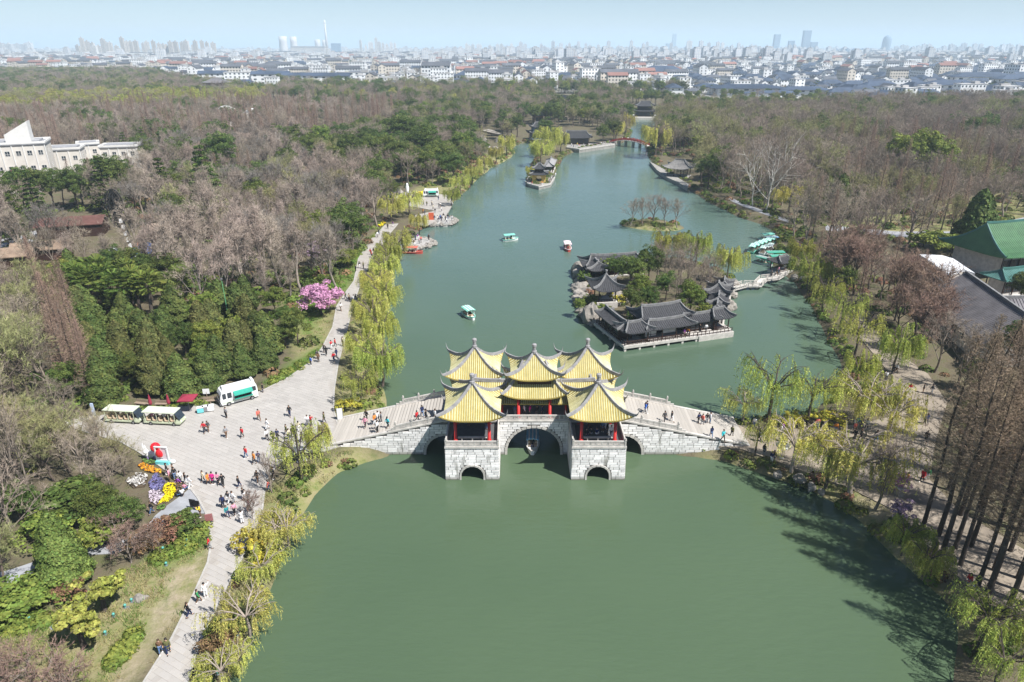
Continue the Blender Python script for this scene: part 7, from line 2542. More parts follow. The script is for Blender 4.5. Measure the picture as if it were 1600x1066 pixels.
# stall row behind the carts
M_PARA = mat('crimson_canvas', (.28, .03, .055), .75, .1, 2)
def parasol(label, px, py, r, h, m, n=8, closed=False, z=GZ + .1, group=None):
 x, y = G(px, py, z)
 t = empty('parasol', (x, y, z), RR.uniform(0, 1), label, 'parasol', group)
 b = MB()
 b.tube([(0, 0, 0), (0, 0, h + .25)], .035, 6)
 b.build('pole', M_METAL, t)
 b = MB()
 b.lathe([(.3, 0), (.3, .08), (.06, .14)], (0, 0, 0), 8)
 b.build('base', M_METAL, t)
 b = MB()
 if closed:
  b.lathe([(.16, h - 1.5), (.26, h - 1.2), (.14, h - .3), (.03, h + .2)], (0, 0, 0), 8)
 else:
  b.lathe([(r, h - .28), (r, h - .12), (r * .5, h + .1), (.04, h + .24)], (0, 0, 0), n)
 b.build('canopy', m, t)
 if not closed:
  b = MB()
  for k in range(n):
   a = 2 * math.pi * k / n
   b.beam((0, 0, h - .25), (r * .95 * math.cos(a), r * .95 * math.sin(a), h - .2), .03)
  b.build('ribs', M_METAL, t)
 return t
parasol('open square crimson parasol over the drinks stall', 297, 642, 1.55, 2.3, M_PARA, 4)
parasol('furled crimson parasol behind the right cart', 266, 642, .3, 2.6, M_PARA, closed=True, group='furled parasols')
parasol('furled crimson parasol behind the gap between the carts', 237, 640, .3, 2.3, M_PARA, closed=True, group='furled parasols')
parasol('round pale grey parasol at the water end of the right plaza', 1221, 716, .95, 2.1, mat('pale_canvas', (.55, .54, .52), .8, .06, 2), 12)
parasol('round grey parasol under the half-bare willow left of the bridge', 467, 722, .85, 2.0, mat('grey_canvas', (.42, .43, .46), .8, .06, 2), 12)
M_TEALP = mat('turquoise_paint', (.18, .60, .62), .4, .05, 1)
for px, py, m, lb in ((314, 645, M_TEALP, 'turquoise freezer cart right of the crimson parasol'), (322, 643, M_METAL, 'grey trolley between the two freezer carts'), (330, 642, M_WHITE, 'white freezer cart nearest the food van')):
 x, y = G(px, py, 1.3)
 t = empty('freezer_cart', (x, y, GZ + .1), .3, lb, 'freezer cart')
 b = MB()
 b.box((0, 0, .5), (.85, .6, .72))
 b.build('cabinet', m, t)
 b = MB()
 b.box((0, 0, .9), (.9, .66, .07))
 b.build('lid', M_WHITE, t)
 for sx in (-1, 1):
  for sy in (-1, 1):
   b = MB()
   b.tube([(sx * .32, sy * .24, .07), (sx * .32, sy * .3, .07)], .07, 6)
   b.build('wheel', M_BLACK, t)
M_TIMBER = mat('weathered_timber', (.32, .24, .18), .85, .2, 2)
for p0, p1, lb in (((212, 633), (236, 636), 'left timber bench behind the carts'), ((243, 635), (262, 635), 'middle timber bench behind the carts'), ((318, 631), (341, 629), 'right timber bench below the white sign')):
 a_, c_ = G(*p0, 1.3), G(*p1, 1.3)
 L = math.hypot(c_[0] - a_[0], c_[1] - a_[1])
 t = empty('bench', ((a_[0] + c_[0]) / 2, (a_[1] + c_[1]) / 2, GZ + .1), math.atan2(c_[1] - a_[1], c_[0] - a_[0]), lb, 'bench', 'timber benches behind the carts')
 b = MB()
 for y in (-.18, 0, .18):
  b.box((0, y, .45), (L, .15, .06))
 b.build('seat', M_TIMBER, t)
 b = MB()
 for z in (.62, .8):
  b.box((0, .3, z), (L, .05, .13))
 b.build('backrest', M_TIMBER, t)
 for x in (-L * .42, 0, L * .42):
  b = MB()
  b.box((x, 0, .21), (.1, .45, .42))
  b.build('leg', M_TIMBER, t)
x, y = G(325, 628, 1.2)
t = empty('signboard', (x, y, GZ), .1, 'white square signboard on a post beside the food van', 'sign')
b = MB()
b.beam((0, 0, 0), (0, 0, 1.7), .07)
b.build('post', M_TIMBER, t)
b = MB()
b.box((0, 0, 1.75), (.95, .07, .8))
b.build('board', M_WHITE, t)
x, y = G(172, 622, 1.2)
t = empty('lamp_post', (x, y, GZ), .2, 'dark multi-armed lamp post in front of the junipers', 'lamp post')
b = MB()
b.tube([(0, 0, 0), (0, 0, 4.6)], [.1, .05], 6)
b.build('pole', M_BLACK, t)
for z, a in ((3.2, 0), (3.6, 2.0), (4.0, 4.0), (4.5, 1.0)):
 b = MB()
 b.beam((0, 0, z), (.45 * math.cos(a), .45 * math.sin(a), z + .1), .05)
 f = b.build('arm', M_BLACK, t)
 b = MB()
 b.lathe([(.1, 0), (.12, .22), (.04, .3)], (.45 * math.cos(a), .45 * math.sin(a), z + .05), 6)
 b.build('lantern', M_METAL, f)
x, y = G(148, 652, 1.2)
t = empty('banner_post', (x, y, GZ), 0, 'slim pale blue totem post at the left corner of the plaza', 'post')
b = MB()
b.box((0, 0, 1.1), (.35, .25, 2.2))
b.build('panel', mat('pale_blue_panel', (.45, .52, .66), .6, .15, 2), t)
b = MB()
b.box((0, 0, .1), (.6, .45, .2))
b.build('base', M_STONE, t)
x, y = G(360, 512, 1.2)
t = empty('flag_pole', (x, y, GZ), 0, 'thin green pole rising from the junipers', 'pole')
b = MB()
b.tube([(0, 0, 0), (-.1, 0, 9.5)], [.09, .05], 6)
b.build('pole', mat('green_pole', (.15, .42, .2), .5, .1, 1), t)
b = MB()
b.box((-.1, 0, 9.6), (.3, .3, .25))
b.build('lamp_head', M_METAL, t)
x, y = G(532, 657, 1.2)
t = empty('information_board', (x, y, GZ), .2, 'narrow white information board at the left bridge landing', 'sign')
b = MB()
b.box((0, 0, .95), (.75, .08, 1.9))
b.build('board', M_WHITE, t)
for s in (-1, 1):
 b = MB()
 b.box((s * .4, 0, 1.0), (.06, .12, 2.0))
 b.build('frame_post', M_METAL, t)
for px, py, lb in ((303, 797, 'left black notice board by the slate path'), (309, 799, 'right black notice board by the slate path')):
 x, y = G(px, py, 1.2)
 t = empty('notice_board', (x, y, GZ), -.2, lb, 'sign')
 b = MB()
 b.box((0, 0, .95), (.75, .1, 1.0))
 b.build('board', M_BLACK, t)
 for s in (-1, 1):
  b = MB()
  b.beam((s * .3, .1, 0), (s * .3, 0, .9), .05)
  b.build('leg', M_METAL, t)
x, y = G(328, 818, 1.2)
t = empty('notice_board', (x, y, GZ), .3, 'brownish red notice board beside the promenade', 'sign')
b = MB()
b.box((0, 0, .8), (.8, .1, .9))
b.build('board', mat('maroon_board', (.30, .12, .12), .7, .1, 2), t)
for s in (-1, 1):
 b = MB()
 b.beam((s * .36, 0, 0), (s * .36, 0, 1.3), .07)
 b.build('leg', M_TIMBER, t)
x, y = G(1404, 775, 1.2)
t = empty('stone_pillar', (x, y, GZ), .2, 'grey stone pillar on the tan plaza', 'pillar')
b = MB()
b.box((0, 0, .55), (.75, .75, 1.1), 0, .92)
b.build('shaft', M_ROCK, t)
b = MB()
b.box((0, 0, 1.15), (.85, .85, .12))
b.build('cap', M_STONE, t)
x, y = G(468, 708, 1.2)
x, y = G(256, 724, 1.3)
M_HOT = mat('glossy_red', (.72, .02, .03), .25, .05, 1, spec=.6)
M_PALEP = mat('pale_pink_panel', (.80, .66, .70), .5, .05, 1)
t = empty('photo_frame_display', (x, y, GZ + .1), R(-6), 'white photo frame display with red balls on a turquoise base', 'display')
b = MB()
b.box((0, 0, .22), (1.75, .8, .44))
b.build('base', M_TEALP, t)
b = MB()
for s in (-1, 1):
 b.box((s * .78, 0, 1.4), (.16, .16, 1.95))
b.box((0, 0, 2.37), (1.72, .16, .16))
b.box((0, 0, .5), (1.72, .16, .14))
b.build('frame', M_WHITE, t)
b = MB()
b.box((.35, .03, 1.42), (.72, .06, 1.65))
b.build('panel', M_PALEP, t)
b = MB()
b.ball((-.32, -.02, 1.4), .48, 12, 8, (1, .6, 1.25))
b.build('red_ball', M_HOT, t)
b = MB()
b.ball((-1.05, .5, 2.0), .62, 12, 8)
b.build('red_balloon', M_HOT, t)
b = MB()
b.tube([(-1.05, .5, 0), (-1.05, .5, 1.5)], .04, 6)
b.build('balloon_stick', M_METAL, t)
b = MB()
b.ball((1.15, .1, .3), .42, 8, 5, (1, .6, .7))
b.build('side_letter', M_WHITE, t)
x, y = G(237, 716, 1.3)
t = empty('rabbit_figure', (x, y, GZ + .1), .3, 'white animal figure with one tall ear beside the photo frame', 'sculpture')
b = MB()
b.ball((0, 0, .55), .5, 10, 7, (1.3, .8, 1))
b.ball((-.5, 0, 1.05), .34, 10, 7)
b.build('body', M_WHITE, t, smooth=True)
for dx, h in ((-.62, 1.15), (-.4, .8)):
 b = MB()
 b.tube([(dx, 0, 1.25), (dx - .12, 0, 1.25 + h * .6), (dx - .05, 0, 1.25 + h)], [.1, .13, .03], 6)
 b.build('ear', M_WHITE, t)
for dx in (-.35, .4):
 for dy in (-.25, .25):
  b = MB()
  b.tube([(dx, dy, .4), (dx, dy, 0)], [.13, .1], 6)
  b.build('leg', mat('lilac_paint', (.35, .25, .5), .5, .1, 1), t)
def flower_bed(label, px, cols, hgt=.25, sz=.13, dens=70):
 pw_ = poly_w(px, GZ)
 cx_, cy0 = sum(p[0] for p in pw_) / len(pw_), sum(p[1] for p in pw_) / len(pw_)
 pl = [(p[0] - cx_, p[1] - cy0) for p in pw_]
 t = empty('flower_bed', (cx_, cy0, GZ), 0, label, 'flower bed')
 b = MB()
 n = len(pl)
 b.prism(pl, -.1, hgt * .55)
 b.build('soil', mat('dark_soil', (.10, .075, .05), .95, .3, 2), t)
 tb_ = TB(int(abs(cx_ * 100)))
 xs, ys = [p[0] for p in pl], [p[1] for p in pl]
 m_ = int((max(xs) - min(xs)) * (max(ys) - min(ys)) * dens)
 X, Y = tb_.r.uniform(min(xs), max(xs), m_), tb_.r.uniform(min(ys), max(ys), m_)
 k = inside_np(pl, X, Y)
 X, Y = X[k], Y[k]
 C = np.stack([X, Y, hgt + .1 * np.sin(X * 2.1) * np.cos(Y * 1.7) + tb_.r.uniform(-.05, .08, len(X))], 1)
 tb_.leaves(C, np.array([0, 0, 1]) + tb_.r.normal(size=C.shape) * .45, tb_.r.uniform(.7, 1.4, len(X)) * sz * 1.5)
 o = bpy.data.objects.new('flowers', tb_.crown_mesh('flowers', cols))
 link_child(o, t)
 tag(o, kind='stuff')
flower_bed('band of orange flowers nearest the photo frame', [(215, 727), (225, 726), (240, 732), (254, 738), (252, 742), (236, 740), (222, 735)], leafmat('orange_flowers', (.52, .25, .02), (.64, .36, .03), .05, .01, .15))
flower_bed('block of violet-blue flowers in the flower display', [(245, 741), (251, 747), (259, 757), (252, 768), (236, 767), (232, 756)], leafmat('violet_flowers', (.13, .12, .27), (.22, .20, .38), .05, .01, .15))
flower_bed('bright yellow crescent of flowers in the flower display', [(255, 766), (262, 759), (273, 757), (276, 770), (270, 780), (258, 788), (246, 793), (252, 783), (258, 776)], leafmat('yellow_flowers', (.72, .58, .01), (.82, .70, .02), .04, .0, .15))
flower_bed('block of pale lilac flowers in the flower display', [(233, 769), (249, 769), (257, 777), (251, 784), (245, 791), (236, 786)], leafmat('lilac_flowers', (.45, .38, .43), (.58, .50, .54), .05, .01, .15))
flower_bed('green clipped bed with a pale strip beside the orange flowers', [(222, 721), (232, 718), (244, 722), (243, 727), (230, 727)], leafmat('box_leaves', (.08, .17, .04), (.14, .24, .06), .05, .01, .15))
flower_bed('small green clipped bed at the foot of the yellow flowers', [(246, 793), (254, 790), (260, 793), (256, 798), (247, 799)], MATS['box_leaves'])
flower_bed('white flower border beside the white shrub', [(196, 752), (222, 740), (232, 748), (226, 762), (208, 764)], M_WHBL, .4, .16, 12)
flower_bed('small yellow flower patch by the far white van', [(650, 303), (662, 300), (664, 306), (654, 308)], MATS['yellow_flowers'], .4, .4, 4)
flower_bed('small yellow flower patch at the promenade bend', [(590, 352), (600, 347), (603, 351), (594, 356)], MATS['yellow_flowers'], .4, .3, 5)
x, y = G(672, 303, 1.3)
GL = MB()
GL.lathe([(.09, 0), (.05, .1), (.05, .2), (.13, .27), (.15, .36), (.09, .46), (.02, .5)], (0, 0, 0), 8)
GLM = GL.mesh('lamp_globe', mat('turquoise_glass', (.10, .36, .31), .3, .08, 2, spec=.5), True)
GB = MB()
GB.box((0, 0, .03), (.3, .3, .06))
GBM = GB.mesh('lamp_foot', M_METAL)
for px, py, lb in ((260, 884, 'on the lawn near the promenade, uppermost'), (292, 848, 'on the green strip, left one'), (291, 858, 'on the green strip, right one'), (255, 860, 'on the green strip below the bushes'),
                   (206, 941, 'beside the upper garden pine'), (196, 950, 'at the foot of the upper garden pine'), (178, 964, 'between the two garden pines'), (165, 992, 'beside the lower garden pine'),
                   (84, 982, 'by the stepping path'), (47, 969, 'at the left edge of the lawn'), (395, 918, 'under the dense yellow willow'), (371, 994, 'beside the bare-limbed willow'), (353, 976, 'between willow and promenade'),
                   (340, 1054, 'at the bottom edge under the willow'), (363, 756, 'on the plaza corner')):
 x, y = G(px, py, 1.2)
 if px == 363:
  continue
 t = empty('garden_lamp', (x, y, GZ), 0, 'small turquoise garden lamp ' + lb, 'garden lamp', 'turquoise garden lamps')
 inst('globe', GLM, t)
 inst('foot', GBM, t)
x, y = G(637, 306, 1.3)
t = empty('statue', (x, y, GZ), 0, 'tall white stone statue on the upper plaza', 'statue')
b = MB()
b.box((0, 0, .6), (1.6, 1.6, 1.2), 0, .9)
b.build('pedestal', M_STONE, t)
b = MB()
b.lathe([(.75, 1.2), (.55, 2.2), (.65, 3.2), (.4, 3.8), (.42, 4.2), (.1, 4.6)], (0, 0, 0), 9)
b.build('figure', M_WHITE, t, smooth=True)
for i, px in enumerate((606, 612, 618, 624, 629)):
 x, y = G(px, 297 + i * 2.2, 1.3)
 rock(x, y, 1.4, 1.3, 'white stone in the row left of the statue', 'white stones by the statue', (.8, .8, 1.6))
x, y = G(674, 345, 1.0)
t = empty('signboard', (x, y, 1.0), 0, 'orange-red upright sign on the far rock platform', 'sign')
b = MB()
b.box((0, 0, 1.3), (1.6, .2, 2.4))
b.build('board', mat('orange_red_board', (.60, .12, .05), .6, .1, 1), t)
b = MB()
b.box((0, 0, .08), (1.9, .7, .16))
b.build('base', M_METAL, t)
# people
M_SKIN = mat('skin', (.56, .36, .26), .6, .08, 3)
HAIR = [mat('black_hair', (.015, .012, .012), .5, .1, 5), mat('brown_hair', (.06, .035, .02), .5, .1, 5)]
CLOTH = {'black': (.016, .016, .018), 'navy': (.02, .03, .09), 'charcoal': (.06, .06, .065), 'white': (.78, .78, .78), 'cream': (.66, .58, .42), 'red': (.55, .02, .03), 'coral': (.68, .16, .12),
         'pink': (.72, .32, .42), 'magenta': (.62, .02, .22), 'orange': (.70, .24, .04), 'yellow': (.78, .60, .04), 'olive': (.13, .13, .05), 'brown': (.16, .09, .05), 'blue': (.03, .14, .55), 'denim': (.10, .17, .30),
         'teal': (.03, .26, .28), 'turquoise': (.05, .50, .55), 'green': (.04, .25, .09), 'purple': (.24, .06, .32), 'grey': (.27, .27, .28), 'maroon': (.22, .02, .03)}
CM_ = {k: mat('cloth_' + k.replace(' ', '_'), v, .85, .14, 4) for k, v in CLOTH.items()}
def skinned(joints, edges, name, sub=1, root=0):
 me = bpy.data.meshes.new(name)
 me.from_pydata([j[0] for j in joints], edges, [])
 o = bpy.data.objects.new(name, me)
 COL.objects.link(o)
 md = o.modifiers.new('skin', 'SKIN')
 for i, sv in enumerate(me.skin_vertices[0].data):
  r = joints[i][1]
  sv.radius = r if isinstance(r, tuple) else (r, r)
  sv.use_root = (i == root)
 ss = o.modifiers.new('sub', 'SUBSURF')
 ss.levels = ss.render_levels = sub
 dg_ = bpy.context.evaluated_depsgraph_get()
 out = bpy.data.meshes.new_from_object(o.evaluated_get(dg_))
 out.name = name
 out.polygons.foreach_set('use_smooth', [True] * len(out.polygons))
 bpy.data.objects.remove(o)
 return out
def figure(pose):
 hipz, lean, kneeL, kneeR, ankL, ankR = .92, 0.0, (.09, -.02, .49), (-.09, -.02, .49), (.1, .02, .07), (-.1, .02, .07)
 hL, hR = (.26, -.03, .80), (-.26, -.03, .80)
 eL, eR = (.235, .03, 1.1), (-.235, .03, 1.1)
 if pose == 'walk':
  kneeL, kneeR, ankL, ankR = (.09, -.16, .52), (-.09, .04, .49), (.1, -.27, .08), (-.1, .30, .14)
  hL, hR, eL, eR = (.25, .2, .86), (-.25, -.24, .87), (.23, .14, 1.12), (-.23, -.04, 1.1)
 elif pose == 'stroll':
  kneeL, kneeR, ankL, ankR = (.09, .05, .49), (-.09, -.13, .51), (.1, .2, .11), (-.1, -.18, .07)
  hL, hR, eL, eR = (.25, -.18, .86), (-.25, .14, .84), (.23, -.02, 1.1), (-.23, .1, 1.12)
 elif pose == 'phone':
  hL, hR, eL, eR = (.08, -.36, 1.42), (-.08, -.34, 1.40), (.24, -.16, 1.2), (-.24, -.16, 1.2)
 elif pose == 'wave':
  hL, hR, eL, eR = (.42, -.05, 1.75), (-.26, .0, .82), (.36, -.02, 1.45), (-.24, .04, 1.1)
 elif pose == 'sit':
  hipz = .50
  kneeL, kneeR, ankL, ankR = (.1, -.42, .50), (-.1, -.42, .50), (.1, -.44, .08), (-.1, -.40, .08)
  hL, hR, eL, eR = (.12, -.34, .60), (-.12, -.34, .60), (.24, -.08, .74), (-.24, -.08, .74)
 d = hipz - .92
 U = lambda p: (p[0], p[1], p[2] + (d if pose == 'sit' else 0))
 P = dict(pel=(0, 0, hipz), wai=U((0, -.005, 1.08)), che=U((0, 0, 1.28)), nek=U((0, .005, 1.46)), hd0=U((0, -.005, 1.555)), hd1=U((0, -.01, 1.66)),
             sL=U((.17, .005, 1.40)), sR=U((-.17, .005, 1.40)), eL=eL, eR=eR, hL=hL, hR=hR,
             hpL=(.09, 0, hipz - .04), hpR=(-.09, 0, hipz - .04), kL=kneeL, kR=kneeR, aL=ankL, aR=ankR,
             tL=(ankL[0], ankL[1] - .17, ankL[2] - .04), tR=(ankR[0], ankR[1] - .17, ankR[2] - .04))
 return P
def person_meshes(pose, coat=False):
 P = figure(pose)
 names = ['pel', 'wai', 'che', 'nek', 'hd0', 'hd1', 'sL', 'eL', 'hL', 'sR', 'eR', 'hR', 'hpL', 'kL', 'aL', 'tL', 'hpR', 'kR', 'aR', 'tR']
 rad = dict(pel=(.13, .10), wai=(.115, .085), che=(.14, .10), nek=.052, hd0=(.08, .095), hd1=(.085, .1), sL=.062, eL=.042, hL=.034, sR=.062, eR=.042, hR=.034, hpL=.085, kL=.055, aL=.042, tL=.034,
               hpR=.085, kR=.055, aR=.042, tR=.034)
 ed = [('pel', 'wai'), ('wai', 'che'), ('che', 'nek'), ('nek', 'hd0'), ('hd0', 'hd1'), ('che', 'sL'), ('sL', 'eL'), ('eL', 'hL'), ('che', 'sR'), ('sR', 'eR'), ('eR', 'hR'),
          ('pel', 'hpL'), ('hpL', 'kL'), ('kL', 'aL'), ('aL', 'tL'), ('pel', 'hpR'), ('hpR', 'kR'), ('kR', 'aR'), ('aR', 'tR')]
 ix = {k: i for i, k in enumerate(names)}
 joints = [(P[k], rad[k]) for k in names]
 E_ = [(ix[a], ix[b]) for a, b in ed]
 hc = Vector(P['hd0'])
 joints.append(((hc.x, hc.y - .105, hc.z + .02), .016))
 E_.append((ix['hd0'], len(joints) - 1))
 for h, e in (('hL', 'eL'), ('hR', 'eR')):
  dv = (Vector(P[h]) - Vector(P[e])).normalized()
  sd = dv.cross(Vector((0, 1, .2))).normalized()
  for k in (-1.1, 1.0):
   joints.append((tuple(Vector(P[h]) + dv * (.10 if k > 0 else .07) + sd * .02 * k), .013))
   E_.append((ix[h], len(joints) - 1))
 body = skinned(joints, E_, 'person_body')
 jn = ['pel', 'wai', 'che', 'sL', 'eL', 'wL', 'sR', 'eR', 'wR', 'col']
 Q = dict(P)
 for s in 'LR':
  Q['w' + s] = tuple(Vector(P['e' + s]).lerp(Vector(P['h' + s]), .82))
 Q['col'] = tuple(Vector(P['che']).lerp(Vector(P['nek']), .75))
 jr = dict(pel=(.155, .125), wai=(.145, .115), che=(.165, .125), sL=.085, eL=.064, wL=.052, sR=.085, eR=.064, wR=.052, col=.08)
 je = [('pel', 'wai'), ('wai', 'che'), ('che', 'sL'), ('sL', 'eL'), ('eL', 'wL'), ('che', 'sR'), ('sR', 'eR'), ('eR', 'wR'), ('che', 'col')]
 if coat:
  kx = (np.array(P['kL']) + np.array(P['kR'])) / 2
  Q['hem'] = (0, float(kx[1]) * .6, float(kx[2]) + .08)
  jn.append('hem')
  jr['hem'] = (.2, .17)
  je.append(('pel', 'hem'))
 jx = {k: i for i, k in enumerate(jn)}
 jacket = skinned([(Q[k], jr[k]) for k in jn], [(jx[a], jx[b]) for a, b in je], 'jacket')
 tn = ['pel', 'hpL', 'kL', 'cL', 'hpR', 'kR', 'cR']
 for s in 'LR':
  Q['c' + s] = tuple(Vector(P['k' + s]).lerp(Vector(P['a' + s]), .88))
 tr_ = dict(pel=(.14, .11), hpL=.1, kL=.073, cL=.06, hpR=.1, kR=.073, cR=.06)
 te = [('pel', 'hpL'), ('hpL', 'kL'), ('kL', 'cL'), ('pel', 'hpR'), ('hpR', 'kR'), ('kR', 'cR')]
 tx = {k: i for i, k in enumerate(tn)}
 trousers = skinned([(Q[k], tr_[k]) for k in tn], [(tx[a], tx[b]) for a, b in te], 'trousers')
 h0, h1 = Vector(P['hd0']), Vector(P['hd1'])
 hb = MB()
 hb.ball(tuple(h1 + Vector((0, .02, -.005))), .112, 10, 6, (.95, 1.05, 1.0))
 if coat:
  hb.ball(tuple(h0 + Vector((0, .06, -.03))), .1, 8, 5, (.95, .6, 1.3))
 hair = hb.mesh('hair', HAIR[0], True)
 shoes = []
 for s in 'LR':
  sb = MB()
  a, tq = Vector(P['a' + s]), Vector(P['t' + s])
  c = a.lerp(tq, .45)
  sb.ball((c.x, c.y, max(.045, c.z - .02)), .06, 8, 5, (.85, 2.2, .75))
  shoes.append(sb.mesh('shoe', M_BLACK, True))
 for m_ in (body,):
  m_.materials.clear()
  m_.materials.append(M_SKIN)
 for m_ in (jacket, trousers):
  m_.materials.clear()
  m_.materials.append(CM_['black'])
 return body, jacket, trousers, hair, shoes[0], shoes[1]
POSES = {}
for ps in ('stand', 'walk', 'stroll', 'phone', 'wave', 'sit'):
 for ct_ in (False, True):
  if ps in ('sit', 'wave', 'phone') and ct_:
   continue
  POSES[(ps, ct_)] = person_meshes(ps, ct_)
VERB = {'stand': 'standing', 'walk': 'walking', 'stroll': 'strolling', 'phone': 'phone raised', 'wave': 'arm raised', 'sit': 'sitting'}
RP = random.Random(3)
USED = set()
PANTS = ['black', 'navy', 'charcoal', 'denim', 'black', 'grey', 'white', 'brown']
def person(x, y, z, jacket, place, pose=None, pants=None, face=None, group='visitors'):
 pose = pose or RP.choice(['stand', 'walk', 'stroll', 'walk', 'stroll', 'phone'])
 coat = pose in ('stand', 'walk', 'stroll') and RP.random() < .35
 pants = pants or RP.choice(PANTS)
 hairc = RP.randrange(2)
 def lab():
  return 'person in %s %s, %s trousers, %s, %s' % (jacket, 'coat' if coat else 'jacket', pants, VERB[pose], place)
 lb = lab()
 k = 0
 while lb in USED and k < 40:
  k += 1
  pants = RP.choice(PANTS)
  if k > 12 and pose != 'sit':
   pose = RP.choice(['stand', 'walk', 'stroll', 'phone', 'wave'])
   coat = coat and pose in ('stand', 'walk', 'stroll')
  if k > 25:
   jacket = RP.choice(list(CLOTH))
  lb = lab()
 USED.add(lb)
 me = POSES[(pose, coat)]
 s = RP.uniform(.93, 1.06)
 t = bpy.data.objects.new('person', me[0])
 t.location = (x, y, z)
 t.rotation_euler = (0, 0, RP.uniform(0, 6.283) if face is None else face)
 t.scale = (s * 1.06, s * 1.06, s)
 COL.objects.link(t)
 tag(t, lb, 'person', group)
 sh = M_BLACK if RP.random() < .6 else M_WHITE
 for nm, m_, mt in (('jacket', me[1], CM_[jacket]), ('trousers', me[2], CM_[pants]), ('hair', me[3], HAIR[hairc]), ('shoe', me[4], sh), ('shoe', me[5], sh)):
  o = bpy.data.objects.new(nm, m_)
  link_child(o, t)
  o.material_slots[0].link = 'OBJECT'
  o.material_slots[0].material = mt
 return t
def crowd(lst, place, z, fz=None, **k):
 for it in lst:
  px, py, col = it[:3]
  x, y = G(px, py, z)
  zz_ = z
  if fz:
   for _ in range(4):
    zz_ = fz(x, y)
    x, y = G(px, py, zz_)
  person(x, y, zz_, col, place, it[3] if len(it) > 3 else None, it[4] if len(it) > 4 else None, **k)
PZ = GZ + .1
crowd([(320, 677, 'red'), (326, 675, 'charcoal'), (354, 684, 'grey'), (379, 684, 'red'), (354, 653, 'grey'), (405, 657, 'coral'), (418, 671, 'white'), (385, 716, 'red'), (398, 725, 'orange'), (405, 723, 'navy')],
      'in the middle of the big plaza', PZ)
crowd([(453, 651, 'black'), (418, 688, 'white'), (427, 690, 'black'), (434, 687, 'navy'), (448, 680, 'olive'), (452, 687, 'cream'), (458, 684, 'olive'), (467, 674, 'cream'), (481, 666, 'white'), (486, 665, 'red'), (507, 661, 'olive'),
       (479, 688, 'black'), (487, 680, 'charcoal'), (472, 692, 'olive')], 'on the plaza towards the stone bridge', PZ)
crowd([(437, 715, 'white'), (445, 712, 'black'), (477, 722, 'black'), (472, 716, 'navy'), (403, 754, 'black'), (428, 749, 'charcoal'), (420, 768, 'coral'), (424, 745, 'brown')], 'under the willow at the plaza corner', PZ)
crowd([(318, 753, 'cream'), (326, 757, 'orange'), (333, 757, 'magenta'), (341, 756, 'pink'), (349, 760, 'black'), (374, 762, 'black'), (381, 781, 'black'), (349, 794, 'navy'), (358, 787, 'charcoal'), (365, 788, 'white'), (356, 809, 'teal'),
       (367, 805, 'pink'), (379, 818, 'white'), (390, 799, 'pink')], 'where the plaza narrows', PZ)
crowd([(262, 743, 'black'), (266, 751, 'pink'), (274, 749, 'black'), (283, 754, 'white'), (291, 757, 'black'), (297, 763, 'white'), (280, 764, 'purple'), (272, 744, 'brown')], 'beside the flower display', PZ)
crowd([(279, 777, 'black', 'sit'), (286, 777, 'white', 'sit'), (289, 768, 'pink', 'sit')], 'on the edge of the flower display', PZ - .1)
crowd([(238, 803, 'black'), (314, 808, 'yellow')], 'by the slate path', GZ + .07)
crowd([(149, 846, 'grey'), (165, 855, 'maroon')], 'on the path between the shrubs', GZ + .06)
crowd([(153, 682, 'brown')], 'at the left corner of the plaza', PZ)
crowd([(411, 613, 'black')], 'behind the food van', PZ)
crowd([(328, 858, 'red')], 'on the promenade beside the lawn', PZ)
crowd([(311, 942, 'green', 'walk'), (322, 933, 'white', 'wave', 'white'), (296, 964, 'black', 'walk')], 'by the dense willow', PZ)
crowd([(252, 1021, 'brown', 'stroll', 'denim'), (264, 1021, 'olive', 'stroll', 'navy')], 'as one of the couple near the bottom edge', PZ, face=0.4)
crowd([(486, 571, 'blue'), (498, 566, 'brown'), (496, 561, 'charcoal'), (506, 551, 'black'), (510, 556, 'black'), (522, 565, 'red'), (526, 558, 'navy'), (518, 546, 'red'), (524, 542, 'red'), (536, 541, 'cream')], 'on the promenade below the blossom tree', PZ)
crowd([(533, 486, 'white'), (553, 473, 'white'), (556, 472, 'black'), (546, 471, 'cream'), (540, 468, 'olive'), (569, 434, 'navy'), (556, 425, 'black'), (562, 419, 'charcoal'), (568, 420, 'olive')], 'on the promenade above the blossom tree', PZ)
crowd([(579, 398, 'red'), (584, 397, 'navy'), (581, 402, 'coral'), (592, 367, 'charcoal'), (590, 371, 'white'), (606, 358, 'black'), (614, 354, 'purple')], 'at the far bend of the promenade', PZ)
crowd([(670, 376, 'black'), (658, 379, 'coral'), (645, 378, 'black'), (649, 376, 'navy'), (638, 377, 'black'), (653, 375, 'purple'), (644, 373, 'charcoal'), (636, 374, 'navy'), (640, 380, 'black'), (646, 382, 'black', 'sit'), (632, 378, 'black'),
       (634, 375, 'brown'), (627, 385, 'white'), (629, 388, 'white'), (655, 381, 'pink')], 'on the near rock platform', 1.0)
crowd([(679, 345, 'navy'), (684, 346, 'white'), (688, 344, 'blue'), (690, 346, 'black'), (696, 346, 'black'), (698, 349, 'white'), (706, 345, 'white'), (700, 343, 'black'), (686, 348, 'navy'), (693, 342, 'black')], 'on the far rock platform', 1.0)
crowd([(686, 326, 'black'), (688, 324, 'white'), (685, 313, 'charcoal'), (677, 328, 'cream'), (664, 337, 'navy'), (661, 334, 'orange'), (667, 322, 'olive'), (675, 322, 'cream'), (662, 321, 'olive'), (690, 331, 'white'), (680, 333, 'black')], 'on the upper plaza by the far van', PZ)
crowd([(712, 297, 'pink'), (716, 293, 'white'), (730, 282, 'coral'), (727, 287, 'navy'), (737, 276, 'white'), (733, 279, 'black'), (742, 273, 'brown'), (722, 290, 'red')], 'on the bank path below the rockery', GZ)
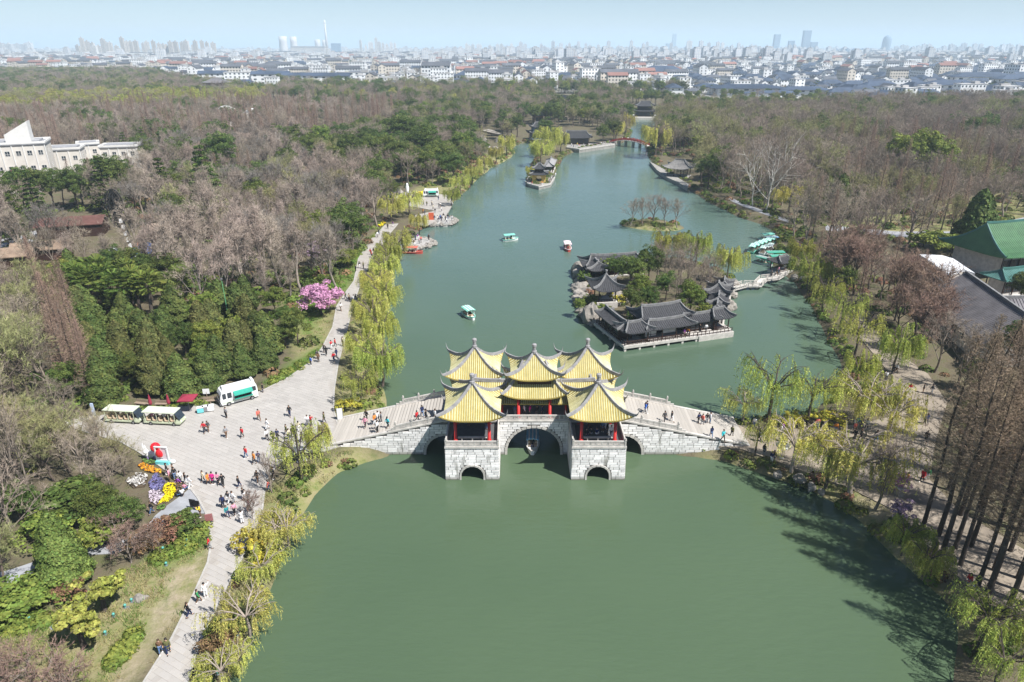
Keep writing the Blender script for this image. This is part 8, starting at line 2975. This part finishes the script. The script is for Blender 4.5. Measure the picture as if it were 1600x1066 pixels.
bz = lambda x, y: deck_z(x - BX)
crowd([(571, 669, 'pink'), (573, 657, 'black'), (586, 664, 'orange'), (590, 676, 'white'), (588, 671, 'white'), (591, 660, 'white'), (596, 660, 'grey'), (606, 669, 'turquoise', 'walk', 'black')], 'at the foot of the left bridge ramp', 2, bz)
crowd([(652, 659, 'red', 'walk', 'black'), (660, 652, 'navy', 'walk', 'denim'), (666, 658, 'black', 'walk'), (680, 656, 'white', 'stroll', 'charcoal')], 'high on the left bridge ramp', 4, bz)
crowd([(973, 637, 'black', 'stand'), (1008, 647, 'blue'), (1010, 645, 'navy'), (1038, 660, 'charcoal'), (1049, 659, 'black', 'walk', 'white')], 'high on the right bridge ramp', 4, bz)
crowd([(1091, 662, 'navy'), (1097, 664, 'coral'), (1104, 662, 'black'), (1109, 662, 'white'), (1111, 684, 'navy', 'walk', 'denim'), (1129, 690, 'turquoise', 'walk', 'black'), (1143, 682, 'olive')], 'at the foot of the right bridge ramp', 2, bz)
crowd([(1178, 669, 'white'), (1184, 683, 'black'), (1198, 680, 'black'), (1219, 680, 'white'), (1221, 677, 'purple'), (1222, 690, 'cream'), (1197, 692, 'cream'), (1235, 666, 'black'), (1186, 690, 'white')], 'on the tan plaza near the bridge', PZ)
crowd([(1193, 712, 'black'), (1205, 724, 'navy', 'stand', 'white'), (1208, 722, 'black')], 'by the round parasol on the bank', GZ)
crowd([(1335, 671, 'white'), (1338, 668, 'turquoise'), (1353, 671, 'white'), (1305, 676, 'orange'), (1276, 670, 'coral'), (1314, 697, 'grey'), (1335, 687, 'black'), (1344, 688, 'black'), (1368, 690, 'charcoal'), (1389, 680, 'brown'), (1391, 684, 'cream'),
       (1335, 676, 'coral'), (1373, 719, 'brown')], 'in the middle of the tan plaza', PZ)
crowd([(1407, 760, 'green'), (1416, 757, 'orange'), (1440, 753, 'red'), (1448, 750, 'green')], 'by the pink bush on the plaza', PZ)
crowd([(1403, 822, 'white')], 'beside the violet bush on the right bank', GZ)
crowd([(1421, 614, 'red'), (1442, 614, 'black'), (1455, 616, 'charcoal'), (1444, 664, 'navy'), (1447, 663, 'navy'), (1446, 691, 'black')], 'on the shaded right path', PZ)
crowd([(1384, 595, 'white'), (1395, 585, 'black'), (1400, 583, 'white'), (1352, 507, 'black'), (1362, 505, 'navy'), (1372, 545, 'white'), (1384, 552, 'white'), (1376, 575, 'grey')], 'on the willow-lined right path', PZ)
crowd([(1523, 921, 'black'), (1515, 930, 'white'), (1512, 916, 'red')], 'under the tall redwoods', PZ)
fl = PDECK + .08
for x, y, c, ps in ((-5.6, 77.0, 'grey', 'stand'), (-3.3, 76.2, 'brown', 'stand')):
 person(x, y, fl, c, 'inside the near left pavilion', ps)
for x, y, c, ps in ((9.4, 74.4, 'black', 'sit'), (10.0, 74.6, 'black', 'sit'), (10.7, 74.5, 'navy', 'sit'), (11.6, 75.6, 'denim', 'stand'), (12.1, 75.0, 'black', 'stand'), (12.5, 74.3, 'white', 'stand'), (12.0, 76.4, 'white', 'walk'), (9.9, 76.6, 'navy', 'stand')):
 person(x, y, fl, c, 'inside the near right pavilion', ps)
for x, c in ((1.6, 'white'), (2.4, 'magenta'), (3.3, 'black'), (4.0, 'navy'), (.4, 'denim')):
 person(x, 78.9, DECK + .02, c, 'under the central pavilion', 'stand')
for i, (px, py, c) in enumerate([(823, 287, 'black'), (826, 289, 'charcoal'), (858, 286, 'black'), (861, 283, 'white'), (864, 280, 'navy'), (847, 290, 'orange'), (831, 290, 'red'), (868, 276, 'white')]):
 x, y = G(px, py, .9)
 person(x, y, .9, c, 'on the terrace of the yellow pavilion')
for i, (px, py, c) in enumerate([(893, 229, 'white'), (902, 228, 'yellow'), (905, 230, 'coral'), (912, 229, 'white'), (936, 228, 'black'), (940, 227, 'white'), (944, 226, 'navy'), (952, 224, 'white'), (955, 223, 'black'), (896, 231, 'black')]):
 x, y = G(px, py, 1.4)
 person(x, y, 1.4, c, 'on the terrace of the grey hall')
for k, c in ((-.2, 'white'), (-.12, 'black'), (-.05, 'white'), (.03, 'navy'), (.1, 'coral'), (.16, 'black')):
 ca_, sa_ = math.cos(rb.rotation_euler.z), math.sin(rb.rotation_euler.z)
 person(rb.location.x + ca_ * L_RB * k, rb.location.y + sa_ * L_RB * k, 1.45 + 2.0 * (1 - (2 * k) ** 2), c, 'on the red bridge')
for u, v, c in ((12.6, .9, 'purple'), (13.4, 1.0, 'orange'), (16.2, 1.4, 'black'), (17.4, 1.2, 'white')):
 x, y = isl(u, v)
 person(x, y, 1.08, c, 'on the platform of the island hall')
for px, py, c in ((1213, 431, 'black'), (1216, 428, 'pink'), (1226, 424, 'white'), (1205, 433, 'charcoal')):
 x, y = G(px, py, 1.0)
 person(x, y, 1.0 if px < 1214 else 1.22, c, 'at the landing of the zigzag bridge')
for px, py, c in ((916, 416, 'black'), (919, 420, 'white'), (912, 424, 'navy')):
 x, y = G(px, py, 1.2)
 person(x, y, 1.2, c, 'on the left shore of the garden island')
for (t, k, rz), cols in ((CARTS[1], (('navy', -1.0), ('white', -.2), ('black', .65), ('pink', -1.9))), (CARTS[0], (('black', 1.5),))):
 for i, (c, sx) in enumerate(cols):
  sy = .3 * (1 if i % 2 else -1)
  x = t.location.x + math.cos(rz) * sx * k - math.sin(rz) * sy
  y = t.location.y + math.sin(rz) * sx * k + math.cos(rz) * sy
  person(x, y, t.location.z + .3, c, 'in the left sightseeing cart' if len(cols) == 1 else 'in the right sightseeing cart', 'sit', face=rz + math.pi / 2)
for (px, py, c, z, lb) in ((799, 372, 'black', .15, 'in the farthest white and mint boat'), (735, 494, 'black', .15, 'in the mint boat left of the pavilions'), (888, 390, 'maroon', .15, 'in the pink-canopied boat')):
 x, y = G(px, py, .3)
 person(x, y, z, c, lb, 'sit', face=0)
person(BX - .15, 79.2, .15, 'black', 'in the boat under the main arch', 'sit', face=0)
# the town
def facade(name, col, glass, bw, rh, mort, rand=.12, hue=.015):
 m = bpy.data.materials.new(name)
 m.use_nodes = True
 nt = m.node_tree
 n, l = nt.nodes, nt.links
 B = n['Principled BSDF']
 B.inputs['Roughness'].default_value = .7
 tc = n.new('ShaderNodeTexCoord')
 sx = n.new('ShaderNodeSeparateXYZ')
 l.new(tc.outputs['Object'], sx.inputs[0])
 ad = n.new('ShaderNodeMath')
 l.new(sx.outputs[0], ad.inputs[0])
 l.new(sx.outputs[1], ad.inputs[1])
 cx = n.new('ShaderNodeCombineXYZ')
 l.new(ad.outputs[0], cx.inputs[0])
 l.new(sx.outputs[2], cx.inputs[1])
 br = n.new('ShaderNodeTexBrick')
 br.offset = 0
 br.inputs['Scale'].default_value = 1
 br.inputs['Brick Width'].default_value = bw
 br.inputs['Row Height'].default_value = rh
 br.inputs['Mortar Size'].default_value = mort
 br.inputs['Color1'].default_value = (*glass, 1)
 br.inputs['Color2'].default_value = (*[g * 1.7 for g in glass], 1)
 br.inputs['Mortar'].default_value = (*col, 1)
 l.new(cx.outputs[0], br.inputs['Vector'])
 oi = n.new('ShaderNodeObjectInfo')
 hs = n.new('ShaderNodeHueSaturation')
 mr = n.new('ShaderNodeMapRange')
 mr.inputs['To Min'].default_value = 1 - rand
 mr.inputs['To Max'].default_value = 1 + rand
 l.new(oi.outputs['Random'], mr.inputs['Value'])
 l.new(mr.outputs[0], hs.inputs['Value'])
 l.new(br.outputs['Color'], hs.inputs['Color'])
 l.new(hs.outputs[0], B.inputs['Base Color'])
 return m
F_WHITE = facade('white_facade', (.74, .73, .70), (.10, .12, .15), 3.2, 3.0, .85)
F_BEIGE = facade('beige_facade', (.60, .54, .47), (.10, .11, .13), 3.4, 3.0, .8)
F_PALE = facade('pale_tower_facade', (.66, .65, .63), (.22, .25, .29), 4.2, 3.1, .7, .16)
F_BLUE = facade('blue_glass_facade', (.25, .32, .40), (.10, .17, .24), 3, 3.5, .4)
F_BROWN = facade('brown_facade', (.34, .25, .21), (.08, .08, .09), 3.4, 3.2, .8)
M_TROOF = mat('town_roof', (.09, .095, .11), .8, .3, .1, rand=.25)
M_TROOFB = mat('blue_town_roof', (.05, .07, .11), .7, .3, .1, rand=.2)
M_TFLAT = mat('pale_flat_roof', (.42, .41, .40), .9, .2, .1, rand=.2)
M_TRED = mat('red_town_roof', (.24, .13, .11), .8, .2, .1, rand=.2)
RT2 = random.Random(21)
def gable(b, L, W, h, rise, e=.6, t=.3):
 for s in (-1, 1):
  b.add([(-L / 2 - .3, 0, h + rise), (L / 2 + .3, 0, h + rise), (L / 2 + .3, s * (W / 2 + e), h - e * .4), (-L / 2 - .3, s * (W / 2 + e), h - e * .4), (-L / 2 - .3, 0, h + rise - t), (L / 2 + .3, 0, h + rise - t),
               (L / 2 + .3, s * (W / 2 + e), h - e * .4 - t), (-L / 2 - .3, s * (W / 2 + e), h - e * .4 - t)], [(0, 1, 2, 3), (7, 6, 5, 4), (0, 4, 5, 1), (1, 5, 6, 2), (2, 6, 7, 3), (3, 7, 4, 0)])
def gwall(b, L, W, h, rise):
 b.add([(-L / 2, -W / 2, 0), (-L / 2, W / 2, 0), (-L / 2, W / 2, h), (-L / 2, 0, h + rise * .93), (-L / 2, -W / 2, h), (L / 2, -W / 2, 0), (L / 2, W / 2, 0), (L / 2, W / 2, h), (L / 2, 0, h + rise * .93), (L / 2, -W / 2, h)],
          [(4, 3, 2, 1, 0), (5, 6, 7, 8, 9), (0, 5, 9, 4), (1, 2, 7, 6)])
def windows(b, L, W, h, dx=3.6, fl=3.2, ww=1.5, wh=1.5):
 nf, nx = max(1, int(h / fl)), max(1, int(L / dx))
 for f in range(nf):
  for i in range(nx):
   for s in (-1, 1):
    b.box((-L / 2 + L * (i + .5) / nx, s * W / 2, h * (f + .55) / nf), (ww, .16, wh))
  ny = max(1, int(W / 4.5))
  for i in range(ny):
   for s in (-1, 1):
    b.box((s * L / 2, -W / 2 + W * (i + .5) / ny, h * (f + .55) / nf), (.16, ww, wh))
def house_proto(kind, L, W, h, m_wall, m_roof, roof='gable'):
 w, r, g = MB(), MB(), MB()
 rise = W * .3
 if roof == 'gable':
  gwall(w, L, W, h, rise)
  gable(r, L, W, h, rise)
 elif roof == 'hip':
  w.box((0, 0, h / 2), (L, W, h))
  e = 1.2
  k = max(0, L / 2 - W * .45)
  r.add([(-L / 2 - e, -W / 2 - e, h - .1), (L / 2 + e, -W / 2 - e, h - .1), (L / 2 + e, W / 2 + e, h - .1), (-L / 2 - e, W / 2 + e, h - .1), (-k, 0, h + rise), (k, 0, h + rise),
               (-L / 2 - e, -W / 2 - e, h - .4), (L / 2 + e, -W / 2 - e, h - .4), (L / 2 + e, W / 2 + e, h - .4), (-L / 2 - e, W / 2 + e, h - .4)],
              [(0, 1, 5, 4), (1, 2, 5), (2, 3, 4, 5), (3, 0, 4), (6, 7, 1, 0), (7, 8, 2, 1), (8, 9, 3, 2), (9, 6, 0, 3), (9, 8, 7, 6)])
 else:
  w.box((0, 0, h / 2), (L, W, h))
  r.box((0, 0, h + .15), (L + .5, W + .5, .5))
  r.box((L * .2, 0, h + 1.2), (L * .2, W * .5, 2.0))
 windows(g, L, W, h)
 return w.mesh('wall', m_wall), r.mesh('roof', m_roof), g.mesh('windows', M_GLASS), (L, W, h)
M_TWALL = mat('white_town_wall', (.80, .80, .79), .9, .06, .1, rand=.08)
M_TWALL2 = mat('cream_town_wall', (.62, .56, .48), .9, .08, .1, rand=.12)
HP = {
 'white house': [house_proto('h', 12, 8, 8, M_TWALL, M_TROOF), house_proto('h', 15, 8, 9.5, M_TWALL, M_TROOF), house_proto('h', 9, 8, 11, M_TWALL, M_TROOF), house_proto('h', 20, 10, 12, M_TWALL, M_TROOFB)],
 'white block': [house_proto('b', 18, 10, 12, M_TWALL, M_TFLAT, 'flat'), house_proto('b', 26, 11, 15, M_TWALL, M_TFLAT, 'flat'), house_proto('b', 13, 11, 17, M_TWALL, M_TFLAT, 'flat')],
 'dark-roofed house': [house_proto('d', 16, 10, 6.5, M_TWALL, M_TROOFB, 'hip'), house_proto('d', 24, 12, 8, M_TWALL, M_TROOFB, 'hip'), house_proto('d', 12, 9, 6, M_TWALL2, M_TROOF, 'hip')],
 'apartment block': [house_proto('a', 26, 10, 18, M_TWALL2, M_TROOF), house_proto('a', 34, 11, 17, M_TWALL, M_TROOF), house_proto('a', 22, 11, 21, M_TWALL, M_TFLAT, 'flat'), house_proto('a', 24, 10, 17, M_TWALL2, M_TRED)],
}
NAMEB = {'white house': 'white_house', 'white block': 'white_block', 'dark-roofed house': 'tiled_house', 'apartment block': 'apartment_block'}
CELL = {}
def put_foot(x, y, r):
 for i in range(int((x - r) // 40), int((x + r) // 40) + 1):
  for j in range(int((y - r) // 40), int((y + r) // 40) + 1):
   CELL.setdefault((i, j), []).append((x, y, r))
def free_spot(x, y, r):
 for i in range(int((x - r) // 40), int((x + r) // 40) + 1):
  for j in range(int((y - r) // 40), int((y + r) // 40) + 1):
   for a, b_, c in CELL.get((i, j), ()):
    if (a - x) ** 2 + (b_ - y) ** 2 < (r + c) ** 2:
     return False
 put_foot(x, y, r)
 return True
def house(kind, x, y, rz, i=None, label=None, group=None, sc=(1, 1, 1)):
 pr = HP[kind][RT2.randrange(len(HP[kind])) if i is None else i]
 t = empty(NAMEB[kind], (x, y, 1.0), rz, label, kind if kind != 'dark-roofed house' else 'house', group)
 t.scale = sc
 inst('wall', pr[0], t)
 inst('roof', pr[1], t)
 tag(inst('windows', pr[2], t), kind='stuff')
 return t
def big(px, py, kind, i, rz, sc, label):
 x, y = G(px, py, 1.0)
 sc = (sc[0] * 1.55, sc[1] * 1.3, sc[2] * 1.05)
 put_foot(x, y, 13 * sc[0])
 return house(kind, x, y, R(rz), i, label, None, sc)
big(335, 131, 'white house', 3, 12, (1.2, 1.2, 1.1), 'big white gabled building at the edge of the park, leftmost of the white row')
big(378, 132, 'white block', 1, 8, (1.0, 1.2, 1.0), 'long white block next right in the white row at the park edge')
big(425, 132, 'white house', 3, 10, (1.6, 1.2, 1.1), 'white gabled range left of the cooling towers at the park edge')
big(470, 133, 'white house', 3, -6, (1.5, 1.2, 1.0), 'white gabled range straight below the cooling towers')
big(520, 136, 'white house', 3, 8, (1.5, 1.3, 1.1), 'white stepped building right of the cooling towers at the park edge')
big(560, 132, 'white block', 1, 4, (1.2, 1.2, 1.0), 'broad white building with rows of windows at the park edge')
big(605, 131, 'white block', 0, 2, (1.4, 1.2, 1.0), 'long white building at the right end of the white row')
big(640, 129, 'white block', 2, 2, (1.0, 1.0, .6), 'low white building beside a blue roof')
big(683, 131, 'apartment block', 1, 0, (.75, 1.4, 1.35), 'dark square building with pale columns at the park edge')
big(735, 131, 'dark-roofed house', 1, -4, (1, 1, 1.4), 'reddish house with a dark roof at the park edge')
big(768, 132, 'dark-roofed house', 0, 6, (1, 1, 1.2), 'second reddish house with a dark roof at the park edge')
for i, px in enumerate((815, 835, 857, 880, 905, 930, 955)):
 x, y = G(px, 118 + (i % 2), 1.0)
 put_foot(x, y, 20)
 house('apartment block', x, y, R(72 if i < 4 else 8), i % 3, 'apartment block above the dark halls, %s from the left' % ('first', 'second', 'third', 'fourth', 'fifth', 'sixth', 'seventh')[i], 'apartment row above the dark halls')
big(868, 134, 'dark-roofed house', 1, 2, (1.2, 1.2, .8), 'low dark-roofed hall beside a red roof at the park edge')
big(905, 130, 'dark-roofed house', 1, 4, (2.2, 1.4, 1.2), 'long dark-roofed hall in the middle of the park edge')
big(965, 130, 'dark-roofed house', 1, 2, (2.0, 1.3, 1.0), 'long low dark-roofed hall left of the brown columned building')
t = big(1033, 130, 'dark-roofed house', 1, 4, (1.5, 1.3, 1.9), 'tall brown building with columns and a dark hip roof')
big(1165, 148, 'dark-roofed house', 1, 3, (2.0, 2.2, .9), 'largest blue-black hip-roofed hall beyond the park')
big(1105, 143, 'dark-roofed house', 0, 10, (1.2, 1.2, .9), 'dark-roofed hall beside the road left of the largest hall')
big(1255, 150, 'dark-roofed house', 1, -4, (1.3, 1.3, .8), 'dark hip-roofed hall right of the largest hall')
big(1205, 153, 'dark-roofed house', 1, 5, (1.5, .8, .6), 'low dark-roofed range in front of the largest hall')
big(1370, 149, 'dark-roofed house', 1, 6, (1.0, 1.0, 1.2), 'white-walled house with a dark roof beside the bluish hut')
big(1480, 147, 'dark-roofed house', 1, 6, (1.6, 1.1, 1.2), 'long white-walled dark-roofed range on the far right')
big(1420, 142, 'dark-roofed house', 0, 8, (1.6, 1.1, 1.2), 'dark-roofed range with one white gable on the far right')
big(1530, 134, 'dark-roofed house', 1, 4, (2.2, 1.2, 1.4), 'large dark-roofed hall near the right frame edge')
big(1590, 137, 'dark-roofed house', 1, 4, (1.6, 1.2, 1.3), 'dark-roofed hall cut by the right frame edge')
big(1150, 127, 'white house', 3, 70, (1.2, 1.2, 1.2), 'white gabled block behind the trees of the largest hall')
HB, SB = [], []
for i in range(20000):
 u = RT2.random()
 y = 600 * (3400 / 600) ** (u ** .85)
 px = RT2.uniform(-120, 1720)
 x = (px - 800) / F_PX * y * 0.93
 if y < np.interp(px, [-120, 220, 320, 450, 640, 1030, 1070, 1300, 1340, 1700], [1390, 1380, 985, 930, 850, 830, 740, 740, 590, 590]) + 25 * math.sin(px * .03):
  continue
 if not free_spot(x, y, 8.5 + y * .0016):
  continue
 if px < 700:
  kd = RT2.choices(['white house', 'white block', 'apartment block', 'dark-roofed house'], [.42, .25, .2, .13])[0]
 elif px < 1050:
  kd = RT2.choices(['white house', 'white block', 'apartment block', 'dark-roofed house'], [.3, .22, .28, .2])[0]
 else:
  kd = RT2.choices(['white house', 'white block', 'apartment block', 'dark-roofed house'], [.26, .1, .06, .58] if y < 1250 else [.42, .16, .1, .32])[0]
 if y > 1900 and RT2.random() < .35:
  kd = 'apartment block'
 rz = R(RT2.choice([4, 4, 8, 94, 94, 12, 100]) + RT2.uniform(-4, 4))
 HB.append((y, kd, x, rz, px))
HB.sort()
ZONE = [(90, 'at the far left edge'), (230, 'left of the long tower row'), (400, 'below the long tower row'), (520, 'below the cooling towers'), (640, 'below the white tower cluster'), (760, 'right of the white cluster'), (900, 'left of the lake axis'),
  (1040, 'beyond the lake head'), (1180, 'left of the tallest tower'), (1300, 'below the tallest tower'), (1430, 'below the round-topped tower'), (9999, 'at the far right')]
SIDE = lambda px: next(z for k, z in ZONE if px < k)
ROWN = lambda y: 'front' if y < 700 else 'second' if y < 800 else 'third' if y < 920 else 'rear'
nh = 0
pts2, kinds2, seen2 = [], [], {}
for y, kd, x, rz, px in HB:
 nh += 1
 if nh <= 265:
  house(kd, x, y, rz, None, {'white house': 'white-walled gabled house', 'white block': 'flat-roofed white block', 'dark-roofed house': 'dark hip-roofed house', 'apartment block': 'long walk-up apartment block'}[kd] + ', ' + ROWN(y) + ' row of the near town ' + SIDE(px),
              kd + 's in the near town, ' + SIDE(px), (RT2.uniform(.85, 1.2), RT2.uniform(.85, 1.15), RT2.uniform(.8, 1.15)))
  continue
 i = RT2.randrange(len(HP[kd]))
 key = (kd, i)
 if key not in seen2:
  seen2[key] = len(kinds2)
  pr = HP[kd][i]
  me = bpy.data.meshes.new('town_building')
  v, f, mi = [], [], []
  for k in range(3 if y < 2000 else 3):
   o_ = len(v)
   v += [tuple(q.co) for q in pr[k].vertices]
   for p in pr[k].polygons:
    f.append(tuple(a + o_ for a in p.vertices))
    mi.append(k)
  me.from_pydata(v, [], f)
  for k in range(3):
   me.materials.append(pr[k].materials[0])
  me.polygons.foreach_set('material_index', mi)
  kinds2.append(me)
 pts2.append((x, y, 1.0, rz, RT2.uniform(.85, 1.2), seen2[key]))
pl = []
for k, (L, W, h, mw, mr_) in enumerate([(28, 12, 20, F_WHITE, M_TFLAT), (40, 13, 20, F_WHITE, M_TROOF), (22, 18, 14, F_WHITE, M_TROOFB), (60, 30, 10, F_BEIGE, M_TFLAT)]):
 b = MB()
 b.mi = 0
 b.box((0, 0, h / 2), (L, W, h))
 b.mi = 1
 b.box((0, 0, h + .6), (L + 1, W + 1, 1.2), 0, .96, .5)
 me = b.mesh('far_block', [mw, mr_])
 pl.append(len(kinds2))
 kinds2.append(me)
for i in range(5200):
 y = 2600 * (9000 / 2600) ** RT2.random()
 x = RT2.uniform(-.85, .85) * y
 pts2.append((x, y, 1.0, R(RT2.choice([3, 95, 8]) + RT2.uniform(-5, 5)), RT2.uniform(.8, 1.3), RT2.choice(pl)))
mk = []
for L, W, h, m in ((20, 13, 27, F_PALE), (30, 13, 22, F_WHITE), (17, 15, 36, F_PALE)):
 b = MB()
 b.mi = 0
 b.box((-L * .26, 0, h / 2), (L * .46, W, h))
 b.box((L * .26, W * .1, h / 2 - 1), (L * .46, W, h - 2))
 b.mi = 1
 b.box((0, 0, h + 1), (L * .5, W * .5, 3))
 mk.append(len(kinds2))
 kinds2.append(b.mesh('mid_rise', [m, M_TFLAT]))
for i in range(1500):
 px = RT2.choice([RT2.uniform(560, 1300), RT2.uniform(700, 1250), RT2.uniform(-50, 1650)])
 y = RT2.uniform(1900, 6500)
 pts2.append(((px - 800) / F_PX * y * .935, y, 1.0, R(RT2.choice([3, 93, 8]) + RT2.uniform(-5, 5)), RT2.uniform(.7, 1.25), RT2.choice(mk)))
mass('far_town', pts2, kinds2, 'far low roofs and blocks of the town fading into haze')
# towers
def tower(label, px, ytop, dist, wpx, m=None, group=None, kind='slab', depth=.6, rz=None, name='tower_block', cat='tower'):
 x = (px - 800) / F_PX * dist * 0.935
 ang = math.atan((533 - ytop) / F_PX) - PITCH
 h = CAM_H + math.tan(ang) * dist
 w = wpx / F_PX * dist * .93
 t = empty(name, (x, dist, .8), RT2.uniform(-.2, .2) if rz is None else rz, label, cat, group)
 b = MB()
 d = w * depth
 if kind == 'slab':
  b.box((-w * .27, 0, h / 2), (w * .46, d, h))
  b.box((w * .27, 0, h / 2 - .5), (w * .46, d * .96, h - 1))
  b.box((0, d * .1, h / 2 - 1), (w * .2, d * .7, h - 2))
  b.box((0, 0, h + 1.5), (w * .3, d * .5, 4))
 elif kind == 'round':
  n = 12
  b.lathe([(w * .5, 0), (w * .5, h * .62), (w * .47, h * .78), (w * .38, h * .9), (w * .2, h * .98), (w * .03, h)], (0, 0, 0), 14)
 elif kind == 'crown':
  b.box((0, 0, h * .48), (w, d, h * .96))
  b.box((0, 0, h * .98), (w * .9, d * .9, h * .04))
  for s in (-1, 1):
   b.box((s * w * .46, 0, h * .985), (w * .08, d, h * .05))
 b.build('shaft', m or F_PALE, t)
 if kind == 'slab':
  b = MB()
  b.box((0, 0, h + 4), (w * .12, d * .2, 3))
  b.build('roof_house', M_TFLAT, t)
 return t
tower('tallest glass tower on the right skyline, with notched top', 1250, 48, 5000, 11, F_BLUE, None, 'crown')
tower('slim bluish tower left of the tallest tower', 1205, 54, 5200, 9, F_BLUE, None, 'crown')
tower('low bluish companion tower beside the tallest tower', 1263, 66, 5000, 10, F_BLUE, None, 'crown')
tower('bluish tower between the two tallest on the right', 1228, 64, 5100, 9, F_BLUE, None, 'crown')
tower('pointed round-topped tower on the far right skyline', 1374, 55, 5000, 13, F_BLUE, None, 'round', 1)
tower('very faint needle tower in the haze near the middle', 1048, 53, 8500, 5, F_BLUE, None, 'crown', 1)
tower('faint bluish tower right of the needle', 1040, 68, 7000, 7, F_BLUE, None, 'crown', 1)
tower('dark edged tower standing free right of centre', 1072, 64, 3600, 8, F_WHITE)
tower('second free-standing tower right of centre', 1090, 64, 3700, 6, F_PALE)
tower('third free-standing tower right of centre', 1102, 67, 3600, 5, F_PALE)
tower('pair of white towers, left one, in the right-hand group', 1116, 66, 3700, 5, F_WHITE)
tower('pair of white towers, right one, in the right-hand group', 1123, 67, 3800, 5, F_WHITE)
tower('white office tower at the right frame edge', 1590, 72, 2100, 14, F_WHITE)
tower('office slab beside the one at the right frame edge', 1572, 84, 1900, 12, F_PALE)
tower('white slab with a dark side left of the chimney group', 158, 71, 2400, 9, F_WHITE, None, 'slab')
tower('bluish power-station block right of the chimney', 530, 68, 4100, 14, F_BLUE, None, 'crown')
tower('white hotel block in the middle of the left town', 692, 82, 2100, 12, F_WHITE)
ONES = ['', 'first', 'second', 'third', 'fourth', 'fifth', 'sixth', 'seventh', 'eighth', 'ninth', 'tenth', 'eleventh', 'twelfth', 'thirteenth', 'fourteenth', 'fifteenth', 'sixteenth', 'seventeenth', 'eighteenth', 'nineteenth']
ordw = lambda k: ONES[k] if k < 20 else (('twentieth', 'thirtieth', 'fortieth')[k // 10 - 2] if k % 10 == 0 else ('twenty-', 'thirty-', 'forty-')[k // 10 - 2] + ONES[k % 10])
i = 0
for x0, x1, step, yt, dist, wp, m, nm in ((2, 66, 12, 65, 3600, 10, F_PALE, 'pale tower in the group at the left frame edge'), (133, 345, 7.5, 67, 3000, 6.2, F_BEIGE, 'beige tower in the long row left of the cooling towers'),
                                       (568, 622, 6.2, 66, 3300, 4.2, F_WHITE, 'white tower in the cluster right of the chimney'), (730, 800, 6.5, 72, 3300, 5, F_WHITE, 'white tower in the row left of the skyline centre'),
                                       (784, 1045, 7.0, 71, 3500, 5, F_PALE, 'pale tower in the dense skyline of the centre'), (1130, 1240, 6.4, 74, 3400, 5, F_PALE, 'pale tower in the row under the tallest tower'),
                                       (1300, 1345, 8, 74, 4200, 6, F_BLUE, 'bluish slab left of the round-topped tower'), (1390, 1600, 8.5, 71, 4600, 7, F_PALE, 'faint tower on the far right skyline')):
 x = x0
 k_ = 0
 while x < x1:
  k_ += 1
  tower(nm + ', ' + ordw(k_) + ' from left', x + RT2.uniform(-1.5, 1.5), yt + RT2.uniform(-3.5, 5) - (5 if RT2.random() < .12 else 0), dist * RT2.uniform(.92, 1.12), wp * RT2.uniform(.8, 1.2), m, nm + 's')
  x += step * RT2.uniform(.75, 1.25)
# power station
M_CONC = mat('pale_concrete', (.56, .55, .54), .9, .08, .02)
def cooling(label, px, ytop, wpx, dist=4200):
 x = (px - 800) / F_PX * dist * .935
 h = CAM_H + math.tan(math.atan((533 - ytop) / F_PX) - PITCH) * dist
 r = wpx / 2 / F_PX * dist * .93
 t = empty('cooling_tower', (x, dist, .8), 0, label, 'cooling tower', 'cooling towers of the power station')
 b = MB()
 b.lathe([(r * 1.25, 0), (r * 1.02, h * .35), (r * .9, h * .7), (r * .93, h), (r * .85, h), (r * .8, h * .8)], (0, 0, 0), 24)
 b.build('shell', M_CONC, t, smooth=True)
 b = MB()
 for k in range(16):
  a = 2 * math.pi * k / 16
  b.beam((r * 1.3 * math.cos(a), r * 1.3 * math.sin(a), 0), (r * 1.2 * math.cos(a + .15), r * 1.2 * math.sin(a + .15), 10), 1.2)
 b.build('legs_ring', M_CONC, t)
 return t
cooling('left tall cooling tower of the power station', 449.5, 57, 13)
cooling('second tall cooling tower of the power station', 465.5, 57.5, 11)
cooling('third, lower cooling tower beside the chimney', 502, 62, 9, 4600)
cooling('fourth, lower cooling tower right behind the chimney foot', 513, 62.5, 8, 4600)
x = (516 - 800) / F_PX * 4200 * .935
t = empty('chimney', (x, 4200, .8), 0, 'tall slim white chimney of the power station', 'chimney')
b = MB()
hh = 180
b.lathe([(9, 0), (6.5, hh * .5), (5, hh), (4, hh), (4, hh - 5)], (0, 0, 0), 12)
b.build('shaft', M_CONC, t, smooth=True)
b = MB()
b.lathe([(6.3, hh * .9), (6.3, hh * .93), (5.2, hh * .93)], (0, 0, 0), 12)
b.build('gallery', M_CONC, t)
x = (488 - 800) / F_PX * 4100 * .935
t = empty('power_station_hall', (x, 4100, .8), 0, 'long pale turbine hall between the cooling towers and the chimney', 'power station')
b = MB()
b.box((0, 0, 22), (190, 40, 44))
b.build('wall', F_BEIGE, t)
b = MB()
b.box((0, 0, 45), (194, 44, 2))
b.build('roof', M_TFLAT, t)
# haze over town and park
hz = MB()
hz.box((0, 10300, 118), (50000, 24000, 244))
m = bpy.data.materials.new('thin_haze')
m.use_nodes = True
nt = m.node_tree
nt.nodes.remove(nt.nodes['Principled BSDF'])
pv = nt.nodes.new('ShaderNodeVolumePrincipled')
pv.inputs['Color'].default_value = (0.70, 0.87, 1.0, 1)
pv.inputs['Density'].default_value = 0.00018
pv.inputs['Anisotropy'].default_value = 0.0
nt.links.new(pv.outputs[0], nt.nodes['Material Output'].inputs['Volume'])
haze = hz.build('haze', m)
tag(haze, 'thin pale haze over the park and the town', kind='stuff')
haze.visible_shadow = True
